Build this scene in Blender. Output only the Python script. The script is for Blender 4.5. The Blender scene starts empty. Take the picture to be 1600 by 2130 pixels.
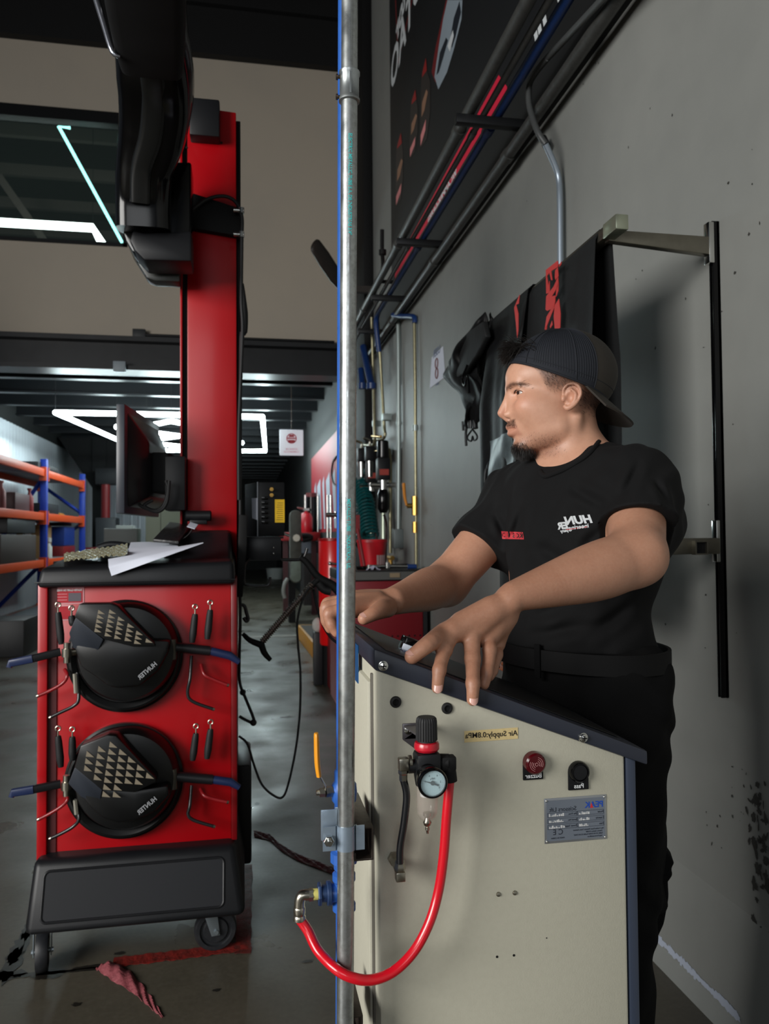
import bpy, bmesh, math, random
import numpy as np
from mathutils import Vector, Matrix, Euler, noise as mnoise

C = bpy.context.scene
COL = C.collection
PI = math.pi

# ------------------------------------------------------------------ camera, light, exposure
CAM_H = 1.30
YAW, PITCH, ROLL = math.radians(10.45), math.radians(1.70), math.radians(-0.45)
FPX = 1600.0
cam_d = bpy.data.cameras.new('camera')
cam = bpy.data.objects.new('camera', cam_d)
COL.objects.link(cam)
cam_d.sensor_fit = 'VERTICAL'
cam_d.sensor_height = 36.0
cam_d.lens = 36.0 * FPX / 2130.0
cam_d.clip_start = 0.02
cam_d.clip_end = 100
cam.location = (0, 0, CAM_H)
_R = Matrix.Rotation(-YAW, 3, 'Z') @ Matrix.Rotation(PITCH + PI / 2, 3, 'X') @ Matrix.Rotation(ROLL, 3, 'Z')
cam.rotation_euler = _R.to_euler()
cam_d.dof.use_dof = True
cam_d.dof.focus_distance = 1.15
cam_d.dof.aperture_fstop = 9.0
C.camera = cam
CAMP = Vector((0, 0, CAM_H))

def ray(px, py):
    """viewing direction of a photo pixel (1600x2130 frame)"""
    return _R @ Vector(((px - 800) / FPX, -(py - 1065) / FPX, -1.0))
def atY(px, py, Y):
    r = ray(px, py); return CAMP + r * (Y / r.y)
def atX(px, py, X):
    r = ray(px, py); return CAMP + r * (X / r.x)
def atZ(px, py, Z):
    r = ray(px, py); return CAMP + r * ((Z - CAM_H) / r.z)
def atD(px, py, d):
    return CAMP + ray(px, py) * d
def toPX(p):
    v = _R.transposed() @ (Vector(p) - CAMP)
    return (800 + FPX * v.x / -v.z, 1065 - FPX * v.y / -v.z, -v.z)

C.view_settings.view_transform = 'Standard'
C.view_settings.look = 'None'
C.view_settings.gamma = 1.0
C.view_settings.exposure = 0.0
C.view_settings.use_curve_mapping = False
C.cycles.use_denoising = True
C.cycles.max_bounces = 8
C.cycles.diffuse_bounces = 4
C.cycles.glossy_bounces = 4
C.cycles.transmission_bounces = 6
C.cycles.caustics_reflective = False
C.cycles.caustics_refractive = False
C.cycles.sample_clamp_indirect = 4.0

world = bpy.data.worlds.new('world'); C.world = world
world.use_nodes = True
bg = world.node_tree.nodes['Background']
bg.inputs[0].default_value = (0.62, 0.72, 0.85, 1)
bg.inputs[1].default_value = 0.12

def area_light(name, loc, target, sx, sy, watts, color=(1, 1, 1)):
    d = bpy.data.lights.new(name, 'AREA'); d.shape = 'RECTANGLE'
    d.size = sx; d.size_y = sy; d.energy = watts; d.color = color
    o = bpy.data.objects.new(name, d); COL.objects.link(o)
    o.location = loc
    o.rotation_euler = (Vector(target) - Vector(loc)).to_track_quat('-Z', 'Y').to_euler()
    return o
# daylight coming in through the wide open bay on the left and from the yard behind the camera
area_light('bay_daylight', (-4.7, -1.7, 2.6), (1.0, 1.6, 1.2), 3.4, 2.4, 430, (1.0, 0.985, 0.95))
area_light('yard_daylight', (-1.6, -5.5, 3.0), (0.4, 1.0, 1.2), 3.0, 2.5, 65, (0.95, 0.98, 1.0))

# ------------------------------------------------------------------ materials
def lin(c):
    return tuple(((x / 12.92) if x <= 0.04045 else ((x + 0.055) / 1.055) ** 2.4) for x in c)
def rgb(r, g, b):
    return lin((r / 255, g / 255, b / 255))
_MC = {}
def mat(name, col, rough=0.5, metal=0.0, noise=None, bump=None, coat=0.0, trans=0.0, emit=None, alpha=None, spec=None, ior=None, rnoise=None, sheen=0.0, sss=0.0, attr=None, aniso=None):
    """noise = (scale, amount, colour2) grime; bump = (scale, strength[, distance]); rnoise = (scale, amount) roughness"""
    if name in _MC: return _MC[name]
    m = bpy.data.materials.new(name); m.use_nodes = True
    nt = m.node_tree; b = nt.nodes['Principled BSDF']
    I = b.inputs
    I['Base Color'].default_value = (*col, 1)
    I['Roughness'].default_value = rough; I['Metallic'].default_value = metal
    if coat: I['Coat Weight'].default_value = coat; I['Coat Roughness'].default_value = 0.12
    if trans: I['Transmission Weight'].default_value = trans
    if ior: I['IOR'].default_value = ior
    if spec is not None: I['Specular IOR Level'].default_value = spec
    if sheen: I['Sheen Weight'].default_value = sheen
    if sss:
        I['Subsurface Weight'].default_value = sss
        I['Subsurface Radius'].default_value = (1.0, 0.35, 0.2); I['Subsurface Scale'].default_value = 0.006
    if alpha is not None: I['Alpha'].default_value = alpha
    if emit:
        I['Emission Color'].default_value = (*emit[0], 1); I['Emission Strength'].default_value = emit[1]
    L = nt.links; N = nt.nodes
    tc = None
    def coords():
        nonlocal tc
        if tc is None: tc = N.new('ShaderNodeTexCoord')
        return tc.outputs['Object']
    src = None
    if attr:
        a = N.new('ShaderNodeAttribute'); a.attribute_name = attr
        mx = N.new('ShaderNodeMix'); mx.data_type = 'RGBA'; mx.blend_type = 'MULTIPLY'
        mx.inputs[0].default_value = 1; mx.inputs[6].default_value = (*col, 1)
        L.new(a.outputs['Color'], mx.inputs[7]); src = mx.outputs[2]
    if noise:
        for k, (sc, am, c2) in enumerate(noise if isinstance(noise, list) else [noise]):
            n = N.new('ShaderNodeTexNoise'); n.inputs['Scale'].default_value = sc; n.inputs['Detail'].default_value = 8
            n.inputs['Roughness'].default_value = 0.6
            L.new(coords(), n.inputs['Vector'])
            r = N.new('ShaderNodeValToRGB'); r.color_ramp.elements[0].position = 0.42; r.color_ramp.elements[1].position = 0.68
            L.new(n.outputs['Fac'], r.inputs[0])
            mu = N.new('ShaderNodeMath'); mu.operation = 'MULTIPLY'; mu.inputs[1].default_value = am
            L.new(r.outputs[0], mu.inputs[0])
            mx = N.new('ShaderNodeMix'); mx.data_type = 'RGBA'
            L.new(mu.outputs[0], mx.inputs[0])
            if src is None: mx.inputs[6].default_value = (*col, 1)
            else: L.new(src, mx.inputs[6])
            mx.inputs[7].default_value = (*c2, 1); src = mx.outputs[2]
    if src is not None: L.new(src, I['Base Color'])
    if rnoise:
        n = N.new('ShaderNodeTexNoise'); n.inputs['Scale'].default_value = rnoise[0]; n.inputs['Detail'].default_value = 6
        L.new(coords(), n.inputs['Vector'])
        mr = N.new('ShaderNodeMapRange'); mr.inputs['From Min'].default_value = .3; mr.inputs['From Max'].default_value = .7
        mr.inputs['To Min'].default_value = max(0.02, rough - rnoise[1]); mr.inputs['To Max'].default_value = min(1, rough + rnoise[1])
        L.new(n.outputs['Fac'], mr.inputs[0]); L.new(mr.outputs[0], I['Roughness'])
    if bump:
        n = N.new('ShaderNodeTexNoise'); n.inputs['Scale'].default_value = bump[0]; n.inputs['Detail'].default_value = 5
        L.new(coords(), n.inputs['Vector'])
        bp = N.new('ShaderNodeBump'); bp.inputs['Strength'].default_value = bump[1]
        bp.inputs['Distance'].default_value = bump[2] if len(bump) > 2 else 0.002
        L.new(n.outputs['Fac'], bp.inputs['Height']); L.new(bp.outputs[0], I['Normal'])
    _MC[name] = m
    return m

# ------------------------------------------------------------------ mesh building
class MB:
    def __init__(s): s.v = []; s.f = []
    def add(s, v, f):
        o = len(s.v); s.v.extend([tuple(p) for p in v]); s.f.extend([tuple(i + o for i in q) for q in f]); return s
    def bm(s, bm, M=None):
        bm.verts.ensure_lookup_table()
        vs = [(M @ v.co if M else v.co.copy()) for v in bm.verts]
        for i, v in enumerate(bm.verts): v.index = i
        s.add(vs, [[v.index for v in f.verts] for f in bm.faces]); bm.free(); return s
    def box(s, lo, hi, bev=0.0, M=None, seg=2):
        bm = bmesh.new(); bmesh.ops.create_cube(bm, size=1)
        lo = Vector(lo); hi = Vector(hi); c = (lo + hi) / 2; d = hi - lo
        for v in bm.verts: v.co = Vector((v.co.x * d.x + c.x, v.co.y * d.y + c.y, v.co.z * d.z + c.z))
        if bev > 0:
            bmesh.ops.bevel(bm, geom=bm.edges[:], offset=min(bev, min(abs(d.x), abs(d.y), abs(d.z)) * .49), segments=seg, profile=.5, affect='EDGES')
        return s.bm(bm, M)
    def cyl(s, a, b, r, r2=None, n=20, cap=True, bev=0.0):
        r2 = r if r2 is None else r2
        a = Vector(a); b = Vector(b); L = (b - a).length
        if bev:
            pr = [(r - bev, 0), (r, bev), (r2, L - bev), (r2 - bev, L)]
        else: pr = [(r, 0), (r2, L)]
        return s.lathe(pr, a, b - a, n, cap)
    def lathe(s, prof, org=(0, 0, 0), axis=(0, 0, 1), n=24, cap=True):
        org = Vector(org); ax = Vector(axis).normalized(); q = ax.to_track_quat('Z', 'Y').to_matrix()
        vs = []; fs = []
        for (r, h) in prof:
            for i in range(n):
                t = 2 * PI * i / n
                vs.append(org + q @ Vector((r * math.cos(t), r * math.sin(t), h)))
        for k in range(len(prof) - 1):
            for i in range(n):
                j = (i + 1) % n
                fs.append((k * n + i, k * n + j, (k + 1) * n + j, (k + 1) * n + i))
        if cap:
            if prof[0][0] > 1e-6: fs.append(tuple(reversed(range(n))))
            if prof[-1][0] > 1e-6: fs.append(tuple(range((len(prof) - 1) * n, len(prof) * n)))
        return s.add(vs, fs)
    def tube(s, pts, r, n=12, smooth=4, cap=True, prof=None):
        """tube along points; r number or list; smooth = Catmull-Rom steps (0 = polyline)"""
        P = [Vector(p) for p in pts]
        R = list(r) if isinstance(r, (list, tuple)) else [r] * len(P)
        if smooth and len(P) > 2:
            Q = []; RR = []
            for i in range(len(P) - 1):
                p0 = P[max(i - 1, 0)]; p1 = P[i]; p2 = P[i + 1]; p3 = P[min(i + 2, len(P) - 1)]
                for k in range(smooth):
                    t = k / smooth
                    Q.append(.5 * ((2 * p1) + (p2 - p0) * t + (2 * p0 - 5 * p1 + 4 * p2 - p3) * t * t + (3 * p1 - p0 - 3 * p2 + p3) * t ** 3))
                    RR.append(R[i] * (1 - t) + R[i + 1] * t)
            Q.append(P[-1]); RR.append(R[-1]); P = Q; R = RR
        m = len(P); T = []
        for i in range(m):
            d = (P[min(i + 1, m - 1)] - P[max(i - 1, 0)])
            T.append(d.normalized() if d.length > 1e-9 else Vector((0, 0, 1)))
        up = Vector((0, 0, 1)) if abs(T[0].z) < .9 else Vector((1, 0, 0))
        nrm = (up - T[0] * up.dot(T[0])).normalized()
        vs = []; fs = []
        for i in range(m):
            nrm = (nrm - T[i] * nrm.dot(T[i]))
            nrm = nrm.normalized() if nrm.length > 1e-6 else Vector((1, 0, 0))
            bn = T[i].cross(nrm)
            for k in range(n):
                t = 2 * PI * k / n
                cx, cy = (math.cos(t), math.sin(t)) if prof is None else prof[k]
                vs.append(P[i] + (nrm * cx + bn * cy) * R[i])
        for i in range(m - 1):
            for k in range(n):
                j = (k + 1) % n
                fs.append((i * n + k, i * n + j, (i + 1) * n + j, (i + 1) * n + k))
        if cap:
            fs.append(tuple(reversed(range(n)))); fs.append(tuple(range((m - 1) * n, m * n)))
        return s.add(vs, fs)
    def prism(s, poly, vec, bev=0.0):
        """extrude polygon (list of 3D points) along vec"""
        bm = bmesh.new(); a = [bm.verts.new(Vector(p)) for p in poly]; vec = Vector(vec)
        b = [bm.verts.new(Vector(p) + vec) for p in poly]; n = len(poly)
        bm.faces.new(a[::-1]); bm.faces.new(b)
        for i in range(n): bm.faces.new((a[i], a[(i + 1) % n], b[(i + 1) % n], b[i]))
        bmesh.ops.recalc_face_normals(bm, faces=bm.faces[:])
        if bev: bmesh.ops.bevel(bm, geom=bm.edges[:], offset=bev, segments=2, profile=.5, affect='EDGES')
        return s.bm(bm)
    def sphere(s, c, r, n=16, m=10, sc=(1, 1, 1)):
        pr = [(math.sin(PI * i / m), -math.cos(PI * i / m)) for i in range(m + 1)]
        o = MB(); o.lathe([(max(a, 1e-4), h) for a, h in pr], n=n)
        c = Vector(c)
        return s.add([(c.x + p[0] * r * sc[0], c.y + p[1] * r * sc[1], c.z + p[2] * r * sc[2]) for p in o.v], o.f)
    def grid(s, fn, nu, nv, closed_u=False):
        vs = [fn(i / (nu if closed_u else nu - 1), j / (nv - 1)) for j in range(nv) for i in range(nu)]
        fs = []
        for j in range(nv - 1):
            for i in range(nu if closed_u else nu - 1):
                k = (i + 1) % nu
                fs.append((j * nu + i, j * nu + k, (j + 1) * nu + k, (j + 1) * nu + i))
        return s.add(vs, fs)
    def xf(s, M):
        s.v = [tuple(M @ Vector(p)) for p in s.v]; return s
    def quad(s, a, b, c, d): return s.add([a, b, c, d], [(0, 1, 2, 3)])

def obj(name, mb, m, parent=None, angle=35, solid=0.0, kind=None, label=None):
    me = bpy.data.meshes.new(name)
    if isinstance(mb, bpy.types.Mesh): me = mb
    else:
        me.from_pydata([tuple(v) for v in mb.v], [], mb.f); me.update()
        bm = bmesh.new(); bm.from_mesh(me); bmesh.ops.remove_doubles(bm, verts=bm.verts[:], dist=1e-6)
        if solid:
            bmesh.ops.recalc_face_normals(bm, faces=bm.faces[:])
            bmesh.ops.solidify(bm, geom=bm.faces[:], thickness=solid)
        bmesh.ops.recalc_face_normals(bm, faces=bm.faces[:])
        bm.to_mesh(me); bm.free()
        for p in me.polygons: p.use_smooth = True
        me.set_sharp_from_angle(angle=math.radians(angle))
    me.materials.clear(); me.materials.append(m)
    o = bpy.data.objects.new(name, me); COL.objects.link(o)
    if parent is not None: attach(o, parent)
    if kind: o['kind'] = kind
    if label: o['label'] = label
    return o
def wloc(p):
    v = Vector((0, 0, 0))
    while p is not None: v = v + p.location; p = p.parent
    return v
def attach(o, p):
    """child keeps world coordinates in its mesh; parents here are never rotated at build time"""
    o.parent = p; o.location = o.location - wloc(p)
def tag(o, label, cat, group=None, kind=None):
    o['label'] = label; o['category'] = cat
    if group: o['group'] = group
    if kind: o['kind'] = kind
    return o
def thing(name, loc, label, cat, group=None):
    o = bpy.data.objects.new(name, None); COL.objects.link(o); o.location = loc; o.empty_display_size = .05
    return tag(o, label, cat, group)
def struct(name, mb, m, parent=None, **k):
    return obj(name, mb, m, parent, kind='structure', **k)
def solo(name, mb, m, label, cat, group=None, **k):
    """a thing that is a single mesh: origin moved to its base centre"""
    o = obj(name, mb, m, **k)
    return tag(o, label, cat, group)
def dup(root, delta, label=None, group=None, rot=None):
    r = root.copy(); COL.objects.link(r); r.location = root.location + Vector(delta)
    if rot: r.rotation_euler = rot
    if label: r['label'] = label
    if group: r['group'] = group
    for ch in list(root.children):
        c = ch.copy(); COL.objects.link(c); c.parent = r
        for g in list(ch.children):
            d = g.copy(); COL.objects.link(d); d.parent = c
    return r
def text_mb(txt, size, M, mirror=True, depth=0.0004, shear=0.0, bold=0.0, sx=1.0, align='CENTER', space=1.0):
    """lettering as mesh; M maps text plane (x right, y up, z out) into the world. mirror: reversed as in the photo"""
    cu = bpy.data.curves.new('t', 'FONT'); cu.body = txt; cu.size = size; cu.extrude = depth; cu.shear = shear
    cu.offset = bold; cu.align_x = align; cu.align_y = 'CENTER'; cu.resolution_u = 3; cu.space_character = space
    o = bpy.data.objects.new('t', cu); COL.objects.link(o)
    dg = bpy.context.evaluated_depsgraph_get(); dg.update()
    me = bpy.data.meshes.new_from_object(o.evaluated_get(dg))
    mb = MB(); S = Matrix.Diagonal(((-sx if mirror else sx), 1, 1, 1))
    mb.add([M @ (S @ v.co) for v in me.vertices], [list(p.vertices) for p in me.polygons])
    bpy.data.objects.remove(o); bpy.data.curves.remove(cu); bpy.data.meshes.remove(me)
    return mb
def frame_M(o, x, y, z=None):
    x = Vector(x).normalized(); y = Vector(y).normalized()
    z = Vector(z).normalized() if z is not None else x.cross(y).normalized()
    M = Matrix.Identity(4)
    for i in range(3): M[i][0] = x[i]; M[i][1] = y[i]; M[i][2] = z[i]; M[i][3] = o[i]
    return M
def FM(p, px=(1, 0, 0), up=(0, 0, 1)):
    """text frame on a face looking towards the camera (-Y): x to the right, y up, z out"""
    return frame_M(p, px, up)
def coil(pts, r, turns, wire, n=6, steps=10):
    """helix tube around a polyline"""
    P = [Vector(p) for p in pts]; L = [0]
    for i in range(1, len(P)): L.append(L[-1] + (P[i] - P[i - 1]).length)
    out = []; N = int(turns * steps)
    for k in range(N + 1):
        s = L[-1] * k / N; i = max(j for j in range(len(L) - 1) if L[j] <= s + 1e-9)
        t = (s - L[i]) / (L[i + 1] - L[i]); c = P[i].lerp(P[i + 1], t); d = (P[i + 1] - P[i]).normalized()
        u = d.orthogonal().normalized() if abs(d.z) < .95 else Vector((1, 0, 0)); w = d.cross(u).normalized(); u = w.cross(d)
        a = 2 * PI * turns * k / N
        out.append(c + (u * math.cos(a) + w * math.sin(a)) * r)
    mb = MB(); mb.tube(out, wire, n=n, smooth=0); return mb

black = mat('black_plastic', rgb(18, 19, 22), .45, spec=.35, bump=(900, .15, .0005))
gloss = mat('black_gloss', rgb(6, 6, 7), .15, spec=.32)
matteb = mat('black_matte', rgb(12, 12, 13), .7, spec=.3)
dsteel = mat('dark_steel', rgb(30, 31, 33), .45, .4)
galv = mat('galvanised_steel', rgb(168, 174, 176), .36, .85, noise=(60, .5, rgb(120, 118, 110)), rnoise=(30, .14), bump=(200, .08, .0005))
chrome = mat('chrome', rgb(200, 200, 196), .18, 1.0)
nickel = mat('nickel', rgb(170, 165, 152), .28, 1.0)
brass = mat('brass', rgb(190, 150, 80), .3, 1.0)
redpaint = mat('red_paint', rgb(172, 6, 17), .34, coat=.1, rnoise=(6, .06))
white = mat('white_plastic', rgb(225, 228, 230), .5)
paper = mat('paper', rgb(222, 226, 240), .8)
rubber = mat('rubber', rgb(18, 18, 20), .62)
bluep = mat('blue_paint', rgb(28, 74, 140), .4, noise=(25, .25, rgb(18, 50, 100)))

# ================================================================== the setting
WX = 1.3          # right wall
BY = 10.2         # beige wall over the mezzanine opening
def W3(px, py, **k):
    if 'X' in k: return atX(px, py, k['X'])
    if 'Y' in k: return atY(px, py, k['Y'])
    if 'Z' in k: return atZ(px, py, k['Z'])

concrete = mat('concrete_floor', rgb(80, 75, 64), .40, noise=[(1.3, .5, rgb(60, 56, 48)), (9, .2, rgb(48, 45, 39)), (60, .3, rgb(96, 91, 80))], rnoise=(2.2, .2), bump=(40, .12, .004))
wallm = mat('wall_grey_paint', rgb(136, 137, 133), .55, noise=[(1.4, .3, rgb(120, 122, 119)), (7, .12, rgb(104, 106, 104))], bump=(14, .06, .006))
beigem = mat('wall_beige_paint', rgb(205, 193, 176), .7, noise=(.8, .4, rgb(188, 180, 168)))
darkm = mat('dark_ceiling', rgb(15, 15, 16), .7)
joistm = mat('dark_joist', rgb(38, 40, 43), .35, .5)
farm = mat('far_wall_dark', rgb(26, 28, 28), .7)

struct('floor', MB().box((-9, -8, -.1), (1.3, 32, 0)), concrete)
rw = struct('wall_right', MB().box((1.3, -8, 0), (1.5, 32, 9)), wallm)
# worn lower coat, flaking white paint and grime are marks of the wall itself
rng = random.Random(5)
flk = MB()
FX = 1.2575
def flake(cx, cz, ry, rz, seed, ang=0):
    r = random.Random(seed); n = 18; pts = []; fx = FX - .00004 * (len(flk.f) % 60)
    for i in range(n):
        t = 2 * PI * i / n; k = .55 + .6 * r.random()
        y = math.cos(t) * ry * k; z = math.sin(t) * rz * k
        pts.append((fx, cx + y * math.cos(ang) - z * math.sin(ang), cz + y * math.sin(ang) + z * math.cos(ang)))
    flk.add(pts, [tuple(range(n))])
edge = [(1368, 1965), (1395, 2000), (1430, 2030), (1470, 2060), (1505, 2090), (1535, 2125)]
ePts = [atX(px, py, FX) for px, py in edge]
for i in range(len(ePts) - 1):
    for k in range(7):
        t = (k + rng.random()) / 7; p = ePts[i].lerp(ePts[i + 1], t)
        flake(p.y, max(.048, min(.072, p.z + rng.uniform(-.008, .012))), rng.uniform(.010, .030), rng.uniform(.006, .017), rng.random(), .2)
bb_ = struct('baseboard_right', MB().prism([(1.3, -8, 0), (1.222, -8, 0), (1.2585, -8, .035), (1.2585, -8, .08), (1.3, -8, .30)], (0, 15.5, 0)), wallm)
obj('flaked_paint', flk, mat('flaked_paint', rgb(176, 184, 200), .7), bb_)
FX = WX - .0012
grm = mat('wall_grime', rgb(52, 50, 46), .8)
gk = MB(); flk = gk
for px, py, n_, s_ in ((1575, 1690, 26, .03), (1590, 1790, 26, .04), (1545, 1650, 10, .012), (1490, 1725, 6, .012), (1590, 1900, 14, .03), (1440, 1920, 6, .008)):
    for k in range(n_):
        p = atX(px + rng.uniform(-22, 22), py + rng.uniform(-60, 60), WX)
        flake(p.y, p.z, rng.uniform(.2, 1) * s_ * .35, rng.uniform(.2, 1) * s_ * .6, rng.random(), rng.uniform(-.6, .6))
for k in range(60):
    p = atX(rng.uniform(880, 1590), rng.uniform(60, 1400), WX)
    flake(p.y, p.z, .004 * rng.random() + .0012, .005 * rng.random() + .0012, rng.random())
obj('scuff_mark', gk, grm, rw)

# beige wall over the opening, with the upstairs window
wz = (5.015, 6.752); wx1 = -1.45
for nm, lo, hi in (('wall_back', (-9, BY, 3.8), (1.3, BY + .2, 5.015)),):
    bw = struct(nm, MB().box(lo, hi).box((-9, BY, 6.752), (1.3, BY + .2, 7.585)).box((wx1, BY, 5.015), (1.3, BY + .2, 6.752)), beigem)
win = struct('window_1', MB().box((-9, BY - .02, 5.015), (wx1, BY + .12, 5.06)).box((-9, BY - .02, 6.60), (wx1, BY + .12, 6.752)).box((wx1 - .05, BY - .02, 5.015), (wx1, BY + .12, 6.752)), dsteel)
obj('window_glass', MB().box((-9, BY + .03, 5.06), (wx1 - .05, BY + .036, 6.60)), mat('window_glass', rgb(120, 140, 136), .04, alpha=.12), win)
# roof
rf = MB().box((-9, -8, 8.6), (1.3, 32, 8.7))
for k in range(9): rf.box((-9, 1.2 + k * 1.1, 8.2), (1.3, 1.28 + k * 1.1, 8.6))
rf.box((-9, BY - .12, 7.585), (1.3, BY + .25, 8.6))
struct('ceiling', rf, darkm)
# mezzanine: edge beam, deck, joists
be = MB().box((-9, BY - .16, 3.77), (1.3, BY + .24, 3.83)).box((-9, BY, 3.45), (1.3, BY + .03, 3.77)).box((-9, BY - .16, 3.40), (1.3, BY + .24, 3.455))
struct('trim_1', be, mat('mezzanine_beam', rgb(44, 45, 47), .45, .3, noise=(3, .5, rgb(28, 28, 30))))
dk = MB().box((-9, BY + .25, 3.72), (1.3, 32, 3.8))
struct('ceiling_mezzanine', dk, darkm)
jb = MB()
for k in range(17):
    y = BY + .9 + k * 1.15
    jb.box((-9, y, 3.50), (1.3, y + .06, 3.72)).box((-9, y - .04, 3.47), (1.3, y + .10, 3.50))
struct('trim_2', jb, joistm)
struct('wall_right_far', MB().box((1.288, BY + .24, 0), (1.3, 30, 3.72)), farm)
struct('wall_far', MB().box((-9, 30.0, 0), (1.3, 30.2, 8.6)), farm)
# upstairs room seen through the glass
up = MB()
for k in range(7):
    y = BY + 1.0 + k * 1.4
    up.box((-9, y, 7.55), (1.3, y + .1, 7.75))
struct('trim_3', up, mat('upstairs_rafter', rgb(96, 92, 84), .6))
up2 = MB().box((-9, 18.5, 3.8), (1.3, 18.6, 8.6))
struct('wall_upstairs', up2, mat('upstairs_wall', rgb(60, 64, 62), .7))
# corrugated metal wall on the left, under the mezzanine
LX = -3.95
def corr(fn, n, per, amp, h0, h1):
    mb = MB(); N = int(n / per * 8)
    vs = []; fs = []
    for i in range(N + 1):
        s = n * i / N; t = (i % 8) / 8
        a = amp * (0 if t < .25 else (1 if .375 <= t < .75 else (.5)))
        vs += [fn(s, a, h0), fn(s, a, h1)]
    for i in range(N): fs.append((2 * i, 2 * i + 2, 2 * i + 3, 2 * i + 1))
    return mb.add(vs, fs)
corm = mat('corrugated_metal', rgb(196, 202, 208), .34, .35, noise=(1.2, .3, rgb(170, 174, 180)))
struct('wall_left', corr(lambda s, a, h: (LX - a, 5 + s, h), 16.9, .19, .035, 0, 3.30), corm)
struct('wall_left_upper', MB().box((LX - .06, 5, 3.30), (LX, 30, 3.72)), farm)
struct('wall_corner', corr(lambda s, a, h: (LX + s, 19.9 + a, h), 2.25, .19, .035, 0, 2.9), corm)
# steel column with gusset, tank
cx = atY(208, 1000, 17.5)
cb = MB().box((cx.x - .14, 17.4, 0), (cx.x + .14, 17.65, 3.45))
for s in (-1, 1):
    cb.prism([(cx.x + s * .14, 17.45, 2.35), (cx.x + s * .14, 17.45, 3.45), (cx.x + s * .85, 17.45, 3.45)], (0, .12, 0))
struct('column_left', cb, matteb)

# black downpipe column at the corner of the right wall
cb = MB().box((1.2, 7.55, 0), (1.3, 8.3, 8.5), .01)
struct('column_right', cb, matteb)

# white painted line on the floor at the mouth of the bay
l0 = atZ(520, 1325, 0)
struct('trim_4', MB().box((-6, l0.y - .06, 0), (.75, l0.y + .08, .003)), mat('floor_line', rgb(150, 146, 138), .6, noise=(6, .7, rgb(110, 105, 96))))

# black steel band along the right wall under the banner
bd = MB().box((1.262, -8, 3.10), (1.3, 7.5, 3.20)).box((1.275, -8, 3.20), (1.3, 7.5, 3.42))
struct('trim_5', bd, mat('black_band', rgb(14, 14, 15), .6))

# ================================================================== things on the right wall
# printed banner high on the wall
PXX = 1.268
bn = thing('wall_banner', (PXX, 4.0, 3.42), 'large black printed banner with a silver car high on the right wall', 'banner')
bk = MB().box((PXX, -1, 3.42), (WX, 6.45, 6.6))
obj('panel', bk, mat('banner_black', rgb(14, 15, 18), .55), bn)
def onb(px, py, off=.0): return atX(px, py, PXX - .001 - off)
def bpoly(pts, m, name, off=0.0, **k):
    P = [onb(x, y, off) for x, y in pts]
    return obj(name, MB().add(P, [tuple(range(len(P)))]), m, bn, **k)
bred = mat('banner_red', rgb(214, 26, 62), .55); bdred = mat('banner_dark_red', rgb(110, 18, 22), .6)
bwht = mat('banner_white', rgb(215, 220, 222), .55); bsil = mat('banner_silver', rgb(150, 162, 172), .5); bpink = mat('banner_pink', rgb(222, 140, 140), .6)
zb = onb(880, 480).z
rs = onb(1050, 178)
stripe = MB().add([(PXX - .001, 6.3, 3.435), (PXX - .001, 3.50, 3.435), (PXX - .001, 3.50, 3.47), (PXX - .001, 3.62, 3.60), (PXX - .001, 6.3, 3.56)], [(0, 1, 2, 3, 4)])
obj('red_stripe', stripe, bred, bn)
def yz_text(txt, size, y, z, m, name, mirror=True, shear=.25, parent=bn, x=PXX - .002, bold=.0, sx=1.0):
    # text on the wall: reading direction towards the camera (-Y)
    M = frame_M((x, y, z), (0, -1, 0), (0, 0, 1))
    return obj(name, text_mb(txt, size, M, mirror=mirror, shear=shear, bold=bold, sx=sx), m, parent)
yz_text('rniln  nr', .15, 2.85, 3.50, bwht, 'white_lettering', bold=.006, sx=1.3)
yz_text('WCAMPINGGEARS', .075, 4.75, 3.475, bwht, 'stripe_lettering', bold=.002, sx=1.15)
bpoly([(822, 0), (858, 0), (828, 135)], bdred, 'red_panel')
bpoly([(824, 0), (856, 0), (829, 122)], mat('banner_black2', rgb(12, 12, 14), .5), 'dark_panel', .001)
for i, (a, b_) in enumerate((((832, 98), (858, 2)), ((829, 50), (840, 0)))):
    p = onb((a[0] + b_[0]) / 2, (a[1] + b_[1]) / 2, .002)
    M = frame_M(p, (onb(*b_) - onb(*a)).normalized(), (0, -.25, .97))
    obj('corner_lettering', text_mb(('OTAO', 'tor')[i], (.42, .3)[i], M, mirror=True, shear=.2, bold=.01), bwht, bn)
# silver car, nose to the left
bpoly([(928, 0), (948, 0), (935, 60), (906, 172), (898, 150), (906, 100)], bdred, 'red_glow')
bpoly([(931, 0), (962, 0), (960, 40), (945, 100), (930, 150), (912, 186), (904, 160), (908, 130), (914, 90), (922, 40)], bsil, 'car_body', .001)
bpoly([(944, 38), (956, 2), (959, 26), (948, 74), (940, 100), (936, 84)], mat('banner_dark_blue', rgb(26, 32, 42), .5), 'car_windscreen', .002)
bpoly([(915, 110), (928, 78), (932, 84), (922, 120), (913, 150), (908, 156)], mat('banner_dark_blue', rgb(26, 32, 42), .5), 'car_grille', .002)
bpoly([(931, 96), (942, 62), (944, 74), (936, 108)], bwht, 'car_headlamp', .003)
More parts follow.
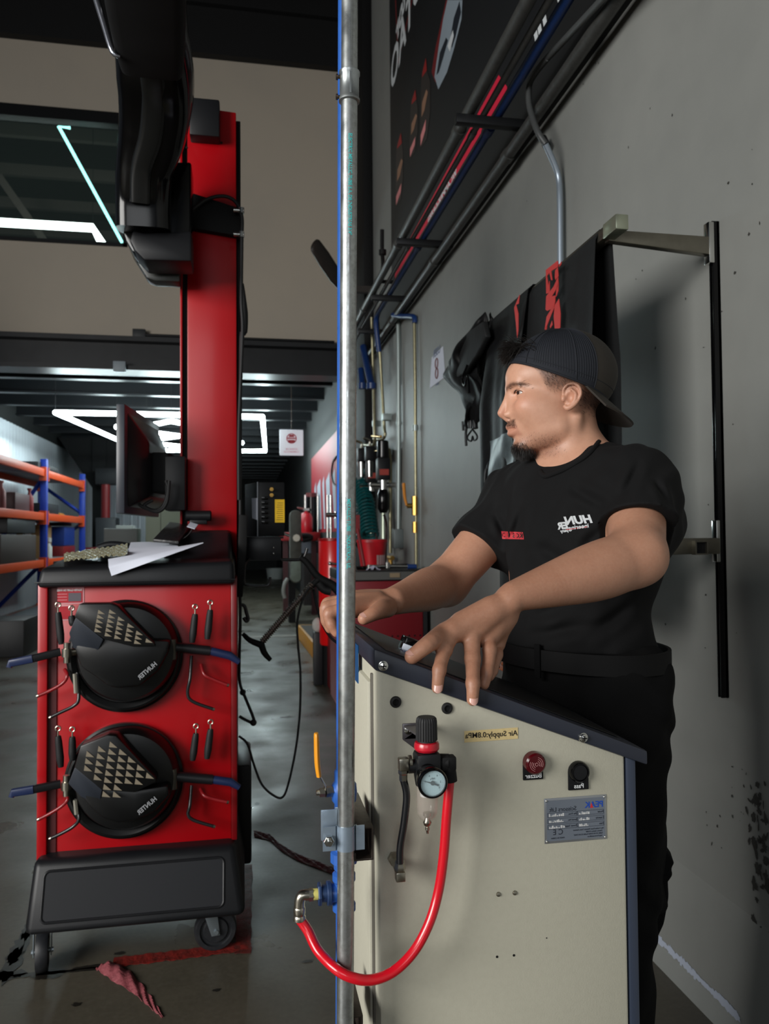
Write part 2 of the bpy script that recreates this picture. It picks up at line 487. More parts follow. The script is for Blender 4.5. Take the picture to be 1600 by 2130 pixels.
# oil bottles
for (x0, y0, x1, y1, w) in ((884, 120, 880, 308, 18), (862, 186, 858, 330, 12), (832, 276, 829, 430, 11)):
    h = y1 - y0
    bpoly([(x0 + 2, y0), (x0 + 4, y0 + .14 * h), (x0 + 11 * w / 18, y0 + .26 * h), (x0 + w * .6, y0 + .6 * h), (x1 + w * .45, y0 + .9 * h), (x1 - 5, y1), (x1 - 6, y0 + .8 * h), (x0 - 8, y0 + .3 * h), (x0 - 6, y0 + .16 * h)],
          mat('banner_bottle', rgb(44, 38, 36), .5), 'oil_bottle', .001)
    bpoly([(x0 + 2, y0), (x0 + 4, y0 + .14 * h), (x0 - 6, y0 + .22 * h), (x0 - 5, y0 + .16 * h)], mat('banner_cap_red', rgb(150, 28, 28), .5), 'bottle_cap', .002)
    bpoly([(x1 + 6, y0 + .68 * h), (x1 + 5, y0 + .8 * h), (x1 - 5, y1 - .02 * h), (x1 - 5, y0 + .86 * h)], bpink, 'bottle_label', .002)
    bpoly([(x0 + 3, y0 + .35 * h), (x0 + 6, y0 + .38 * h), (x1 + 3, y0 + .58 * h), (x1 - 3, y0 + .66 * h), (x1 - 2, y0 + .5 * h)], mat('banner_tan', rgb(150, 112, 88), .6), 'bottle_print', .002)

# pipe run on cross hangers
hl = atX(1095, 255, WX)
dpipe = mat('pipe_dark_paint', rgb(62, 62, 60), .42, noise=(30, .5, rgb(38, 38, 38)), bump=(60, .5, .003))
bpipe = mat('pipe_blue_paint', rgb(24, 54, 108), .36, noise=(30, .3, rgb(16, 40, 84)))
HZ = 3.115
xs = .92
hangY = [(xs, 3.20, HZ), (xs + .02, 4.62, HZ), (xs + .05, 5.75, HZ), (xs + .09, 6.72, HZ)]
lab = ['nearest dark square hanger arm carrying the pipes on the right wall', 'second dark hanger arm carrying the pipes, above the grey wall', 'third dark hanger arm under the pipes, beside the blue pipe elbow', 'farthest dark hanger arm under the pipes, beside the black column']
for i, (x, y, z) in enumerate(hangY):
    solo('pipe_hanger', MB().box((x, y - .02, z - .02), (WX, y + .02, z + .02), .004), dsteel, lab[i], 'pipe hanger', 'pipe hanger arms on the right wall')
def runpipe(x, r, y0, y1, m, label, z=None):
    z = HZ + .02 + r if z is None else z
    mb = MB().cyl((x, y0, z), (x, y1, z), r, n=24)
    y = 3.35
    while y < y1:
        mb.cyl((x, y, z), (x, y + .05, z), r * 1.2, n=24); y += 1.42
    return solo('wall_pipe', mb, m, label, 'pipe')
runpipe(.985, .026, -2, 7.5, dpipe, 'thick dark painted pipe, left of the overhead pipe run')
runpipe(1.050, .014, -2, 7.5, dpipe, 'thin dark pipe crossing the red stripe of the banner')
bx = 1.115; bz0 = HZ + .042
be = MB().cyl((bx, -2, bz0), (bx, 6.2, bz0), .022, n=24)
for y in (3.3, 4.75, 5.85): be.cyl((bx, y, bz0), (bx, y + .06, bz0), .027, n=24)
be.tube([(bx, 6.15, bz0), (bx, 6.3, bz0 - .01), (bx, 6.36, bz0 - .08), (bx + .03, 6.4, bz0 - .3)], .022, n=20)
solo('wall_pipe', be, bpipe, 'blue painted air pipe in the overhead pipe run', 'pipe')
runpipe(1.222, .026, -2, 7.4, dpipe, 'dark pipe under the hangers, lowest of the overhead pipe run', z=3.065)
cu_ = [atX(x, y, X_) for x, y, X_ in ((1196, 60, 1.17), (1140, 120, 1.17), (1112, 155, 1.17), (1101, 180, 1.175), (1102, 222, 1.172), (1118, 272, 1.172), (1135, 300, 1.20), (1155, 345, 1.25), (1163, 375, 1.27), (1165, 420, 1.27), (1166, 560, 1.27), (1168, 640, 1.27))]
far = cu_[0] + (cu_[0] - cu_[1]).normalized() * 2.2
cd = thing('electrical_conduit', (1.262, cu_[-1].y, cu_[-1].z), 'bent electrical conduit, dark above and bare metal below, running down behind the black banner', 'conduit')
obj('painted_length', MB().tube([far] + cu_[:7], .0125, smooth=5), mat('conduit_painted', rgb(70, 72, 72), .45), cd)
obj('bare_length', MB().tube(cu_[6:] + [Vector((cu_[-1].x, cu_[-1].y, 1.2))], .0125, smooth=5), mat('conduit_bare', rgb(160, 172, 184), .35, .6), cd)
a = atX(1150, 330, 1.262); b = atX(1157, 350, 1.262)
obj('coupling', MB().cyl(atX(1130, 288, 1.262), atX(1137, 303, 1.262), .0165), dsteel, cd)

# vertical pipes on the wall past the man
def vpipe(name, label, pts, r, m, X=1.27, cat='pipe', **k):
    P = [atX(x, y, X) for x, y in pts]
    return P, solo(name, MB().tube(P, r, smooth=0), m, label, cat, **k)
pw = mat('pipe_whitened', rgb(165, 176, 174), .4, .5)
pb = mat('pipe_brassy', rgb(158, 152, 122), .35, .7, noise=(40, .4, rgb(120, 112, 92)))
t1 = thing('air_drop_pipe', tuple(atX(866, 1180, 1.27)), 'rightmost thin air drop pipe with blue elbow and orange valve handle', 'pipe')
Xp = 1.27
def PP(pts, X=Xp): return [atX(x, y, X) for x, y in pts]
obj('pipe', MB().tube(PP([(862, 668), (864, 800), (865, 1000), (866, 1180)]), .013, smooth=0), pb, t1)
obj('elbow', MB().tube([atX(818, 655, 1.2), atX(838, 658, 1.24), atX(861, 659, 1.27), atX(863, 672, 1.27)], .02, smooth=4), bpipe, t1)
obj('clamp', MB().cyl(*PP([(864, 884), (864, 896)]), .022), pw, t1)
v = atX(863, 1052, 1.26)
obj('valve_body', MB().cyl(v + Vector((0, 0, .07)), v - Vector((0, 0, .07)), .024, n=8).cyl(v, v + Vector((-.06, 0, 0)), .018, n=12).cyl(v - Vector((0, 0, .12)), v - Vector((0, 0, .2)), .021, n=8), brass, t1)
orange = mat('orange_handle', rgb(205, 130, 40), .45)
obj('valve_handle', MB().tube([v + Vector((-.06, 0, 0)), v + Vector((-.07, .03, .07)), v + Vector((-.07, .06, .17))], [.009, .012, .013], smooth=3), orange, t1)

t2 = thing('conduit_riser', tuple(atX(830, 1130, 1.27)), 'thick pale conduit beside the brassy drop pipe, ending in a small box', 'conduit')
obj('pipe', MB().tube(PP([(833, 640), (828, 665), (829, 720), (830, 900), (829, 1108)]), .017, smooth=0), pw, t2)
b0 = atX(827, 1118, 1.26)
obj('junction_box', MB().box(b0 + Vector((-.04, -.05, -.09)), b0 + Vector((.04, .05, .07)), .006), mat('box_grey', rgb(110, 118, 118), .5, .3), t2)
obj('clamp', MB().cyl(*PP([(830, 877), (830, 884)]), .024), pw, t2)

t3 = thing('air_drop_pipe', tuple(atX(812, 1160, 1.25)), 'short drop pipe with brass valve beside the two black filter units', 'pipe')
obj('pipe', MB().tube(PP([(809, 935), (812, 960), (812, 1150)], 1.25), .016, smooth=0), pb, t3)
obj('bracket', MB().box(atX(800, 930, 1.24) - Vector((.03, .05, .03)), atX(816, 945, 1.29) + Vector((0, .02, 0)), .004), pw, t3)
v3 = atX(812, 1160, 1.24)
obj('valve_body', MB().cyl(v3 + Vector((0, .1, 0)), v3 - Vector((0, .1, 0)), .02, n=8).cyl(v3, v3 + Vector((0, 0, -.09)), .022, n=8), brass, t3)

t4 = thing('air_drop_pipe', tuple(atX(797, 905, 1.2)), 'slanting thin drop pipe from the ceiling run, second from the black column', 'pipe')
obj('pipe', MB().tube([atX(786, 668, 1.16), atX(792, 760, 1.19), atX(799, 880, 1.23), atX(801, 905, 1.23), atX(795, 913, 1.23), atX(778, 912, 1.2)], .014, smooth=4), pb, t4)
obj('valve_handle', MB().tube([atX(775, 907, 1.17), atX(792, 908, 1.2)], .012, smooth=0), brass, t4)
obj('clamp', MB().box(atX(802, 868, 1.24) - Vector((.03, .04, .03)), atX(802, 868, 1.24) + Vector((.05, .04, .03)), .004), pw, t4)
t5 = thing('air_drop_pipe', tuple(atX(779, 925, 1.2)), 'vertical drop pipe right against the black column', 'pipe')
obj('pipe', MB().tube([atX(773, 660, 1.16), atX(777, 800, 1.18), atX(779, 880, 1.18), atX(779, 918, 1.18), atX(774, 926, 1.18), atX(755, 925, 1.16)], .014, smooth=4), pb, t5)
obj('clamp', MB().box(atX(780, 881, 1.2) - Vector((.03, .04, .03)), atX(782, 881, 1.2) + Vector((.05, .04, .03)), .004), pw, t5)
obj('valve_handle', MB().tube([atX(770, 941, 1.17), atX(796, 936, 1.2)], .013, smooth=0), brass, t5)

# blue steel elbow arms behind the pole
for (pts, r, lb) in (([(756, 722), (764, 760), (773, 800)], .034, 'blue pipe section slanting down by the black column'), ([(751, 768), (754, 800)], .03, 'short blue pipe stub left of the slanting blue pipe')):
    o = solo('air_pipe', MB().tube([atX(x, y, 1.12) for x, y in pts], r, smooth=0).cyl(atX(pts[-1][0], pts[-1][1] - 3, 1.12), atX(pts[-1][0], pts[-1][1] + 9, 1.12), r * 1.3), bpipe, lb, 'pipe')

# two air preparation units (filter + regulator), each its own thing
def frl(px, py, s, label, Y=6.2):
    p = atX(px, py, 1.18); k = s
    t = thing('filter_regulator', tuple(p), label, 'air regulator', 'filter regulators on the wall')
    obj('knob', MB().lathe([(.0, .0), (.05, 0), (.052, .02), (.05, .14), (.04, .15), (0, .15)], p + Vector((0, 0, .17 * k)), n=16), gloss, t)
    obj('body', MB().box(p + Vector((-.055, -.055, -.02)), p + Vector((.055, .055, .17 * k)), .012), black, t)
    obj('body_label', MB().box(p + Vector((-.04, -.058, .02)), p + Vector((.04, -.056, .07))), mat('frl_label', rgb(160, 60, 50), .5), t)
    obj('port_fitting', MB().cyl(p + Vector((-.11, 0, -.06)), p + Vector((.11, 0, -.06)), .022, n=12).cyl(p + Vector((0, 0, -.02)), p + Vector((0, 0, -.12)), .035, n=12), chrome, t)
    obj('filter_bowl', MB().lathe([(.035, .1), (.05, .06), (.05, -.06), (.03, -.1), (.0, -.1)], p + Vector((.0, 0, -.2)), n=16), gloss, t)
    obj('drain_fitting', MB().cyl(p + Vector((0, 0, -.28)), p + Vector((0, 0, -.52)), .018, .026, n=12), mat('fitting_pale', rgb(190, 200, 180), .35, .6), t)
    return t
frl(772, 1000, 1, 'left one of two black air filter regulators beside the teal coiled hose')
frl(797, 994, 1, 'right one of two black air filter regulators, nearer the grey wall')
for (pts, lb) in (([(779, 1070), (782, 1100), (786, 1160)], 'dark hose hanging below the left filter regulator'), ([(799, 1072), (804, 1100), (801, 1180)], 'dark hose hanging below the right filter regulator')):
    solo('air_hose', MB().tube([atX(x, y, 1.18) for x, y in pts], .011), mat('hose_brown', rgb(46, 30, 30), .5), lb, 'hose')
# teal spiral hose
teal = mat('teal_hose', rgb(14, 80, 82), .35)
sp = MB()
c1 = [atX(750, 1005, 1.1), atX(762, 1050, 1.12), atX(770, 1115, 1.12)]
a_ = coil(c1, .075, 17, .013, steps=10); sp.add(a_.v, a_.f)
a_ = coil([atX(745, 1040, 1.08), atX(748, 1110, 1.08), atX(756, 1128, 1.1)], .07, 9, .012, steps=10); sp.add(a_.v, a_.f)
sp.tube([atX(764, 965, 1.15), atX(757, 985, 1.12), atX(750, 1005, 1.1)], .011)
solo('spiral_hose', sp, teal, 'teal coiled air hose hanging in front of the black column', 'hose')
# more fittings above them
for px, py, lb in ((752, 948, 'small black regulator with red dot, left of a pair on the column'), (769, 945, 'small black regulator, right of a pair on the column')):
    p = atX(px, py, 1.1)
    t = thing('small_regulator', tuple(p), lb, 'air regulator')
    obj('body', MB().box(p + Vector((-.04, -.04, -.06)), p + Vector((.04, .04, .07)), .01), black, t)
    obj('filter_bowl', MB().cyl(p + Vector((0, 0, -.06)), p + Vector((0, 0, -.2)), .034, .026), chrome, t)
    obj('column_bracket', MB().box(p + Vector((.02, .03, -.02)), Vector((1.21, 7.56, p.z + .03))), dsteel, t)
    obj('hose_tail', MB().tube([p + Vector((0, 0, .07)), p + Vector((0, 0, .12)), p + Vector((-.06, -.02, .14))], .012), nickel, t)

# laminated notice on the wall
n0 = thing('wall_notice', tuple(atX(909, 762, WX)), 'small white notice with a red emblem taped to the grey wall', 'sign')
q = [(898, 744), (921, 720), (926, 784), (894, 808)]
Q = [atX(x, y, WX - .004) for x, y in q]
obj('sheet', MB().prism(Q, (.003, 0, 0)), paper, n0)
cN = sum((Vector(p) for p in Q), Vector()) / 4
Mn = lambda dy, dz: frame_M(cN + Vector((-.002, dy, dz)), (0, -1, 0), (0, 0, 1))
obj('heading', text_mb('USER', .075, Mn(0, .105), sx=1.15), mat('notice_blue', rgb(110, 120, 150), .7), n0)
rg = MB()
for dz in (.028, -.04):
    rg.tube([cN + Vector((-.003, .034 * math.cos(t * PI / 8), dz + .034 * math.sin(t * PI / 8))) for t in range(17)], .004, n=6, smooth=0)
obj('emblem', rg, mat('notice_red', rgb(120, 70, 70), .6), n0)
obj('footnote', text_mb('SAFETY', .026, Mn(0, -.115)), mat('notice_blue', rgb(110, 120, 150), .7), n0)

# slotted wall rail with two arms
rt = atX(1480, 465, WX - .012); rb = atX(1509, 1452, WX - .012)
ry = (rt.y + rb.y) / 2
rail = thing('wall_rail', (WX, ry, rb.z), 'tall black slotted wall rail beside the hanging covers', 'rail')
mb = MB().box((WX - .022, ry - .009, rb.z), (WX, ry - .0035, rt.z), .001).box((WX - .022, ry + .0035, rb.z), (WX, ry + .009, rt.z), .001).box((WX - .008, ry - .009, rb.z), (WX, ry + .009, rt.z))
obj('channel', mb, gloss, rail)
for py in (611, 793, 977, 1300):
    z = atX(1490, py, WX).z
    obj('screw', MB().sphere((WX - .009, ry, z), .0045, 10, 8), chrome, rail)
AX = .987
az = atX(1478, 510, WX - .02).z
tip = atY(1266, 490, ry)
arm = thing('banner_bracket', (WX, ry, az), 'bare steel bracket arm on the wall rail carrying the black covers', 'bracket')
stl = mat('bare_steel_tube', rgb(128, 124, 112), .3, .9, noise=(18, .4, rgb(96, 90, 80)))
x0 = tip.x
obj('wall_plate', MB().box((WX - .035, ry - .013, az - .055), (WX - .018, ry + .013, az + .06), .003), chrome, arm)
obj('arm', MB().prism([(WX - .03, ry - .012, az + .018), (WX - .03, ry - .012, az - .032), (x0 - .005, ry - .012, az - .012), (x0 - .005, ry - .012, az + .018)], (0, .024, 0), .002), stl, arm)
obj('crossbar', MB().box((x0 - .02, ry - .02, az - .006), (x0 + .012, ry + 1.2, az + .026), .003), stl, arm)
obj('end_cap', MB().box((x0 - .022, ry - .085, az - .010), (x0 + .014, ry - .01, az + .030), .003), mat('galv_cap', rgb(165, 170, 150), .3, .8), arm)
# lower arm: square tube end
l0_ = atX(1495, 1135, WX - .02)
tip2 = atY(1447, 1139, ry)
arm2 = thing('wall_bracket', (WX, ry, l0_.z), 'lower steel bracket arm with open square end behind the man', 'bracket')
obj('wall_plate', MB().box((WX - .03, ry - .012, l0_.z - .045), (WX - .018, ry + .012, l0_.z + .07), .003), chrome, arm2)
l0z = tip2.z
obj('arm', MB().box((WX - .30, ry - .014, l0z - .018), (WX - .02, ry + .014, l0z + .026), .003), stl, arm2)
s_ = .015
hb = MB()
xc = tip2.x
for (a, b) in (((-s_, -s_ - .004), (s_, -s_)), ((-s_, s_), (s_, s_ + .004)), ((-s_ - .004, -s_ - .004), (-s_, s_ + .004)), ((s_, -s_ - .004), (s_ + .004, s_ + .004))):
    hb.box((xc + a[0], ry - .03, l0z + a[1]), (xc + b[0], ry - .012, l0z + b[1]))
obj('tube_end', hb, stl, arm2)
obj('tube_bore', MB().box((xc - s_, ry - .022, l0z - s_), (xc + s_, ry - .014, l0z + s_)), matteb, arm2)

# covers draped over the crossbar: sheet falling either side of it with folds
vinyl = mat('black_vinyl', rgb(12, 12, 13), .55, spec=.18, bump=(20, .25, .01), noise=(9, .4, rgb(18, 19, 21)))
fabric = mat('black_fabric_cover', rgb(20, 21, 22), .7, spec=.3, bump=(14, .3, .01))
def fold(s, seed, a):
    return a * (math.sin(s * 23 + seed) * .5 + math.sin(s * 51 + seed * 2.3) * .3 + math.sin(s * 9 + seed * .7) * .6)
def drape(y0, y1, zf, zb, seed, amp=.012, top=0.0, front_fn=None, nu=70, nv=36, spread=.02):
    """sheet hung over the bar between y0 and y1; zf/zb lowest heights front and back"""
    def fn(u, v):
        y = y0 + (y1 - y0) * u; s = y
        # v: 0 front hem -> .5 bar -> 1 back hem
        side = -1 if v < .5 else 1
        t = abs(v - .5) * 2
        zl = (zf(u) if side < 0 else zb(u)); ztop = az + .030 + top
        z = ztop - (ztop - zl) * max(0, (t - .06) / .94)
        x = x0 - .004 + side * min(1, t / .06) * (.024 + top)
        hang = min(1, max(0, (ztop - z) / .35))
        x += side * spread * hang + fold(s, seed + side, amp) * hang
        return (x, y + .25 * fold(z * .7, seed, amp) * hang, z)
    return MB().grid(fn, nu, nv)
# banner with red lettering
yb0, yb1 = ry + .02, ry + .80
zf = atY(1130, 960, ry + .6).z
ban = thing('hanging_banner', (x0, (yb0 + yb1) / 2, az), 'black fabric banner with jagged red lettering draped over the bracket bar', 'banner')
obj('cloth', drape(yb0, yb1, lambda u: 1.05, lambda u: 1.1 + .1 * u, 2.0, .010), fabric, ban, solid=.002)
redp = mat('red_print', rgb(176, 44, 42), .5)
def onfront(px, py, off=.034):
    return atX(px, py, x0 - off)
def rpoly(pts, name='red_lettering'):
    P = [onfront(x, y, .055) for x, y in pts]
    return P
rp = MB()
def k6(l):  # zoom-6 coordinates to photo pixels
    return [(1030 + x / 5.926, 500 + y / 5.926) for x, y in l]
shapes = [
 [(625, 365), (770, 250), (780, 300), (770, 330), (690, 380), (705, 490), (690, 490), (670, 400), (640, 440), (655, 560), (670, 500), (672, 640), (630, 660)],
 [(740, 370), (770, 330), (780, 440), (745, 490), (735, 450)],
 [(630, 690), (720, 570), (775, 450), (780, 560), (700, 690), (740, 680), (740, 750), (725, 830), (640, 870), (622, 850)],
 [(735, 800), (785, 720), (805, 900), (800, 1085), (735, 1085), (722, 940)],
 [(700, 830), (735, 820), (690, 920), (640, 1050), (610, 1100), (635, 940)],
 [(640, 1060), (610, 1100), (632, 1100)], [(700, 990), (708, 1040), (680, 1085), (676, 1060)],
 [(235, 830), (300, 670), (290, 780), (258, 795), (285, 900), (285, 1100), (272, 1200), (255, 1010)],
 [(790, 300), (815, 260), (812, 300), (790, 330)], [(760, 560), (780, 520), (778, 620), (760, 680), (745, 700), (752, 640)]]
for sh in shapes:
    P = [onfront(x, y, .062) for x, y in k6(sh)]
    obj('red_lettering', MB().prism(P, (.0015, 0, 0)), redp, ban)
# black vinyl seat covers bunched further along the bar
yb2, yb3 = ry + .50, yb1 + .62
def zfr(u):
    return 1.28
cov = thing('vinyl_cover', (x0, yb2, az), 'long black vinyl cover with clear window hanging to the left of the banner', 'cover')
obj('sheet', drape(yb2, yb2 + .39, lambda u: 1.455 + .01 * math.sin(u * 9), lambda u: 1.6, 4.4, .012, top=.006, spread=.05), vinyl, cov, solid=.002)
clear = mat('clear_film', rgb(84, 95, 98), .42, spec=.3, noise=(7, .8, rgb(30, 34, 36)), bump=(9, .5, .01))
def film(u, v):
    y = yb2 + .02 + .26 * u; z = 1.47 + .17 * v
    return (x0 - .092 + fold(y, 4, .006) + .006 * math.sin(z * 30 + y * 20), y, z)
obj('clear_window', MB().grid(film, 40, 30), clear, cov)
hooks = MB()
p = atX(1020, 960, x0 - .07)
hooks.tube([p, p + Vector((-.01, .02, -.03)), p + Vector((-.015, .02, -.07)), p + Vector((-.01, .03, -.11))], .005).sphere(p + Vector((-.01, .03, -.12)), .012).sphere(p + Vector((0, 0, -.02)), .014, sc=(1, 1, 1.6))
obj('hook_strap', hooks, black, cov)
# bunched bag cover
bag = thing('folded_cover', (x0, yb3, az), 'bunched black vinyl cover with dangling straps beside the white notice', 'cover')
bcx = x0 - .03
def bagf(u, v):
    a = u * 2 * PI
    py_ = 2.0
    # outline in the picture from top right to bottom left
    c = [(1012, 662, 10), (1000, 690, 34), (982, 730, 52), (970, 760, 52), (975, 790, 40), (990, 810, 36), (1000, 840, 30), (985, 868, 22), (980, 882, 10)]
    f = v * (len(c) - 1); i = min(int(f), len(c) - 2); t = f - i
    x = c[i][0] * (1 - t) + c[i + 1][0] * t; y = c[i][1] * (1 - t) + c[i + 1][1] * t; r = c[i][2] * (1 - t) + c[i + 1][2] * t
    Y = yb1 + .52
    p = atX(x, y, bcx)
    rr = r * p.y / FPX * 1.9
    k = 1 + .16 * math.sin(a * 5 + v * 9) + .1 * math.sin(a * 9 - v * 14)
    return (p.x + .38 * rr * math.cos(a) * k, p.y + rr * math.sin(a) * k, p.z - .02 * math.sin(a * 3))
obj('bundle', MB().grid(bagf, 72, 40, closed_u=True), vinyl, bag, angle=60)
flap = [(1003, 668), (975, 690), (942, 728), (929, 770), (930, 788), (945, 790), (965, 776), (990, 740), (1010, 700)]
P = [atX(x, y, bcx - .06) for x, y in flap]
obj('flap', MB().prism(P, (.025, 0, 0), .006), fabric, bag, angle=60)
hk = MB()
h0 = atX(983, 905, bcx)
sc_ = h0.y / FPX * 1.15
def HP(dx, dy): return atX(983 + dx, 905 + dy, bcx)
hk.tube([HP(0, -12), HP(-10, 2), HP(-9, 10), HP(-2, 12), HP(0, 3), HP(3, 11), HP(9, 8), HP(9, 0), HP(0, -12)], .004, n=8, smooth=5)
hk.tube([HP(-12, -20), HP(-14, 0), HP(-13, 22)], .006)
hk.tube([HP(-3, -30), HP(-3, -14)], .012).tube([HP(5, -30), HP(6, -14)], .012).tube([HP(-20, -28), HP(-19, -10)], .006)
obj('strap_hook', hk, dsteel, bag)
st = atX(972, 760, bcx - .09)
obj('lace', MB().tube([st, st + Vector((-.005, .05, -.04)), st + Vector((-.01, 0, -.08)), st + Vector((-.01, -.04, -.05)), st + Vector((-.012, -.06, -.12))], .005), gloss, bag)
# dark blade-like oblong in front of the back wall
bd0 = atY(652, 505, 7.0); bd1 = atY(715, 600, 7.3)
d = (bd1 - bd0)
solo('propeller_blade', MB().tube([bd0, bd0 + d * .06, bd0 + d * .35, bd0 + d * .7, bd1], [.03, .085, .1, .095, .05], n=16, prof=[(math.cos(2 * PI * k / 16), .35 * math.sin(2 * PI * k / 16)) for k in range(16)]).box(bd1 + Vector((-.03, -.02, -.03)), (1.25, bd1.y + .04, bd1.z + .03)),
     mat('blade_brown', rgb(50, 44, 40), .5, noise=(30, .5, rgb(30, 26, 24))), 'dark oblong blade on an arm, seen beside the galvanised pole', 'fan')
rd = [atX(795, 478, 1.1), atX(795, 520, 1.1), atX(796, 560, 1.1), atX(782, 585, 1.12)]
solo('threaded_rod', MB().tube(rd, .016).cyl(rd[-1], (1.3, rd[-1].y, rd[-1].z), .016).cyl(atX(796, 520, 1.1), atX(796, 530, 1.1), .03), matteb, 'short black rod standing up beside the farther hanger arms', 'rod')

# ================================================================== lift control console
navy = mat('navy_cap', rgb(42, 46, 58), .38, bump=(700, .1, .0004), rnoise=(12, .08))
cream = mat('cream_cabinet', rgb(190, 187, 170), .5, noise=[(5, .2, rgb(176, 173, 155)), (120, .06, rgb(120, 112, 96))], bump=(420, .22, .0008))
YF = 1.0
def capZ(x): return 1.150 - .400 * (x - .17)
con = thing('control_console', (.35, 1.3, 0), 'cream lift control console with sloping navy cap that the man leans on', 'console')
XL, XR, YB = .1735, .5215, 1.40
body = MB().prism([(XL, YF, 0), (XR, YF, 0), (XR, YF, capZ(XR) - .012), (XL, YF, capZ(XL) - .012)], (0, YB - YF, 0), .005)
obj('cabinet_body', body, cream, con)
# raised return along the left side
obj('side_door', MB().box((XL - .006, YF + .045, .06), (XL + .01, YB - .03, 1.10), .003), cream, con)
obj('door_seal', MB().box((XL - .003, YF + .034, .05), (XL + .01, YF + .043, 1.112), .001), mat('seal_grey', rgb(96, 92, 84), .6), con)
obj('corner_post', MB().box((XR + .002, YF + .001, 0), (XR + .0165, YB, capZ(XR) - .016), .002), mat('navy_post', rgb(50, 58, 74), .35), con)
cap = MB().prism([(.168, YF - .006, capZ(.168) + .001), (.553, YF - .006, capZ(.553)), (.553, YF - .006, capZ(.553) - .020), (.168, YF - .006, capZ(.168) - .027)], (0, YB + .012 - YF, 0), .0035)
obj('cap', cap, navy, con)
# glossy operator overlay on the slope
def onCap(px, py, dz=.001):
    r = ray(px, py)  # intersect z = capZ(x)+dz
    # CAM_H + t rz = 1.15+dz-.4(t rx-.17)
    t = (1.150 + .068 + dz - CAM_H) / (r.z + .4 * r.x)
    return CAMP + r * t
obj('overlay', MB().prism([(.19, YF + .03, capZ(.19) + .0012), (.53, YF + .03, capZ(.53) + .0012), (.53, YB - .05, capZ(.53) + .0012), (.19, YB - .05, capZ(.19) + .0012)], (0, 0, .0012)), mat('overlay_gloss', rgb(15, 15, 16), .38), con)
def screw_head(mb, c, r, ax=(0, -1, 0)):
    mb.lathe([(r * 1.25, 0), (r * 1.2, r * .25), (r, r * .3), (r * .9, r * .8), (r * .3, r * 1.0), (0, r * .9)], c, ax, n=18)
for px, py in ((797, 1385), (1213, 1534)):
    p = atY(px, py, YF - .006); s = obj('cap_screw', (lambda m: (screw_head(m, p, .0055), m)[1])(MB()), chrome, con)
    sl = MB().box(p + Vector((-.0035, -.0062, -.0006)), p + Vector((.0035, -.0052, .0006))).box(p + Vector((-.0006, -.0062, -.0035)), p + Vector((.0006, -.0052, .0035)))
    obj('cross_slot', sl, matteb, s)
for px, py in ((1037, 1860), (1071, 1857)):
    p = atY(px, py, YF); m = MB(); screw_head(m, p, .0026); obj('small_screw', m, nickel, con)
for px, py in ((1034, 1990), (1069, 1987), (1137, 1951)):
    p = atY(px, py, YF); obj('screw_hole', MB().cyl(p, p + Vector((0, -.0006, 0)), .0016 if px < 1100 else .0008, n=10), matteb, con)
for px, py in ((823, 1460), (930, 1473)):
    p = atY(px, py, YF)
    g = obj('grommet', MB().lathe([(.0076, 0), (.0076, .0015), (.0066, .003), (.0045, .0035), (.0038, .002), (.0036, .0)], p, (0, -1, 0), n=24, cap=False), rubber, con)
    obj('grommet_bore', MB().cyl(p, p + Vector((0, -.0008, 0)), .0038), mat('hole_black', rgb(3, 3, 3), .9), g)
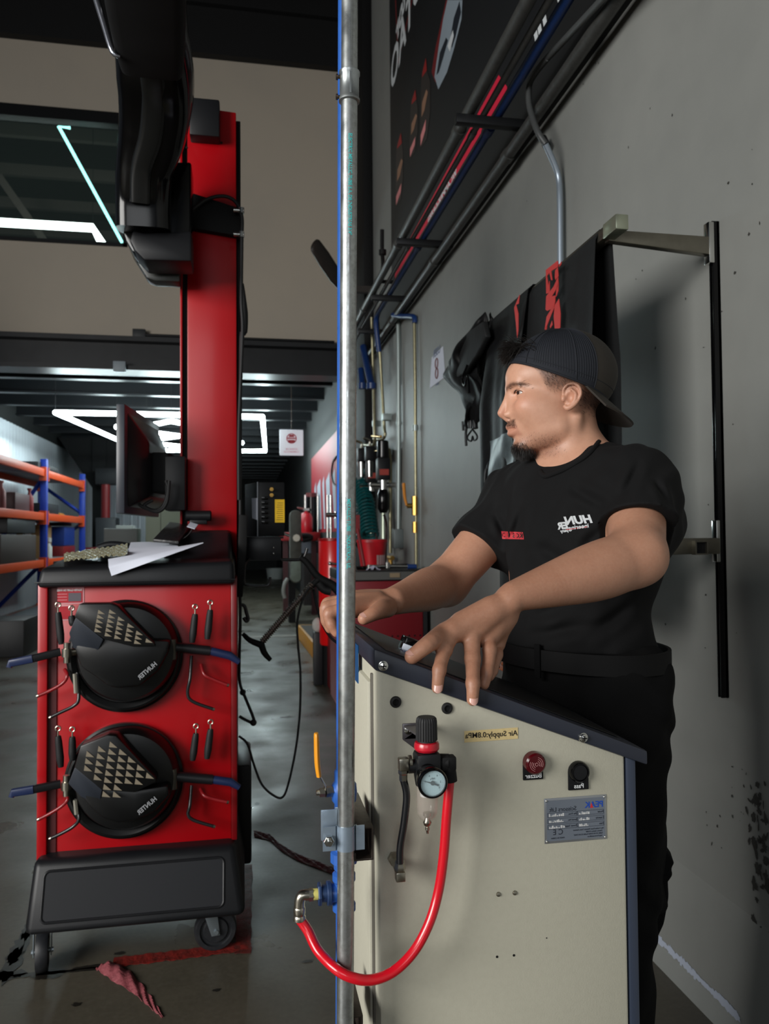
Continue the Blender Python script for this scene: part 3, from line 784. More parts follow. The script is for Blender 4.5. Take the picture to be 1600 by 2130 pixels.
# yellow pressure label
a = atY(967, 1541, YF); b = atY(1078, 1532, YF)
zc = 1.0305
lb = obj('pressure_label', MB().prism([(.2905, YF - .0008, zc - .0085), (.3655, YF - .0008, zc - .0075), (.3655, YF - .0008, zc + .0075), (.2905, YF - .0008, zc + .0065)], (0, .0008, 0)), mat('label_yellow', rgb(222, 200, 146), .55, noise=(150, .25, rgb(186, 158, 100))), con)
obj('lettering', text_mb('Air Supply:0.8MPa', .0100, FM((.328, YF - .0012, zc + .0002)), depth=.0001, bold=.0001), mat('ink', rgb(40, 36, 30), .7), lb)
def pilot(px0, py0, px1, py1, cx, cy, rr, txt, label, red):
    p0 = atY(px0, py1, YF); p1 = atY(px1, py0, YF); c = atY(cx, cy, YF)
    w = p1.x - p0.x
    cz = c.z; n = 14
    xm = (p0.x + p1.x) / 2
    poly = [(p0.x, YF - .0006, p0.z), (p1.x, YF - .0006, p0.z)]
    poly += [(xm + w / 2 * math.cos(PI * k / n), YF - .0006, (p1.z - w / 2) + w / 2 * math.sin(PI * k / n)) for k in range(n + 1)]
    pl = obj('indicator' if red else 'push_button', MB().prism(poly, (0, -.003, 0), .0008), black, con, label=label)
    if red:
        obj('dome', MB().lathe([(rr, 0), (rr, .003), (rr * .96, .010), (rr * .8, .0125), (0, .0135)], Vector((xm, YF - .003, cz)), (0, -1, 0), n=32), mat('buzzer_red', rgb(74, 6, 14), .22, spec=.4), pl)
        ar = MB()
        for k, q in enumerate((.14, .3, .46, .62, .76)):
            for h in (0, 1):
                if k == 0 and h: continue
                a0 = 0 if k == 0 else (-.62 + PI * h * 1.0 + .55 * k * .12); a1 = 2 * PI if k == 0 else a0 + 1.75
                pts = []
                for j in range(13):
                    t = a0 + (a1 - a0) * j / 12
                    pts.append(Vector((xm + rr * q * math.cos(t), YF - .003 - .0134 + .002 * q * q, cz + rr * q * math.sin(t))))
                ar.tube(pts, .00028, n=5, smooth=0)
        obj('sound_rings', ar, mat('ring_ink', rgb(205, 150, 150), .6), pl)
    else:
        obj('button_ring', MB().lathe([(rr, 0), (rr, .005), (rr * .88, .0075), (rr * .78, .0075), (rr * .74, .0055)], Vector((xm, YF - .003, cz)), (0, -1, 0), n=32, cap=False), gloss, pl)
        obj('button', MB().lathe([(rr * .76, 0), (rr * .76, .0055), (rr * .7, .0063), (0, .0066)], Vector((xm, YF - .003, cz)), (0, -1, 0), n=32), black, pl)
    obj('lettering', text_mb(txt, .0085, FM((xm, YF - .0042, p0.z + .0055)), depth=.0001, bold=.0001), white, pl)
pilot(1087, 1560, 1128, 1622, 1110, 1583, .0148, 'Buzzer', 'dark red round buzzer on a black plate', True)
pilot(1181, 1580, 1222, 1643, 1204, 1603, .0142, 'Pass', 'round black push button on a black plate', False)
# name plate
NX0, NX1, NZ0, NZ1 = .4015, .492, .8795, .940
npm = mat('plate_alu', rgb(120, 128, 140), .38, .35)
npl = obj('name_plate', MB().box((NX0, YF - .0012, NZ0), (NX1, YF, NZ1), .0004), mat('plate_edge', rgb(176, 180, 186), .3, .8), con)
obj('plate_field', MB().box((NX0 + .003, YF - .0015, NZ0 + .003), (NX1 - .003, YF - .0005, NZ1 - .003)), npm, npl)
ink = mat('plate_ink', rgb(28, 32, 44), .6); bl = mat('plate_blue', rgb(24, 70, 170), .5)
def nt(t, s, x, z, m=ink, sx=1.0, nm='lettering', bold=0.0):
    return text_mb(t, s, FM((x, YF - .0018, z)), depth=.00008, sx=sx, bold=bold), m
mb, _ = nt('PEAK', .0115, NX1 - .0185, NZ1 - .0125, sx=1.0, bold=.0002); obj('maker_lettering', mb, bl, npl)
obj('maker_mark', MB().prism([(NX1 - .0245, YF - .0019, NZ1 - .0165), (NX1 - .0200, YF - .0019, NZ1 - .0165), (NX1 - .0222, YF - .0019, NZ1 - .0095)], (0, .0002, 0)), mat('plate_red', rgb(200, 40, 50), .5), npl)
inkm = MB()
for t, s, x, z, sx in (('Scissors Lift', .0082, NX0 + .0265, NZ1 - .0155, 1.0), ('C E', .0105, NX0 + .019, NZ0 + .0145, .95), ('MADE IN CHINA', .0026, NX0 + .0185, NZ0 + .0068, 1.0),
                   ('Model', .0034, NX1 - .009, NZ1 - .0225, 1), ('Capacity', .0034, NX1 - .0105, NZ1 - .0305, 1), ('Date', .0034, NX1 - .008, NZ1 - .0385, 1),
                   ('Air Pres.', .0034, NX0 + .040, NZ1 - .0225, 1), ('Serial No.', .0034, NX0 + .040, NZ1 - .0305, 1), ('Power Supply', .0034, NX0 + .037, NZ1 - .0385, 1),
                   ('No.1 Lushan Road, Wanxiao Town, Harbour', .0027, NX1 - .0275, NZ0 + .0155, .9), ('District, Suzhou 215200', .0027, NX1 - .019, NZ0 + .0122, .9),
                   ('Tel:86 512 81123456 Fax:86 512 81123567', .0027, NX1 - .0275, NZ0 + .0089, .9), ('http://www.autolift.cn', .0027, NX1 - .018, NZ0 + .0056, .9)):
    q, _ = nt(t, s, x, z, sx=sx); inkm.add(q.v, q.f)
def frame_line(x0_, z0_, x1_, z1_, w=.0003):
    y0, y1 = YF - .0018, YF - .0014
    inkm.box((x0_, y0, z0_), (x1_, y1, z0_ + w)).box((x0_, y0, z1_ - w), (x1_, y1, z1_)).box((x0_, y0, z0_), (x0_ + w, y1, z1_)).box((x1_ - w, y0, z0_), (x1_, y1, z1_))
for k in range(3):
    z = NZ1 - .0255 - .008 * k
    frame_line(NX0 + .0475, z, NX1 - .0045, z + .006); frame_line(NX0 + .0045, z, NX0 + .0465, z + .006)
obj('plate_printing', inkm, ink, npl)
rr_ = random.Random(3)
for k in range(3):
    z = NZ1 - .0255 - .008 * k
    for (xa, xb) in ((NX0 + .050, NX0 + .068), (NX0 + .0065, NX0 + .030)):
        x = xa; stm = MB()
        while x < xb - rr_.random() * .006:
            w = rr_.uniform(.0006, .0022); h_ = rr_.uniform(.001, .004); stm.box((x, YF - .0019, z + .001), (x + w, YF - .0015, z + .001 + h_)); x += w + rr_.uniform(.0002, .0012)
        obj('stamped_figures', stm, mat('stamp_pale', rgb(205, 205, 205), .4), npl)
for x in (NX0 + .003, NX1 - .003):
    for z in (NZ0 + .003, NZ1 - .003):
        obj('rivet', MB().sphere((x, YF - .0014, z), .0017, 12, 8), chrome, npl)
# blue decal on the left side
d0 = atX(744, 1378, XL - .0065)
obj('side_decal', MB().box((XL - .0072, d0.y - .006, d0.z - .03), (XL - .006, d0.y + .03, d0.z + .026)), mat('decal_blue', rgb(20, 80, 130), .4), con)

# --- air regulator on the console face
RYc = YF - .046
rc = atY(888, 1580, RYc)
reg = thing('air_regulator', tuple(rc), 'black air regulator with gauge', 'x'); del reg['category']; del reg['label']; attach(reg, con)
RX = rc.x
def RZ(py): return atY(888, py, RYc).z
k_ = RZ(1490)
kn = MB()
R0 = .0138; ng = 24
prof = [(RZ(1538), 1.0), (RZ(1500), .97), (RZ(1494), .92), (RZ(1491), .8)]
vs = []; N = ng * 4
for z, s in prof:
    for i in range(N):
        g = .93 if (i % 4) in (0,) else 1.0
        t = 2 * PI * i / N; vs.append((RX + R0 * s * g * math.cos(t), RYc + R0 * s * g * math.sin(t), z))
fs = []
for k in range(len(prof) - 1):
    for i in range(N): fs.append((k * N + i, k * N + (i + 1) % N, (k + 1) * N + (i + 1) % N, (k + 1) * N + i))
fs.append(tuple(range((len(prof) - 1) * N, len(prof) * N))); kn.add(vs, fs)
kn.lathe([(R0 * .86, RZ(1545)), (R0 * .86, RZ(1538)), (R0 * .5, RZ(1538))], (RX, RYc, 0), n=32, cap=False)
obj('knob', kn, rubber, reg)
obj('lock_ring', MB().lathe([(.0140, RZ(1561)), (.0163, RZ(1556)), (.0163, RZ(1548)), (.0150, RZ(1543)), (.011, RZ(1541)), (.009, RZ(1541))], (RX, RYc, 0), n=12), mat('ring_red', rgb(190, 20, 40), .3, coat=.3), reg)
obj('regulator_body', MB().box((RX - .0158, RYc - .015, RZ(1612)), (RX + .0158, RYc + .015, RZ(1562)), .005).lathe([(.0145, RZ(1632)), (.0165, RZ(1612)), (.0165, RZ(1600))], (RX, RYc, 0), n=28).cyl((RX - .024, RYc, RZ(1592)), (RX + .024, RYc, RZ(1592)), .0085), black, reg)
gc = atY(899, 1627, YF - .085); gR = .0172
gy = gc.y
ga = obj('gauge', MB().lathe([(.012, -.028), (.0155, -.018), (gR + .0004, -.006), (gR + .0014, .004), (gR, .0065), (gR * .9, .0065), (gR * .88, .003)], gc, (0, -1, 0), n=48, cap=False).cyl(gc + Vector((0, .0, 0)), gc + Vector((0, .034, .004)), .0125), gloss, reg)
obj('gauge_face', MB().cyl(gc + Vector((0, -.002, 0)), gc + Vector((0, -.0025, 0)), gR * .92, n=40), mat('gauge_face', rgb(178, 204, 210), .5), ga)
obj('gauge_glass', MB().cyl(gc + Vector((0, -.0048, 0)), gc + Vector((0, -.0055, 0)), gR * .9, n=40), mat('gauge_glass', rgb(200, 220, 225), .05, alpha=.12), ga)
tk = MB()
for k in range(31):
    t = math.radians(-45 + 270 * k / 30); r1 = gR * .8; r0 = gR * (.7 if k % 5 == 0 else .75)
    tk.tube([gc + Vector((math.cos(t) * r0, -.0027, math.sin(t) * r0)), gc + Vector((math.cos(t) * r1, -.0027, math.sin(t) * r1))], .00012, n=4, smooth=0)
for t_, x, z in (('0', .6, -.45), ('2', .72, .05), ('4', .42, .6), ('6', -.3, .62), ('8', -.66, .15), ('MPa', 0, .35)):
    q = text_mb(t_, .0035, FM(gc + Vector((gR * x * .8, -.0028, gR * z * .8))), depth=.00005); tk.add(q.v, q.f)
obj('gauge_scale', tk, ink, ga)
obj('gauge_needle', MB().prism([gc + Vector((-gR * .78, -.0032, gR * .22)), gc + Vector((gR * .42, -.0032, -gR * .26)), gc + Vector((gR * .44, -.0032, -gR * .12)), gc + Vector((gR * .1, -.0032, .0002))], (0, -.0003, 0)).cyl(gc + Vector((0, -.003, 0)), gc + Vector((0, -.0042, 0)), gR * .16, n=16), matteb, ga)
clearp = mat('clear_bowl', rgb(190, 180, 170), .06, alpha=.22)
obj('filter_bowl', MB().lathe([(.0145, RZ(1625)), (.0142, RZ(1660)), (.0135, RZ(1688)), (.009, RZ(1703)), (.004, RZ(1708)), (.0, RZ(1708))], (RX, RYc, 0), n=36, cap=False).lathe([(.0132, RZ(1625)), (.0129, RZ(1660)), (.0122, RZ(1687)), (.008, RZ(1700)), (.0, RZ(1703))], (RX, RYc, 0), n=36, cap=False), clearp, reg)
obj('filter_element', MB().cyl((RX, RYc, RZ(1655)), (RX, RYc, RZ(1625)), .009), white, reg)
obj('drain_fitting', MB().lathe([(.0, RZ(1735)), (.0015, RZ(1734)), (.0018, RZ(1728)), (.0028, RZ(1726)), (.0028, RZ(1722)), (.0018, RZ(1720)), (.0045, RZ(1716)), (.0055, RZ(1710)), (.004, RZ(1706)), (.003, RZ(1700)), (.0055, RZ(1696)), (.0055, RZ(1690)), (0, RZ(1688))], (RX, RYc, 0), n=20), nickel, reg)
p = atY(852, 1521, YF - .012)
brk = MB().box((p.x - .0075, YF - .004, p.z - .013), (RX, YF - .001, p.z + .008), .001).prism([(RX - .02, YF - .004, p.z + .006), (RX + .016, YF - .004, p.z + .006), (RX + .012, RYc, p.z + .004), (RX - .012, RYc, p.z + .004)], (0, 0, -.0025)).prism([(p.x - .007, YF - .004, p.z - .013), (RX, YF - .004, p.z - .03), (RX, YF - .004, p.z)], (0, .002, 0))
obj('mounting_bracket', brk, mat('bracket_grey', rgb(112, 108, 112), .35, .6), reg)
m = MB(); screw_head(m, Vector((p.x, YF - .004, p.z)), .005); obj('bracket_screw', m, chrome, reg)
# inlet elbow, black hose, lower fitting
e = atY(839, 1588, YF - .05)
el = MB().box(e + Vector((-.0062, -.006, -.008)), e + Vector((.0062, .006, .007)), .0012).cyl(e, Vector((RX - .022, RYc, e.z)), .0052, n=6).cyl(Vector((RX - .0235, RYc, e.z)), Vector((RX - .02, RYc, e.z)), .0085, n=16)
obj('inlet_elbow', el.lathe([(.0065, -.008), (.0065, -.012), (.0052, -.0135), (.0052, -.021)], e, n=6), nickel, reg)
hz = [e + Vector((0, 0, -.02)), atY(846, 1655, YF - .048), atY(841, 1710, YF - .045), atY(833, 1760, YF - .042), atY(832, 1795, YF - .04)]
obj('black_hose', MB().tube(hz, .0047, n=16, smooth=8), mat('hose_black', rgb(20, 21, 24), .28, coat=.3), con)
f = atY(832, 1815, YF - .038)
lf = MB().lathe([(.0055, .016), (.0062, .013), (.0062, .010), (.0072, .008), (.0072, .003), (.005, .0)], f, n=6).box(f + Vector((-.0058, -.0065, -.0095)), f + Vector((.006, .0065, .002)), .001).cyl(f, Vector((f.x, YF, f.z)), .0055, n=6).cyl(Vector((f.x, YF - .006, f.z + .003)), Vector((f.x, YF, f.z + .003)), .009, n=6)
obj('lower_fitting', lf, nickel, con)
o_ = atY(934, 1585, YF - .05)
obj('outlet_elbow', MB().box(o_ + Vector((-.011, -.008, -.009)), o_ + Vector((.008, .008, .008)), .002).cyl(o_ + Vector((0, 0, -.006)), o_ + Vector((.002, 0, -.024)), .0085).cyl(Vector((RX + .015, RYc, o_.z)), o_, .010), matteb, reg)

# things on the console top
sw = thing('selector_switch', tuple(onCap(862, 1345)), 'small switch with a painted glint under the thumb of the nearer hand', 'switch')
c0 = onCap(853, 1362)
mm = frame_M(c0, (1, 0, -.4), (0, 1, 0))
obj('switch_plate', MB().box((-.013, -.006, 0), (.02, .03, .003), .0008).xf(mm), mat('switch_plate', rgb(96, 104, 128), .2, .6), sw)
obj('switch_glint_strip', MB().box((-.011, .016, .003), (.016, .020, .012), .001).xf(mm), mat('switch_glint', rgb(225, 232, 245), .25), sw)  # bright reflection painted as a near-white strip
obj('switch_block', MB().box((-.009, .02, .002), (.026, .055, .022), .002).xf(mm), gloss, sw)
wd = mat('orange_wood', rgb(128, 66, 30), .6, noise=(50, .6, rgb(84, 40, 18)))
c0 = onCap(1075, 1408); mm = frame_M(c0, (.93, -.1, -.38), (0, 1, 0))
solo('wooden_block', MB().box((-.035, -.01, 0), (.03, .03, .012), .002).box((-.035, .018, .012), (.02, .03, .02), .002).xf(mm), wd, 'small orange wooden block lying on the console top by the man\'s belt', 'block')
c0 = onCap(1075, 1385); mm = frame_M(c0 + Vector((0, .020, -.0015)), (.9, 0, -.42), (.2, .4, .86))
solo('red_tag', MB().box((-.013, 0, -.001), (.013, .02, .002), .0005).xf(mm), mat('tag_red', rgb(150, 30, 44), .5), 'small red tag standing behind the orange wooden block', 'tag')
cbl = [onCap(1045, 1393, .004), onCap(1040, 1375, .012), atD(1044, 1350, 1.5), atD(1053, 1325, 1.56), atD(1062, 1300, 1.65)]
solo('grey_cord', MB().tube(cbl, .0035), mat('cord_grey', rgb(84, 94, 106), .5), 'thin grey cord rising from the console behind the nearer hand', 'cord')

# ================================================================== poles beside the console
PY = .94
def pole_x(z): return .1123 + .0110 * z
GR = .0103
pole = thing('galvanised_pole', (pole_x(0), PY, 0), 'tall galvanised steel conduit pole in front of the console', 'pole')
pm = mat('pole_galv', rgb(176, 180, 180), .36, .9, noise=[(20, .35, rgb(118, 116, 108)), (160, .3, rgb(86, 78, 66))], rnoise=(40, .14), bump=(240, .12, .0006))
pt = MB().cyl((pole_x(0), PY, 0), (pole_x(3.6), PY, 3.6), GR, n=40)
obj('pipe', pt, pm, pole)
za, zb_ = atY(730, 214, PY).z, atY(732, 150, PY).z
def PC(z, r1): return (pole_x(z), PY, z)
cpl = MB().lathe([(GR * 1.02, 0), (GR * 1.28, .001), (GR * 1.28, .0045), (GR * 1.18, .006), (GR * 1.18, zb_ - za - .006), (GR * 1.28, zb_ - za - .0045), (GR * 1.28, zb_ - za - .001), (GR * 1.02, zb_ - za)], PC(za, 0), (.011, 0, 1), n=36, cap=False)
cpl.box((pole_x(za) - .001, PY - GR * 1.25, za + .006), (pole_x(za) + .001, PY - GR, zb_ - .006))
obj('coupling', cpl, galv, pole)
for z in (za + .006, zb_ - .008):
    obj('coupling_screw', MB().cyl((pole_x(z) - GR, PY, z), (pole_x(z) - GR - .004, PY, z), .0022, n=10).cyl((pole_x(z) - GR - .004, PY, z), (pole_x(z) - GR - .0065, PY, z), .0037, n=12), mat('screw_bronze', rgb(110, 96, 84), .35, .9), pole)
tq = mat('pipe_print_teal', rgb(70, 190, 190), .5)
def wrap_text(txt, size, z0, up=True):
    m = text_mb(txt, size, Matrix.Identity(4), mirror=True, depth=.00001, sx=.9, bold=.0002)
    vs = []
    for (x, y, z) in m.v:
        a = -PI / 2 + (y / GR)      # around the pipe
        zz = z0 + x
        vs.append((pole_x(zz) + (GR + .0002 + z) * math.cos(a), PY + (GR + .0002 + z) * math.sin(a), zz))
    return MB().add(vs, m.f)
z1 = atY(727, 390, PY).z
obj('printed_lettering', wrap_text('ELECTRIC METALLIC TUBE S.A. DE INDUSTRIAS 3/4"', .0062, z1), tq, pole)
z2 = atY(723, 1110, PY).z
obj('printed_lettering', wrap_text('METALLIC TUBE   INDUSTRIAL  UL', .0062, z2), tq, pole)

BYY = .972
b_top = atY(720, 0, BYY); b_bot = atY(715.5, 2130, BYY)
BR = .0105
dirb = (b_top - b_bot).normalized()
def BX(z): return b_bot.x + (b_top.x - b_bot.x) * (z - b_bot.z) / (b_top.z - b_bot.z)
blue = thing('blue_air_pipe', (BX(0), BYY, 0), 'blue painted air supply pipe right behind the galvanised pole', 'pipe')
bpm = mat('blue_pipe_paint', rgb(46, 96, 178), .36, noise=(30, .25, rgb(30, 70, 140)), rnoise=(20, .1))
obj('pipe', MB().cyl((BX(0), BYY, 0), (BX(3.6), BYY, 3.6), BR, n=32), bpm, blue)
def BZ(py): return atY(700, py, BYY).z
def bl_(prof, n=32):
    z0 = BZ(prof[0][1]); return MB().lathe([(r, BZ(y) - z0) for r, y in prof], (BX(z0), BYY, z0), (0, 0, 1), n=n, cap=False)
obj('valve_body', bl_([(.0105, 1700), (.0125, 1695), (.0125, 1672), (.0155, 1665), (.0165, 1650), (.0155, 1632), (.0125, 1625), (.0125, 1604), (.0105, 1600)], 12), bpm, blue)
vz = BZ(1643); vx = BX(vz) - .016
obj('valve_nut', MB().cyl((vx, BYY - .003, vz), (vx - .009, BYY - .006, vz), .0065, n=6).cyl((vx - .009, BYY - .006, vz), (vx - .016, BYY - .006, vz), .0055, n=6).cyl((vx - .016, BYY - .006, vz), (vx - .02, BYY - .006, vz), .0035, n=10), nickel, blue)
h0 = Vector((vx - .011, BYY - .006, vz))
hA = atY(662, 1610, BYY - .01); hB = atY(658, 1524, BYY - .01)
vh = obj('valve_handle', MB().tube([h0, h0 + Vector((.002, 0, .008)), hA], .0026, smooth=2, prof=[(math.cos(2 * PI * k / 12) * .5, 1.5 * math.sin(2 * PI * k / 12)) for k in range(12)]), nickel, blue)
obj('handle_grip', MB().tube([hA + Vector((.001, 0, -.003)), hA.lerp(hB, .3) + Vector((-.0005, 0, 0)), hB.lerp(hA, .1), hB], [.0052, .0058, .0054, .0035], n=16, smooth=5, prof=[(math.cos(2 * PI * k / 16) * .62, 1.1 * math.sin(2 * PI * k / 16)) for k in range(16)]), mat('grip_yellow', rgb(228, 150, 30), .4), vh)
obj('union', bl_([(.0105, 1812), (.013, 1808), (.013, 1796), (.0172, 1793), (.0172, 1772), (.013, 1768), (.013, 1745), (.0105, 1740)], 10), bpm, blue)
obj('tee', bl_([(.0105, 1898), (.0145, 1893), (.0145, 1880), (.0125, 1876), (.0125, 1835), (.0145, 1831), (.0145, 1818), (.0105, 1813)], 28).cyl((BX(.85) - .002, BYY, BZ(1856)), (BX(.85) - .019, BYY, BZ(1856)), .0115), bpm, blue)
tz = BZ(1856); tx = BX(tz) - .016
obj('reducer_bushing', MB().cyl((tx, BYY, tz), (tx - .006, BYY, tz), .0148, n=12, bev=.001).cyl((tx - .006, BYY, tz), (tx - .0125, BYY, tz), .0105).cyl((tx - .0125, BYY, tz), (tx - .017, BYY, tz), .0138, n=6, bev=.001), mat('bushing_blue', rgb(40, 62, 100), .4, .2), blue)
obj('thread_tape', MB().cyl((tx - .017, BYY, tz), (tx - .025, BYY, tz), .0068), mat('tape_yellow', rgb(210, 200, 110), .6), blue)
ex = tx - .034
obj('hose_elbow', MB().cyl((tx - .023, BYY, tz), (ex + .006, BYY, tz), .0078, n=6).tube([(ex + .006, BYY, tz), (ex - .002, BYY, tz), (ex - .0055, BYY, tz - .006), (ex - .006, BYY, tz - .014)], .0066, n=16).lathe([(.0066, 0), (.0078, .001), (.0078, .005), (.0066, .007), (.0074, .009), (.0074, .0155), (.0066, .017)], (ex - .006, BYY, tz - .0305), n=24), nickel, blue)
# strap clamp holding the pole to the strut
cz0, cz1 = atY(720, 1773, PY - GR).z, atY(720, 1722, PY - GR).z
px_ = pole_x((cz0 + cz1) / 2)
CR = GR + .0012
arc = [(px_ + CR * math.cos(t), PY + CR * math.sin(t)) for t in [(-PI * .02) - PI * .96 * k / 14 for k in range(15)]]
outl = [(px_ + .022, PY - .006)] + [(px_ + .0115, PY - .006)] + arc + [(px_ - .013, PY - .003), (px_ - .0285, PY - .003)]
th = .0018
cl = MB()
vs = []; fs = []
for i, (x, y) in enumerate(outl):
    j0 = max(i - 1, 0); j1 = min(i + 1, len(outl) - 1)
    d = Vector((outl[j1][0] - outl[j0][0], outl[j1][1] - outl[j0][1])).normalized(); nx, ny = d.y, -d.x
    if ny > 0 and abs(ny) > .3: pass
    for zz in (cz0, cz1):
        vs += [(x, y, zz), (x - nx * -th, y - ny * -th, zz)]
for i in range(len(outl) - 1):
    a = 4 * i; b = a + 4
    fs += [(a, b, b + 2, a + 2), (a + 1, a + 3, b + 3, b + 1), (a, a + 1, b + 1, b), (a + 2, b + 2, b + 3, a + 3)]
fs += [(0, 2, 3, 1), (4 * len(outl) - 4, 4 * len(outl) - 3, 4 * len(outl) - 1, 4 * len(outl) - 2)]
cl.add(vs, fs)
clampm = mat('clamp_zinc', rgb(150, 166, 182), .34, .6, rnoise=(60, .1))
clamp = thing('pipe_clamp', (px_, PY, cz0), 'zinc strap clamp bolting the galvanised pole to the short strut', 'clamp')
obj('front_strap', cl, clampm, clamp)
obj('rear_strap', MB().box((px_ - .030, PY + .004, cz0 + .01), (px_ - .010, PY + .0062, cz1 + .018), .0008).box((px_ - .012, PY + GR, cz0 + .01), (px_ + .012, PY + GR + .0018, cz1 + .018), .0006), clampm, clamp)
bz = (cz0 + cz1) / 2 - .001
obj('bolt', MB().cyl((px_ - .0215, PY + .008, bz), (px_ - .0215, PY - .016, bz), .0032, n=16).cyl((px_ - .0215, PY - .0035, bz), (px_ - .0215, PY - .0095, bz), .0065, n=6, bev=.0008), chrome, clamp)
# strut channel ends
rust = mat('strut_brown', rgb(62, 54, 48), .45, .5, noise=(60, .6, rgb(38, 32, 28)), bump=(90, .4, .001))
def strut(x0_, x1_, z0_, z1_, y0_, y1_, label):
    o = MB(); t = .0025
    # C-section opening towards the pole (-X side up front): web at right, flanges, inturned lips
    sec = [(x0_, z1_), (x1_, z1_), (x1_, z0_), (x0_, z0_), (x0_, z0_ + .010), (x0_ + t, z0_ + .010), (x0_ + t, z0_ + t), (x1_ - t, z0_ + t), (x1_ - t, z1_ - t), (x0_ + t, z1_ - t), (x0_ + t, z1_ - .010), (x0_, z1_ - .010)]
    o.prism([(x, y0_, z) for x, z in sec], (0, y1_ - y0_, 0), .0006)
    return solo('strut_channel', o, rust, label, 'strut')
s0 = atY(740, 1792, PY + .002); s1 = atY(777, 1719, PY + .002)
strut(s0.x - .002, s1.x, s0.z, s1.z, PY + .002, PY + .13, 'short brown strut channel behind the pole, held by the strap clamp')
s0 = atY(738, 2190, PY + .03); s1 = atY(752, 2112, PY + .03)
strut(s0.x - .002, s1.x + .002, s0.z, s1.z, PY + .03, PY + .14, 'lower brown strut channel at the foot of the pole')
# red supply hose
hs = Vector((ex - .006, BYY, tz - .028))
pts = [(632, 1905, BYY), (640, 1935, BYY - .005), (662, 1978, BYY - .02), (700, 2016, BYY - .045), (735, 2034, BYY - .052), (775, 2038, BYY - .05), (820, 2020, BYY - .045), (862, 1978, BYY - .04), (893, 1920, BYY - .035), (912, 1855, BYY - .03), (923, 1780, BYY - .028), (929, 1700, BYY - .026), (936, 1620, YF - .05)]
P = [hs] + [atY(x, y, Y) for x, y, Y in pts[1:]]
solo('red_air_hose', MB().tube(P, .0062, n=20, smooth=8), mat('hose_red', rgb(206, 16, 34), .24, coat=.4), 'bright red air hose looping from the blue pipe up to the regulator', 'hose')

# ================================================================== red wheel-alignment cart
CY = 2.5
cart = thing('alignment_cart', (-.32, 2.8, 0), 'tall red wheel alignment cart with black top and base and a red column', 'cart')
blk = mat('moulded_black', rgb(20, 21, 24), .42, spec=.35, bump=(500, .2, .0006), rnoise=(5, .07))
X0, X1 = atY(78, 1500, CY).x, atY(481, 1500, CY).x
zb0, zt0 = .34, 1.165
cb = MB().box((X0 + .03, CY + .012, zb0), (X1, 3.05, zt0), .003)
obj('cabinet', cb, redpaint, cart)
obj('corner_flange', MB().box((X0, CY - .006, zb0 - .012), (X0 + .028, 3.05, zt0), .003), redpaint, cart)
obj('gap_shade_strip', MB().box((X0 + .028, CY + .008, zb0), (X0 + .052, CY + .0125, zt0)), mat('gap_shade_red', rgb(70, 6, 10), .6), cart)  # shade of the recess painted as a dark red strip
obj('side_panel', MB().box((X1, CY + .006, zb0), (X1 + .018, 3.05, zt0), .003), mat('red_paint_shaded', rgb(120, 6, 14), .35), cart)  # same red darkened, side shade put into the colour
# top tray, slopes up to the back
tx0, tx1 = atY(74, 1210, CY - .03).x, atY(489, 1210, CY - .03).x
tr = MB()
yf, yb = CY - .035, 3.08
bm = bmesh.new()
zl = 1.148
pts = [(tx0, yf, zl), (tx1, yf, zl), (tx1, yb, zl), (tx0, yb, zl), (tx0 + .012, yf + .012, 1.208), (tx1 - .004, yf + .012, 1.222), (tx1 - .004, yb, 1.26), (tx0 + .012, yb, 1.255)]
vv = [bm.verts.new(p) for p in pts]
for f in ((3, 2, 1, 0), (4, 5, 6, 7), (0, 1, 5, 4), (1, 2, 6, 5), (2, 3, 7, 6), (3, 0, 4, 7)): bm.faces.new([vv[i] for i in f])
bmesh.ops.bevel(bm, geom=bm.edges[:], offset=.016, segments=3, profile=.5, affect='EDGES')
tr.bm(bm)
obj('top_tray', tr, blk, cart)
obj('tray_lip', MB().box((tx0 - .002, yf - .002, zl + .014), (tx1 + .001, yf + .02, zl + .018), .001), blk, cart)
# raised rear deck at the right of the tray
rd = []
ax0, ax1 = atY(330, 1140, 2.62).x, tx1 - .008
bm = bmesh.new()
pts = [(ax0, 2.60, 1.20), (ax1, 2.50, 1.20), (ax1, 3.0, 1.20), (ax0, 3.0, 1.20), (ax0 + .045, 2.80, 1.318), (ax1 - .01, 2.74, 1.315), (ax1 - .01, 2.99, 1.33), (ax0 + .045, 2.99, 1.33)]
vv = [bm.verts.new(p) for p in pts]
for f in ((3, 2, 1, 0), (4, 5, 6, 7), (0, 1, 5, 4), (1, 2, 6, 5), (2, 3, 7, 6), (3, 0, 4, 7)): bm.faces.new([vv[i] for i in f])
bmesh.ops.bevel(bm, geom=bm.edges[:], offset=.014, segments=3, profile=.5, affect='EDGES')
obj('raised_deck', MB().bm(bm), blk, cart)
# column
KY = 2.86
kx0, kx1 = atY(375, 700, KY).x, atY(492, 700, KY).x
ktop = atY(470, 232, KY).z
col = MB().prism([(kx0 + .025, KY, 1.15), (kx1, KY, 1.15), (kx1, KY, ktop), (kx0 + .025, KY, ktop + .01)], (0, .16, 0), .003)
obj('column', col, redpaint, cart)
obj('column_flange', MB().box((kx0, KY - .012, 1.15), (kx0 + .008, KY + .16, ktop - .1), .002), redpaint, cart)
obj('column_channel', MB().box((kx0 + .008, KY + .01, 1.15), (kx0 + .026, KY + .15, ktop)), matteb, cart)
obj('column_rear', MB().box((kx1, KY + .02, 1.15), (kx1 + .016, KY + .17, ktop - .02), .003), matteb, cart)
b = [atY(x, y, KY - .04) for x, y in ((395, 285), (457, 213))]
obj('column_cap_block', MB().box((b[0].x, KY - .06, b[0].z), (b[1].x, KY + .02, b[1].z), .006), black, cart)
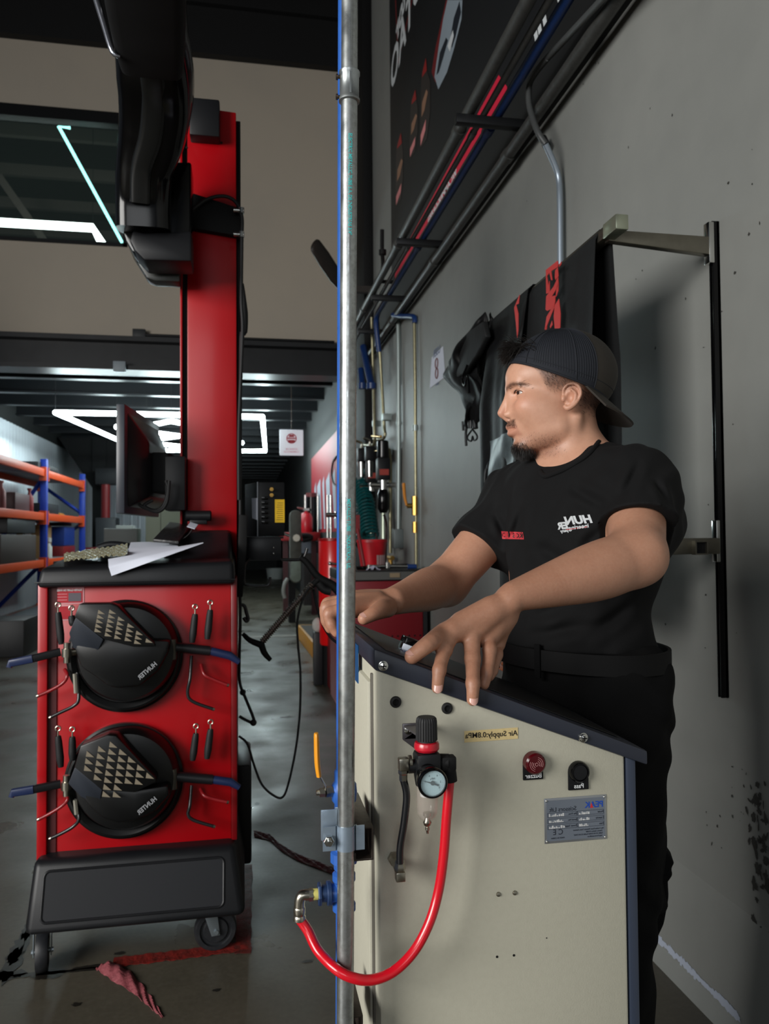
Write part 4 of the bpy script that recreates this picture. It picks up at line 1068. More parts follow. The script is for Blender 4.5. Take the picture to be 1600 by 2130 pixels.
for px, py in ((461, 297), (388, 307)):
    p = atY(px, py, KY); obj('bolt_hole', MB().cyl(p, p + Vector((0, -.002, 0)), .004, n=10), matteb, cart)
# black glossy boom arm with its housings
rr8 = []
for k in range(28):
    t = 2 * PI * k / 28; c_, s_ = math.cos(t), math.sin(t); e_ = .45
    rr8.append((math.copysign(abs(c_) ** e_, c_) * 1.0, math.copysign(abs(s_) ** e_, s_) * .9))
def rib_tube(path, prof):
    P = [atY(x, y, Y) for x, y, w, Y in path]; R = [w * Y / FPX / 2 for x, y, w, Y in path]
    return MB().tube(P, R, smooth=6, n=len(prof), prof=prof)
arm_path = [(300, 480, 105, 2.62), (299, 420, 104, 2.60), (302, 350, 108, 2.55), (318, 280, 128, 2.48), (326, 210, 140, 2.40), (324, 150, 145, 2.32), (316, 80, 140, 2.24), (305, -10, 150, 2.12), (296, -140, 160, 1.95)]
boom = obj('boom_arm', rib_tube(arm_path, rr8), gloss, cart)
obj('boom_spine', rib_tube([(x - 8 + (0 if y > 300 else 4), y, w * .42, Y - .058) for x, y, w, Y in arm_path[1:7]], rr8), mat('boom_spine', rgb(20, 21, 21), .3), boom)
head = [(318, 118, 168, 2.20), (312, 60, 196, 2.12), (305, -20, 220, 2.02), (300, -120, 236, 1.9)]
sq = []
for k in range(24):
    t = 2 * PI * k / 24; c_, s_ = math.cos(t), math.sin(t); e_ = .3
    sq.append((math.copysign(abs(c_) ** e_, c_), math.copysign(abs(s_) ** e_, s_)))
obj('boom_head', rib_tube([(x, y, w * .72, Y) for x, y, w, Y in head], sq), matteb, boom)
e0 = [atY(x, y, 2.10) for x, y in ((201, 0), (216, 50), (234, 108), (250, 118))]
e0.insert(0, e0[0] + (e0[0] - e0[1]) * 2)
obj('head_trim', MB().tube(e0, [.009, .009, .008, .007, .003], smooth=4), mat('trim_silver', rgb(150, 152, 160), .2, .9), boom)
hous = [(242, 372), (240, 410), (244, 445), (262, 500), (276, 524), (300, 538), (398, 542), (398, 336), (362, 336), (340, 400), (300, 440), (262, 400)]
P = [atY(x, y, 2.66) for x, y in hous]
obj('boom_housing', MB().prism(P, (0, .12, 0), .008), gloss, cart)
P = [atY(x, y, 2.6) for x, y in ((276, 478), (300, 484), (398, 480), (398, 543), (300, 541), (280, 520), (270, 500))]
obj('housing_cover', MB().prism(P, (0, .14, 0), .008), black, cart)
P = [atY(x, y, 2.76) for x, y in ((256, 470), (272, 524), (306, 578), (322, 584), (374, 586), (374, 470))]
obj('housing_back', MB().prism(P, (0, .07, 0), .006), mat('housing_olive', rgb(44, 46, 44), .35), cart)
P = [atY(x, y, KY - .03) for x, y in ((398, 400), (498, 432), (502, 492), (398, 474))]
obj('hose_bracket', MB().prism(P, (0, .05, 0), .004), matteb, cart)
cb = [atY(x, y, KY - .05) for x, y in ((398, 438), (430, 415), (465, 408), (490, 420), (503, 450), (503, 500), (502, 620), (505, 680), (502, 760), (497, 900), (497, 1040))]
cbl = obj('column_cable', MB().tube(cb, .0065, smooth=6), rubber, cart)
for py in (438, 488):
    p = atY(499, py, KY - .055); obj('cable_clip', MB().cyl(p + Vector((-.022, 0, 0)), p + Vector((.014, 0, 0)), .008, n=12).cyl(p + Vector((.006, 0, -.01)), p + Vector((.006, 0, .01)), .01, n=12), chrome, cbl)
obj('column_cable', MB().tube([atY(x, y, KY - .02) for x, y in ((505, 590), (509, 650), (508, 690), (501, 730), (500, 1080))], [.004, .012, .012, .006, .006], smooth=5), rubber, cart)
P = [atY(x, y, 2.7) for x, y in ((497, 1070), (514, 1072), (514, 1130), (505, 1242), (492, 1242))]
obj('cable_channel', MB().prism(P, (0, .2, 0), .003), matteb, cart)
# monitor seen from behind
M_ = frame_M((-.395, 2.62, 1.376), (.115, .99, 0), (0, 0, 1))   # x along the screen, y up, z to the right (back)
mn = obj('monitor', MB().box((0, 0, -.012), (.50, .36, .016), .004).xf(M_), mat('monitor_edge', rgb(50, 54, 62), .35), cart)
bb = [(.03, .02, .016), (.47, .02, .016), (.47, .34, .016), (.03, .34, .016), (.14, .06, .062), (.40, .06, .066), (.40, .25, .066), (.14, .25, .062)]
bm = bmesh.new(); vv = [bm.verts.new(p) for p in bb]
for f in ((3, 2, 1, 0), (4, 5, 6, 7), (0, 1, 5, 4), (1, 2, 6, 5), (2, 3, 7, 6), (3, 0, 4, 7)): bm.faces.new([vv[i] for i in f])
bmesh.ops.bevel(bm, geom=bm.edges[:], offset=.008, segments=2, profile=.5, affect='EDGES')
obj('monitor_back', MB().bm(bm).xf(M_), mat('monitor_back', rgb(30, 27, 30), .28), mn)
obj('monitor_arm', MB().box((.18, .08, .06), (.36, .22, .12), .006).xf(M_), matteb, mn)
b0, b1 = atY(344, 1062, 2.8), atY(374, 950, 2.8)
obj('arm_block', MB().box((b0.x, 2.78, b0.z), (b1.x + .02, 2.92, b1.z), .004), black, cart)
for pts in ([(318, 1040), (300, 1052), (322, 1062), (340, 1052), (350, 1020), (345, 1000)], [(290, 1050), (305, 1058), (330, 1064), (347, 1045), (352, 1000)]):
    obj('monitor_cable', MB().tube([atY(x, y, 2.74) for x, y in pts], .006, smooth=6), rubber, cart)
# things standing on the tray
p = atY(413, 1073, 2.80)
sb = thing('speaker_bar', tuple(p), 'small dark round-ended bar standing at the foot of the red column', 'speaker')
obj('body', MB().cyl(p + Vector((-.045, 0, 0)), p + Vector((.045, 0, 0)), .019, n=24, bev=.004), black, sb)
obj('foot', MB().box(p + Vector((-.03, -.01, -.03)), p + Vector((.03, .02, -.012)), .003), black, sb)
pad = [atY(x, y, Y) for x, y, Y in ((318, 1128, 2.66), (352, 1092, 2.86), (398, 1097, 2.86), (372, 1133, 2.64))]
solo('leather_folder', MB().prism(pad, (0, .0, .012), .004), mat('leather_black', rgb(30, 30, 32), .4, bump=(60, .8, .004)), 'black padded folder lying on the cart beside the white papers', 'folder')
tgp = [atY(x, y, Y) for x, y, Y in ((389, 1096, 2.74), (396, 1087, 2.78), (412, 1092, 2.78), (405, 1101, 2.74))]
tg = solo('paper_tag', MB().prism(tgp, (0, 0, .002)), paper, 'small white tag on a cord on the raised black deck', 'tag')
obj('cord', MB().tube([atY(x, y, 2.70) for x, y in ((400, 1100), (392, 1112), (375, 1124), (352, 1132))], .0015, smooth=4), rubber, tg)
def sheet(rows, name, label, m=paper, solid=.0012):
    R = [[atY(x, y, Y) for x, y, Y in r] for r in rows]
    n = 16
    def fn(u, v):
        f = v * (len(R) - 1); j = min(int(f), len(R) - 2); t = f - j
        def row(r):
            g = u * (len(r) - 1); i = min(int(g), len(r) - 2); s = g - i
            return r[i].lerp(r[i + 1], s)
        return row(R[j]).lerp(row(R[j + 1]), t)
    return solo(name, MB().grid(fn, n, n), m, label, 'paper', solid=solid)
sheet([[(232, 1198, 2.452), (326, 1164, 2.44), (423, 1129, 2.47)], [(226, 1180, 2.452), (300, 1158, 2.46), (423, 1128.5, 2.50)], [(225, 1163, 2.49), (290, 1151, 2.52), (423, 1128, 2.54)]], 'folded_paper', 'long white folded paper hanging over the front edge of the cart top')
sheet([[(262, 1156, 2.56), (300, 1151, 2.57), (372, 1139, 2.58)], [(268, 1140, 2.66), (300, 1139, 2.66), (370, 1135, 2.66)], [(272, 1128, 2.80), (310, 1127, 2.80), (352, 1130, 2.80)]], 'paper_sheet', 'white paper lying behind the long folded sheet on the cart')
rg_ = random.Random(8)
foil = MB()
def ff(u, v):
    a = atY(133 + 132 * u, 1171 - 14 * u - 15 * v - 6 * u * v, 2.50 + .32 * v)
    return (a.x, a.y, a.z + .008 * abs(math.sin(u * 40 + v * 9) * math.sin(v * 17 + u * 7)) + .004)
solo('foil_bag', MB().grid(ff, 60, 24), mat('foil_gold', rgb(176, 168, 128), .3, .35, noise=(90, .8, rgb(70, 66, 48)), bump=(70, 1.0, .008)), 'crumpled gold and clear wrapping lying on the left of the cart top', 'wrapping', solid=.001)
solo('dark_tray', MB().tube([atY(x, y, 2.9) for x, y in ((205, 1140), (230, 1133), (262, 1136), (268, 1140))], .014, smooth=4), black, 'small dark roll lying behind the gold wrapping on the cart', 'roll')
# stickers
def stick(x0_, y0_, x1_, y1_, name, wh):
    a = atY(x0_, y1_, CY + .0115); b = atY(x1_, y0_, CY + .0115)
    s = obj(name, MB().box((a.x, CY + .010, a.z), (b.x, CY + .0118, b.z)), mat('sticker_pale', rgb(214, 150, 156), .5), cart)
    obj('sticker_field', MB().box((a.x + .004, CY + .0092, a.z + .004), (b.x - .004, CY + .0105, b.z - .004)), mat('sticker_red', rgb(176, 18, 36), .5), s)
    return a, b, s
a, b, s = stick(114, 1221, 175, 1257, 'warning_sticker', 1)
obj('sticker_heading', text_mb('TIGHTEN CLAMP ON WHEEL', .0085, FM(((a.x + b.x) / 2, CY + .0088, b.z - .009)), bold=.0003, sx=.68), white, s)
obj('sticker_picture', MB().box((a.x + .04, CY + .0086, a.z + .008), (b.x - .008, CY + .0094, a.z + .034)), mat('sticker_photo', rgb(90, 84, 92), .5), s)
lm = MB()
for k in range(3): lm.box((a.x + .008, CY + .0086, a.z + .012 + k * .009), (a.x + .036, CY + .0094, a.z + .0135 + k * .009))
obj('sticker_lines', lm, mat('sticker_pale', rgb(214, 150, 156), .5), s)
stick(116, 1258, 150, 1291, 'warning_sticker', 0)
# base skirt
f0 = [atY(x, y, Y) for x, y, Y in ((72, 1782, 2.47), (486, 1744, 2.47), (512, 1868, 2.40), (50, 1912, 2.40))]
zA = .345; zB = .155
xA0, xA1, xB0, xB1 = f0[0].x, f0[1].x + .006, f0[3].x, f0[2].x
bm = bmesh.new()
pts = [(xB0, 2.385, zB), (xB1, 2.385, zB), (xB1, 3.2, zB), (xB0, 3.2, zB), (xA0, 2.455, zA), (xA1, 2.455, zA), (xA1, 3.12, zA), (xA0, 3.12, zA)]
vv = [bm.verts.new(p) for p in pts]
for f in ((3, 2, 1, 0), (4, 5, 6, 7), (0, 1, 5, 4), (1, 2, 6, 5), (2, 3, 7, 6), (3, 0, 4, 7)): bm.faces.new([vv[i] for i in f])
bmesh.ops.bevel(bm, geom=bm.edges[:], offset=.022, segments=4, profile=.5, affect='EDGES')
base = obj('base_skirt', MB().bm(bm), blk, cart)
def onSk(x, z, off=0.0):   # point on the sloping front
    t = (z - zB) / (zA - zB); return Vector((x, 2.385 + .07 * t - off, z - off * .35))
def rrect(x0_, x1_, z0_, z1_, r, n=6):
    out = []
    for cx_, cz_, a0 in ((x1_ - r, z1_ - r, 0), (x0_ + r, z1_ - r, PI / 2), (x0_ + r, z0_ + r, PI), (x1_ - r, z0_ + r, 1.5 * PI)):
        for k in range(n + 1): out.append((cx_ + r * math.cos(a0 + PI / 2 * k / n), cz_ + r * math.sin(a0 + PI / 2 * k / n)))
    return out
q = rrect(xB0 + .045, xA1 - .035, zB + .032, zA - .03, .016)
obj('recess_rim', MB().tube([onSk(x, z, .0005) for x, z in q] + [onSk(*q[0], .0005)], .0042, n=8, smooth=0), blk, base)
obj('recess_panel', MB().prism([onSk(x, z, .0012) for x, z in rrect(xB0 + .047, xA1 - .037, zB + .034, zA - .032, .015)], (0, .002, 0)), mat('moulded_dark', rgb(19, 21, 26), .55, spec=.3, bump=(500, .2, .0006)), base)
a, b = atY(484, 1860, 2.86), atY(523, 1588, 2.86)
obj('rear_guard', MB().box((a.x, 2.84, .12), (b.x, 3.18, b.z), .012), blk, cart)
# casters
tyre = mat('caster_rubber', rgb(28, 30, 34), .5, noise=(40, .5, rgb(50, 50, 52)))
zinc = mat('caster_zinc', rgb(150, 160, 166), .35, .7)
def caster(c, r, ax, w):
    ax = Vector(ax).normalized(); s = ax.cross(Vector((0, 0, 1)))
    o = c - ax * w / 2
    fk = MB()
    for sg in (-1, 1):
        q0 = c + ax * sg * (w / 2 + .006)
        fk.prism([q0 + s * -.012 + Vector((0, 0, -.012)), q0 + s * .014 + Vector((0, 0, -.012)), q0 + s * .045 + Vector((0, 0, r + .018)), q0 + s * .0 + Vector((0, 0, r + .018))], ax * .003 * sg, .0008)
    top = c + s * .022 + Vector((0, 0, r + .016))
    fk.cyl(top, top + Vector((0, 0, .02)), .028)
    fk.cyl(c - ax * (w / 2 + .014), c + ax * (w / 2 + .014), .007, n=8)
    f = obj('caster', fk, zinc, cart)
    obj('wheel', MB().lathe([(r * .18, 0), (r * .55, -.0), (r * .6, w * .18), (r * .72, w * .18), (r * .76, 0), (r * .93, 0), (r, w * .22), (r, w * .78), (r * .93, w), (r * .76, w), (r * .72, w * .82), (r * .6, w * .82), (r * .55, w), (r * .18, w)], o, ax, n=40), tyre, f)
wr = atY(449, 1912, 2.55); caster(Vector((wr.x, 2.52, .0655)), .0655, (.12, -1, 0), .034)
wl = atY(97, 1950, 2.55); caster(Vector((wl.x, 2.50, .058)), .058, (-1, -.16, 0), .034)
caster(Vector((wr.x, 3.05, .0655)), .0655, (1, .2, 0), .034)

# ---- the two wheel targets hanging on the cabinet
tri = mat('grid_beige', rgb(128, 118, 100), .6)
levb = mat('lever_blue', rgb(26, 40, 78), .38, coat=.15)
fac = mat('facet_dark', rgb(48, 53, 62), .45, bump=(400, .2, .0006))
hb_ = mat('target_black', rgb(11, 12, 13), .34, spec=.35, bump=(500, .1, .0004))
def target(o, ctr, R, plate, facet, lower, tris, txt, label, ringred, lever, S):
    """S maps zoomed coordinates to photo pixels"""
    c = atY(*ctr, 2.45); r = R * 2.44 / FPX
    t = thing('wheel_target', tuple(c), label, 'wheel clamp', 'wheel targets hung on the red cart')
    obj('rim', MB().lathe([(r * .8, 0), (r * .82, .022), (r * .9, .03), (r * .94, .028), (r * .96, .014), (r, .01), (r * 1.0, 0), (r * .985, -.02)], Vector((c.x, CY - .005, c.z)), (0, -1, 0), n=64, cap=False), hb_, t)
    obj('backplate', MB().cyl((c.x, CY - .006, c.z), (c.x, CY - .02, c.z), r * .93, n=64), matteb, t)
    dz = c
    obj('dome', MB().lathe([(r * .88, 0), (r * .86, .04), (r * .80, .062), (r * .6, .07), (0, .075)], Vector((c.x + r * .06, CY - .01, c.z + r * .09)), (0, -1, 0), n=48), hb_, t)
    def poly(pts, Y): return [atY(*S(x, y), Y) for x, y in pts]
    lo = poly(lower, CY - .125); hi = poly([(x * .97 + lower[0][0] * .03, y) for x, y in lower], CY - .03)
    mbl = MB().prism(lo, (0, .09, 0), .01); obj('housing', mbl, hb_, t)
    pl = obj('target_plate', MB().prism(poly(plate, CY - .142), (0, .06, 0), .004), hb_, t)
    fp = poly(facet, CY - .142)
    for i in (2, 3, 4):
        if i < len(fp): fp[i].y += .02
    obj('light_facet', MB().prism(fp, (0, .05, 0), .003), fac, t)
    tm = MB()
    for (x, y, w, h) in tris:
        P = poly([(x, y), (x, y - h), (x + w, y - h * .12), (x + w, y + h * .02)], CY - .1445)
        P = [poly([(x, y)], CY - .1445)[0], poly([(x + w * .12, y - h)], CY - .1445)[0], poly([(x + w, y + h * .12)], CY - .1445)[0]]
        tm.prism(P, (0, .001, 0))
    obj('reflector_grid', tm, tri, pl)
    # mirrored lettering on the lower right, running up to the right
    a = atY(*S(*txt[0]), CY - .135); b = atY(*S(*txt[1]), CY - .135)
    d = (b - a).normalized()
    M = frame_M((a + b) / 2 + Vector((0, -.004, 0)), d, (0, 0, 1)); 
    yv = Vector((-d.z, 0, d.x)); M = frame_M((a + b) / 2 + Vector((0, -.004, 0)), d, yv)
    obj('lettering', text_mb('HUNTER', .0185, M, bold=.0004, sx=.9), mat('letter_grey', rgb(150, 152, 156), .5), t)
    def P2(x, y, Y): return atY(*S(x, y), Y)
    # levers
    lv = lever
    a, b, e = P2(*lv[0], CY - .05), P2(*lv[1], CY - .07), P2(*lv[2], CY - .075)
    obj('left_lever', MB().tube([a, b], [.013, .0125], smooth=0, n=16, prof=[(x * .9, y * .75) for x, y in [(math.copysign(abs(math.cos(2 * PI * k / 16)) ** .4, math.cos(2 * PI * k / 16)), math.copysign(abs(math.sin(2 * PI * k / 16)) ** .4, math.sin(2 * PI * k / 16))) for k in range(16)]]), black, t)
    lt = obj('lever_tip', MB().tube([b, e, e + Vector((-.003, 0, -.012))], [.0135, .0125, .009], smooth=0, n=16, prof=[(x * .9, y * .8) for x, y in [(math.copysign(abs(math.cos(2 * PI * k / 16)) ** .4, math.cos(2 * PI * k / 16)), math.copysign(abs(math.sin(2 * PI * k / 16)) ** .4, math.sin(2 * PI * k / 16))) for k in range(16)]]), levb, t)
    j = P2(*lv[3], CY - .07)
    obj('left_joint', MB().cyl(j + Vector((0, 0, .03)), j + Vector((0, 0, -.03)), .010, n=14).cyl(j + Vector((0, 0, .012)), j + Vector((0, 0, -.012)), .015, n=14).cyl(j + Vector((-.01, 0, 0)), j + Vector((.03, .02, 0)), .012, n=12), nickel, t)
    a, b, e = P2(*lv[4], CY - .05), P2(*lv[5], CY - .05), P2(*lv[6], CY - .05)
    obj('right_lever', MB().cyl(a, b, .015, n=14), black, t)
    obj('lever_tip', MB().tube([b, b.lerp(e, .7), e + Vector((.004, 0, -.014))], [.013, .013, .009], smooth=0, n=12), levb, t)
    j = P2(*lv[7], CY - .06)
    obj('right_joint', MB().cyl(j + Vector((0, 0, .025)), j + Vector((0, 0, -.035)), .012, n=12), mat('joint_dull', rgb(96, 92, 84), .4, .8), t)
    for g in lv[8]:
        a = P2(g[0], g[1] + 20, CY - .045); b = P2(g[2], g[3], CY - .045)
        gm = obj('grip', MB().tube([a, a.lerp(b, .2), a.lerp(b, .7), b], [.008, .0105, .0115, .008], n=14, smooth=4), rubber, t)
        lp = a + Vector((0, 0, .018))
        ring = [lp + Vector((.007 * math.cos(q), 0, .007 * math.sin(q) + .004)) for q in [(-PI / 2) + 2 * PI * k / 12 * .9 for k in range(13)]]
        obj('grip_hook', MB().tube([a - Vector((0, 0, .004)), lp - Vector((0, 0, .004))] + ring, .0024, n=8, smooth=2), nickel, gm)
    for hk_, col_ in lv[9]:
        obj('hook', MB().tube([P2(x, y, CY - (.03 if k == 0 else .05)) for k, (x, y) in enumerate(hk_)], .0052, n=12, smooth=5), col_, t)
        tip_ = P2(*hk_[-1], CY - .05); prv = P2(*hk_[-2], CY - .05)
        obj('hook_tip', MB().cyl(tip_, tip_ + (tip_ - prv).normalized() * .006, .0056, .0048, n=12), nickel, t)
    a = P2(*lv[10][0], CY - .055); b = P2(*lv[10][1], CY - .055)
    obj('clip', MB().cyl(a, b, .0065, n=6), mat('clip_pale', rgb(190, 186, 172), .35, .7), t)
    return t
rh = mat('hook_red', rgb(140, 20, 26), .35, coat=.3); bh = mat('hook_black', rgb(24, 24, 26), .3, coat=.3)
S1 = lambda x, y: (x / 2.857, 1060 + y / 2.857)
S2 = lambda x, y: (x / 2.857, 1480 + y / 2.857)
# grid of reflective triangles: first plate
tr1 = []
for col_, (x, y, n) in enumerate(((582, 614, 5), (648, 612, 6), (700, 654, 5), (757, 694, 4), (808, 738, 3), (866, 784, 1))):
    for r_ in range(n): tr1.append((x - 5 * r_ - 2, y + 5 + 27 * r_, 44, 24))
for r_, (x, y, n) in enumerate(()): pass
target(None, (257, 1368), 113,
       [(470, 560), (655, 558), (700, 575), (915, 790), (925, 812), (790, 815), (615, 770), (440, 640)],
       [(450, 640), (410, 735), (425, 830), (540, 862), (575, 850), (615, 772)],
       [(432, 800), (600, 740), (800, 770), (1010, 780), (1000, 850), (940, 960), (830, 1050), (690, 1065), (640, 1050), (560, 990), (480, 940)],
       tr1, ((830, 998), (925, 915)), 'upper black wheel target with blue clamp levers hung on the red cabinet', None,
       ((360, 845), (195, 885), (62, 912), (398, 850), (1020, 815), (1250, 840), (1415, 880), (1025, 820),
        ((345, 590, 365, 800), (425, 610, 435, 690), (1160, 600, 1142, 790), (1250, 575, 1232, 770)),
        (([(385, 950), (400, 985), (375, 1030), (300, 1075), (230, 1105)], rh), ([(460, 970), (468, 1120), (440, 1165), (360, 1205), (305, 1232)], bh),
         ([(1138, 870), (1130, 1000), (1115, 1090), (1145, 1140), (1265, 1185)], bh), ([(1195, 920), (1215, 980), (1270, 1010), (1350, 1042)], rh)),
        ((445, 975), (452, 1090))), S1)
tr2 = []
for (x, y, n) in ((510, 262, 3), (580, 232, 5), (648, 206, 8), (705, 250, 7), (758, 295, 4), (812, 342, 3), (866, 390, 1)):
    for r_ in range(n):
        yy = y + 42 * r_
        if x < 530 and r_ > 2: continue
        tr2.append((x - 6 * r_, yy + 6, 50, 34))
target(None, (255, 1632), 115,
       [(478, 205), (640, 140), (690, 145), (925, 395), (930, 420), (800, 482), (605, 470), (440, 335)],
       [(445, 330), (405, 430), (470, 520), (555, 562), (590, 545), (608, 465)],
       [(460, 470), (600, 450), (800, 470), (1000, 440), (1010, 500), (920, 600), (810, 650), (700, 668), (610, 640), (540, 580)],
       tr2, ((825, 600), (925, 515)), 'lower black wheel target with blue clamp levers hung on the red cabinet', None,
       ((360, 430), (200, 462), (75, 482), (395, 440), (1035, 385), (1265, 405), (1415, 425), (1030, 390),
        ((345, 125, 362, 330), (430, 130, 430, 290), (1165, 110, 1145, 290), (1252, 85, 1230, 280)),
        (([(385, 480), (402, 520), (370, 560), (300, 605), (235, 638)], rh), ([(450, 520), (470, 630), (440, 680), (370, 722), (305, 752)], bh),
         ([(1138, 440), (1128, 560), (1118, 610), (1150, 645), (1268, 682)], bh), ([(1190, 460), (1215, 500), (1270, 520), (1348, 538)], rh)),
        ((447, 525), (455, 610))), S2)
# right-side rack of the cart: plate, wire holder, hooks, cables
p0, p1 = atY(505, 1166, 2.95), atY(584, 1118, 2.95)
plt = obj('side_shelf', MB().box((p0.x, 2.93, p0.z), (p1.x, 2.96, p1.z), .004).box((p0.x, 2.93, p1.z - .004), (p1.x + .01, 3.32, p1.z + .004), .002), mat('shelf_black', rgb(26, 29, 36), .35), cart)
for y in (1139, 1151):
    p = atY(569, y, 2.93); obj('shelf_screw', MB().sphere(p, .005), chrome, plt)
wire = bh
obj('wire_frame', MB().tube([atY(x, y, 2.9) for x, y in ((488, 1216), (495, 1214), (497, 1206), (499, 1140), (501, 1130), (508, 1127))], .0045, smooth=4), wire, cart)
obj('wire_hook', MB().tube([atY(x, y, 2.9) for x, y in ((520, 1162), (511, 1170), (508, 1185), (508, 1208), (514, 1217), (550, 1219), (560, 1214), (562, 1200))], .005, smooth=5), wire, cart)
obj('wire_hook', MB().tube([atY(x, y, 2.86) for x, y in ((498, 1258), (508, 1260), (513, 1275), (516, 1288), (512, 1292), (507, 1284))], .0065, smooth=5), wire, cart)
obj('power_cable', MB().tube([atY(x, y, 2.8) for x, y in ((499, 1215), (500, 1290), (498, 1370), (499, 1420), (512, 1455), (526, 1490), (528, 1504), (512, 1498), (498, 1490))], .0052, smooth=6).sphere(atY(527, 1503, 2.8), .012).sphere(atY(505, 1440, 2.8), .011), rubber, cart)
obj('power_cable', MB().tube([atY(x, y, 2.85) for x, y in ((497, 1531), (515, 1548), (528, 1590), (545, 1632), (570, 1655), (588, 1658), (600, 1630), (615, 1560), (624, 1480), (625, 1400), (620, 1340), (619, 1290), (632, 1240), (645, 1220))], .0042, smooth=7), rubber, cart)
# pedal depressor hanging on the rack bar
pd = thing('pedal_depressor', tuple(atY(620, 1260, 2.88)), 'black spring rod pedal depressor with forked foot hanging beside the cart', 'tool')
A = atY(545, 1335, 2.88); B = atY(650, 1215, 2.88)
obj('rod', MB().cyl(A, B, .0075), bh, pd)
cc = coil([A, B], .011, 34, .0028, n=5, steps=9)
obj('spring', cc, mat('spring_brown', rgb(88, 70, 58), .4, .5), pd)
obj('foot', MB().tube([atY(x, y, 2.88) for x, y in ((505, 1318), (520, 1332), (543, 1341))], [.007, .010, .013], smooth=3).tube([atY(x, y, 2.88) for x, y in ((543, 1338), (550, 1358), (563, 1373))], [.013, .011, .008], smooth=3), matteb, pd)
obj('head', MB().tube([atY(x, y, 2.88) for x, y in ((645, 1222), (660, 1208), (668, 1200))], [.011, .013, .012], smooth=3).tube([atY(x, y, 2.88) for x, y in ((624, 1158), (640, 1172), (662, 1200), (690, 1216), (712, 1236))], [.011, .012, .014, .016, .02], smooth=4), matteb, pd)
obj('hook_end', MB().tube([atY(x, y, 2.88) for x, y in ((585, 1164), (624, 1164), (634, 1156), (639, 1141))], .006, smooth=4), bh, pd)
obj('rubber_grip', MB().tube([atY(x, y, 2.88) for x, y in ((662, 1212), (674, 1226), (688, 1230))], .016, smooth=3), rubber, pd)
solo('cord_length', MB().tube([atY(x, y, 2.92) for x, y in ((652, 1225), (660, 1262), (672, 1300), (690, 1328), (714, 1345))], .0052, smooth=6), rubber, 'thick black cord falling from the depressor behind the pole', 'cord')
# black computer case on the side shelf
q = [atY(516, 1112, 3.02), atY(536, 1112, 2.96), atY(592, 1112, 2.97)]
pc = thing('computer_case', (q[2].x - .05, 3.1, q[0].z), 'black computer case with a yellow label on the cart side shelf', 'computer')
topz = atY(560, 1003, 2.97).z; botz = plt and p1.z + .005
obj('case', MB().prism([(q[1].x, 2.965, botz), (q[2].x, 2.975, botz), (q[2].x + .012, 3.26, botz), (q[0].x - .002, 3.26, botz), (q[0].x - .01, 3.1, botz)], (0, 0, topz - botz), .003), black, pc)
ed = mat('edge_grey', rgb(120, 124, 128), .35, .5)
obj('front_edge', MB().box((q[1].x - .002, 2.96, botz), (q[1].x + .002, 2.966, topz)), ed, pc)
for y in (1018, 1030):
    p = atY(565, y, 2.96); obj('terminal', MB().cyl(p, p + Vector((0, -.01, 0)), .008, n=6).cyl(p, p + Vector((0, -.016, 0)), .004), brass, pc)
a, b = atY(572, 1087, 2.965), atY(592, 1039, 2.965)
yl = obj('yellow_label', MB().box((a.x, 2.964, a.z), (b.x, 2.968, b.z)), mat('pc_label', rgb(236, 190, 20), .5), pc)
lm = MB()
for k in range(9): lm.box((a.x + .006 + .002 * (k % 3), 2.9632, a.z + .01 + k * .008), (b.x - .006, 2.9638, a.z + .012 + k * .008))
obj('label_lines', lm, mat('pc_label_ink', rgb(130, 100, 20), .6), yl)
P = [atY(x, y, Y) for x, y, Y in ((524, 1036, 2.99), (536, 1036, 2.957), (536, 1082, 2.957), (525, 1078, 2.99))]
obj('side_note', MB().add(P, [(0, 1, 2, 3)]), paper, pc, solid=.001)
so = MB()
for k in range(6): 
    p = atY(551, 1036 + k * 10, 2.963); so.box(p + Vector((-.012, -.003, -.006)), p + Vector((.012, 0, .006)), .001)
obj('socket_row', so, gloss, pc)
solo('chrome_pen', MB().cyl(atY(583, 1107, 2.99), atY(603, 1115, 2.99), .005), chrome, 'short bright metal handle lying beside the computer case', 'tool')

# ================================================================== the workshop beyond
led = mat('led_tube', rgb(240, 252, 252), .5, emit=((.80, .98, 1.0), 44.0))
def tubes(name, segs, z, label, r=.034, m=led, hang=True, **k):
    o = thing(name, tuple(atZ(*segs[0][0], z)), label, 'light', 'hanging light tubes')
    for pts in segs:
        P = [atZ(x, y, z) for x, y in pts]
        for i in range(len(P) - 1):
            t = obj('light_tube', MB().cyl(P[i], P[i + 1], r, n=12), m, o)
    hm = MB()
    for pts in segs:
        for x, y in pts[:2]:
            p = atZ(x, y, z); hm.cyl(p, (p.x, p.y, 3.715), .004, n=6)
    obj('suspension_wire', hm, dsteel, o)
    return o
ZL = 3.02
tubes('led_light', [[(248, 916), (115, 858), (380, 863), (546, 867), (552, 938), (480, 938)]], ZL, 'large angular outline of white light tubes hanging under the mezzanine')
tubes('led_light', [[(305, 886), (356, 876), (395, 884)], [(316, 899), (376, 907), (322, 914)]], ZL, 'upper zigzag of white light tubes seen beside the monitor')
tubes('led_light', [[(328, 923), (392, 930)], [(328, 937), (392, 937)]], ZL, 'lowest pair of white light tubes seen beside the monitor')
for px, py, lb in ((243, 888, 'single bright lamp dot left of the monitor'), (503, 921, 'upper bright lamp dot right of the red column'), (503, 938, 'lower bright lamp dot right of the red column')):
    p = atZ(px, py, ZL); o = thing('spot_lamp', tuple(p), lb, 'light'); obj('bulb', MB().sphere(p, .04), led, o); obj('stem', MB().cyl(p, (p.x, p.y, 3.715), .006, n=8), dsteel, o)
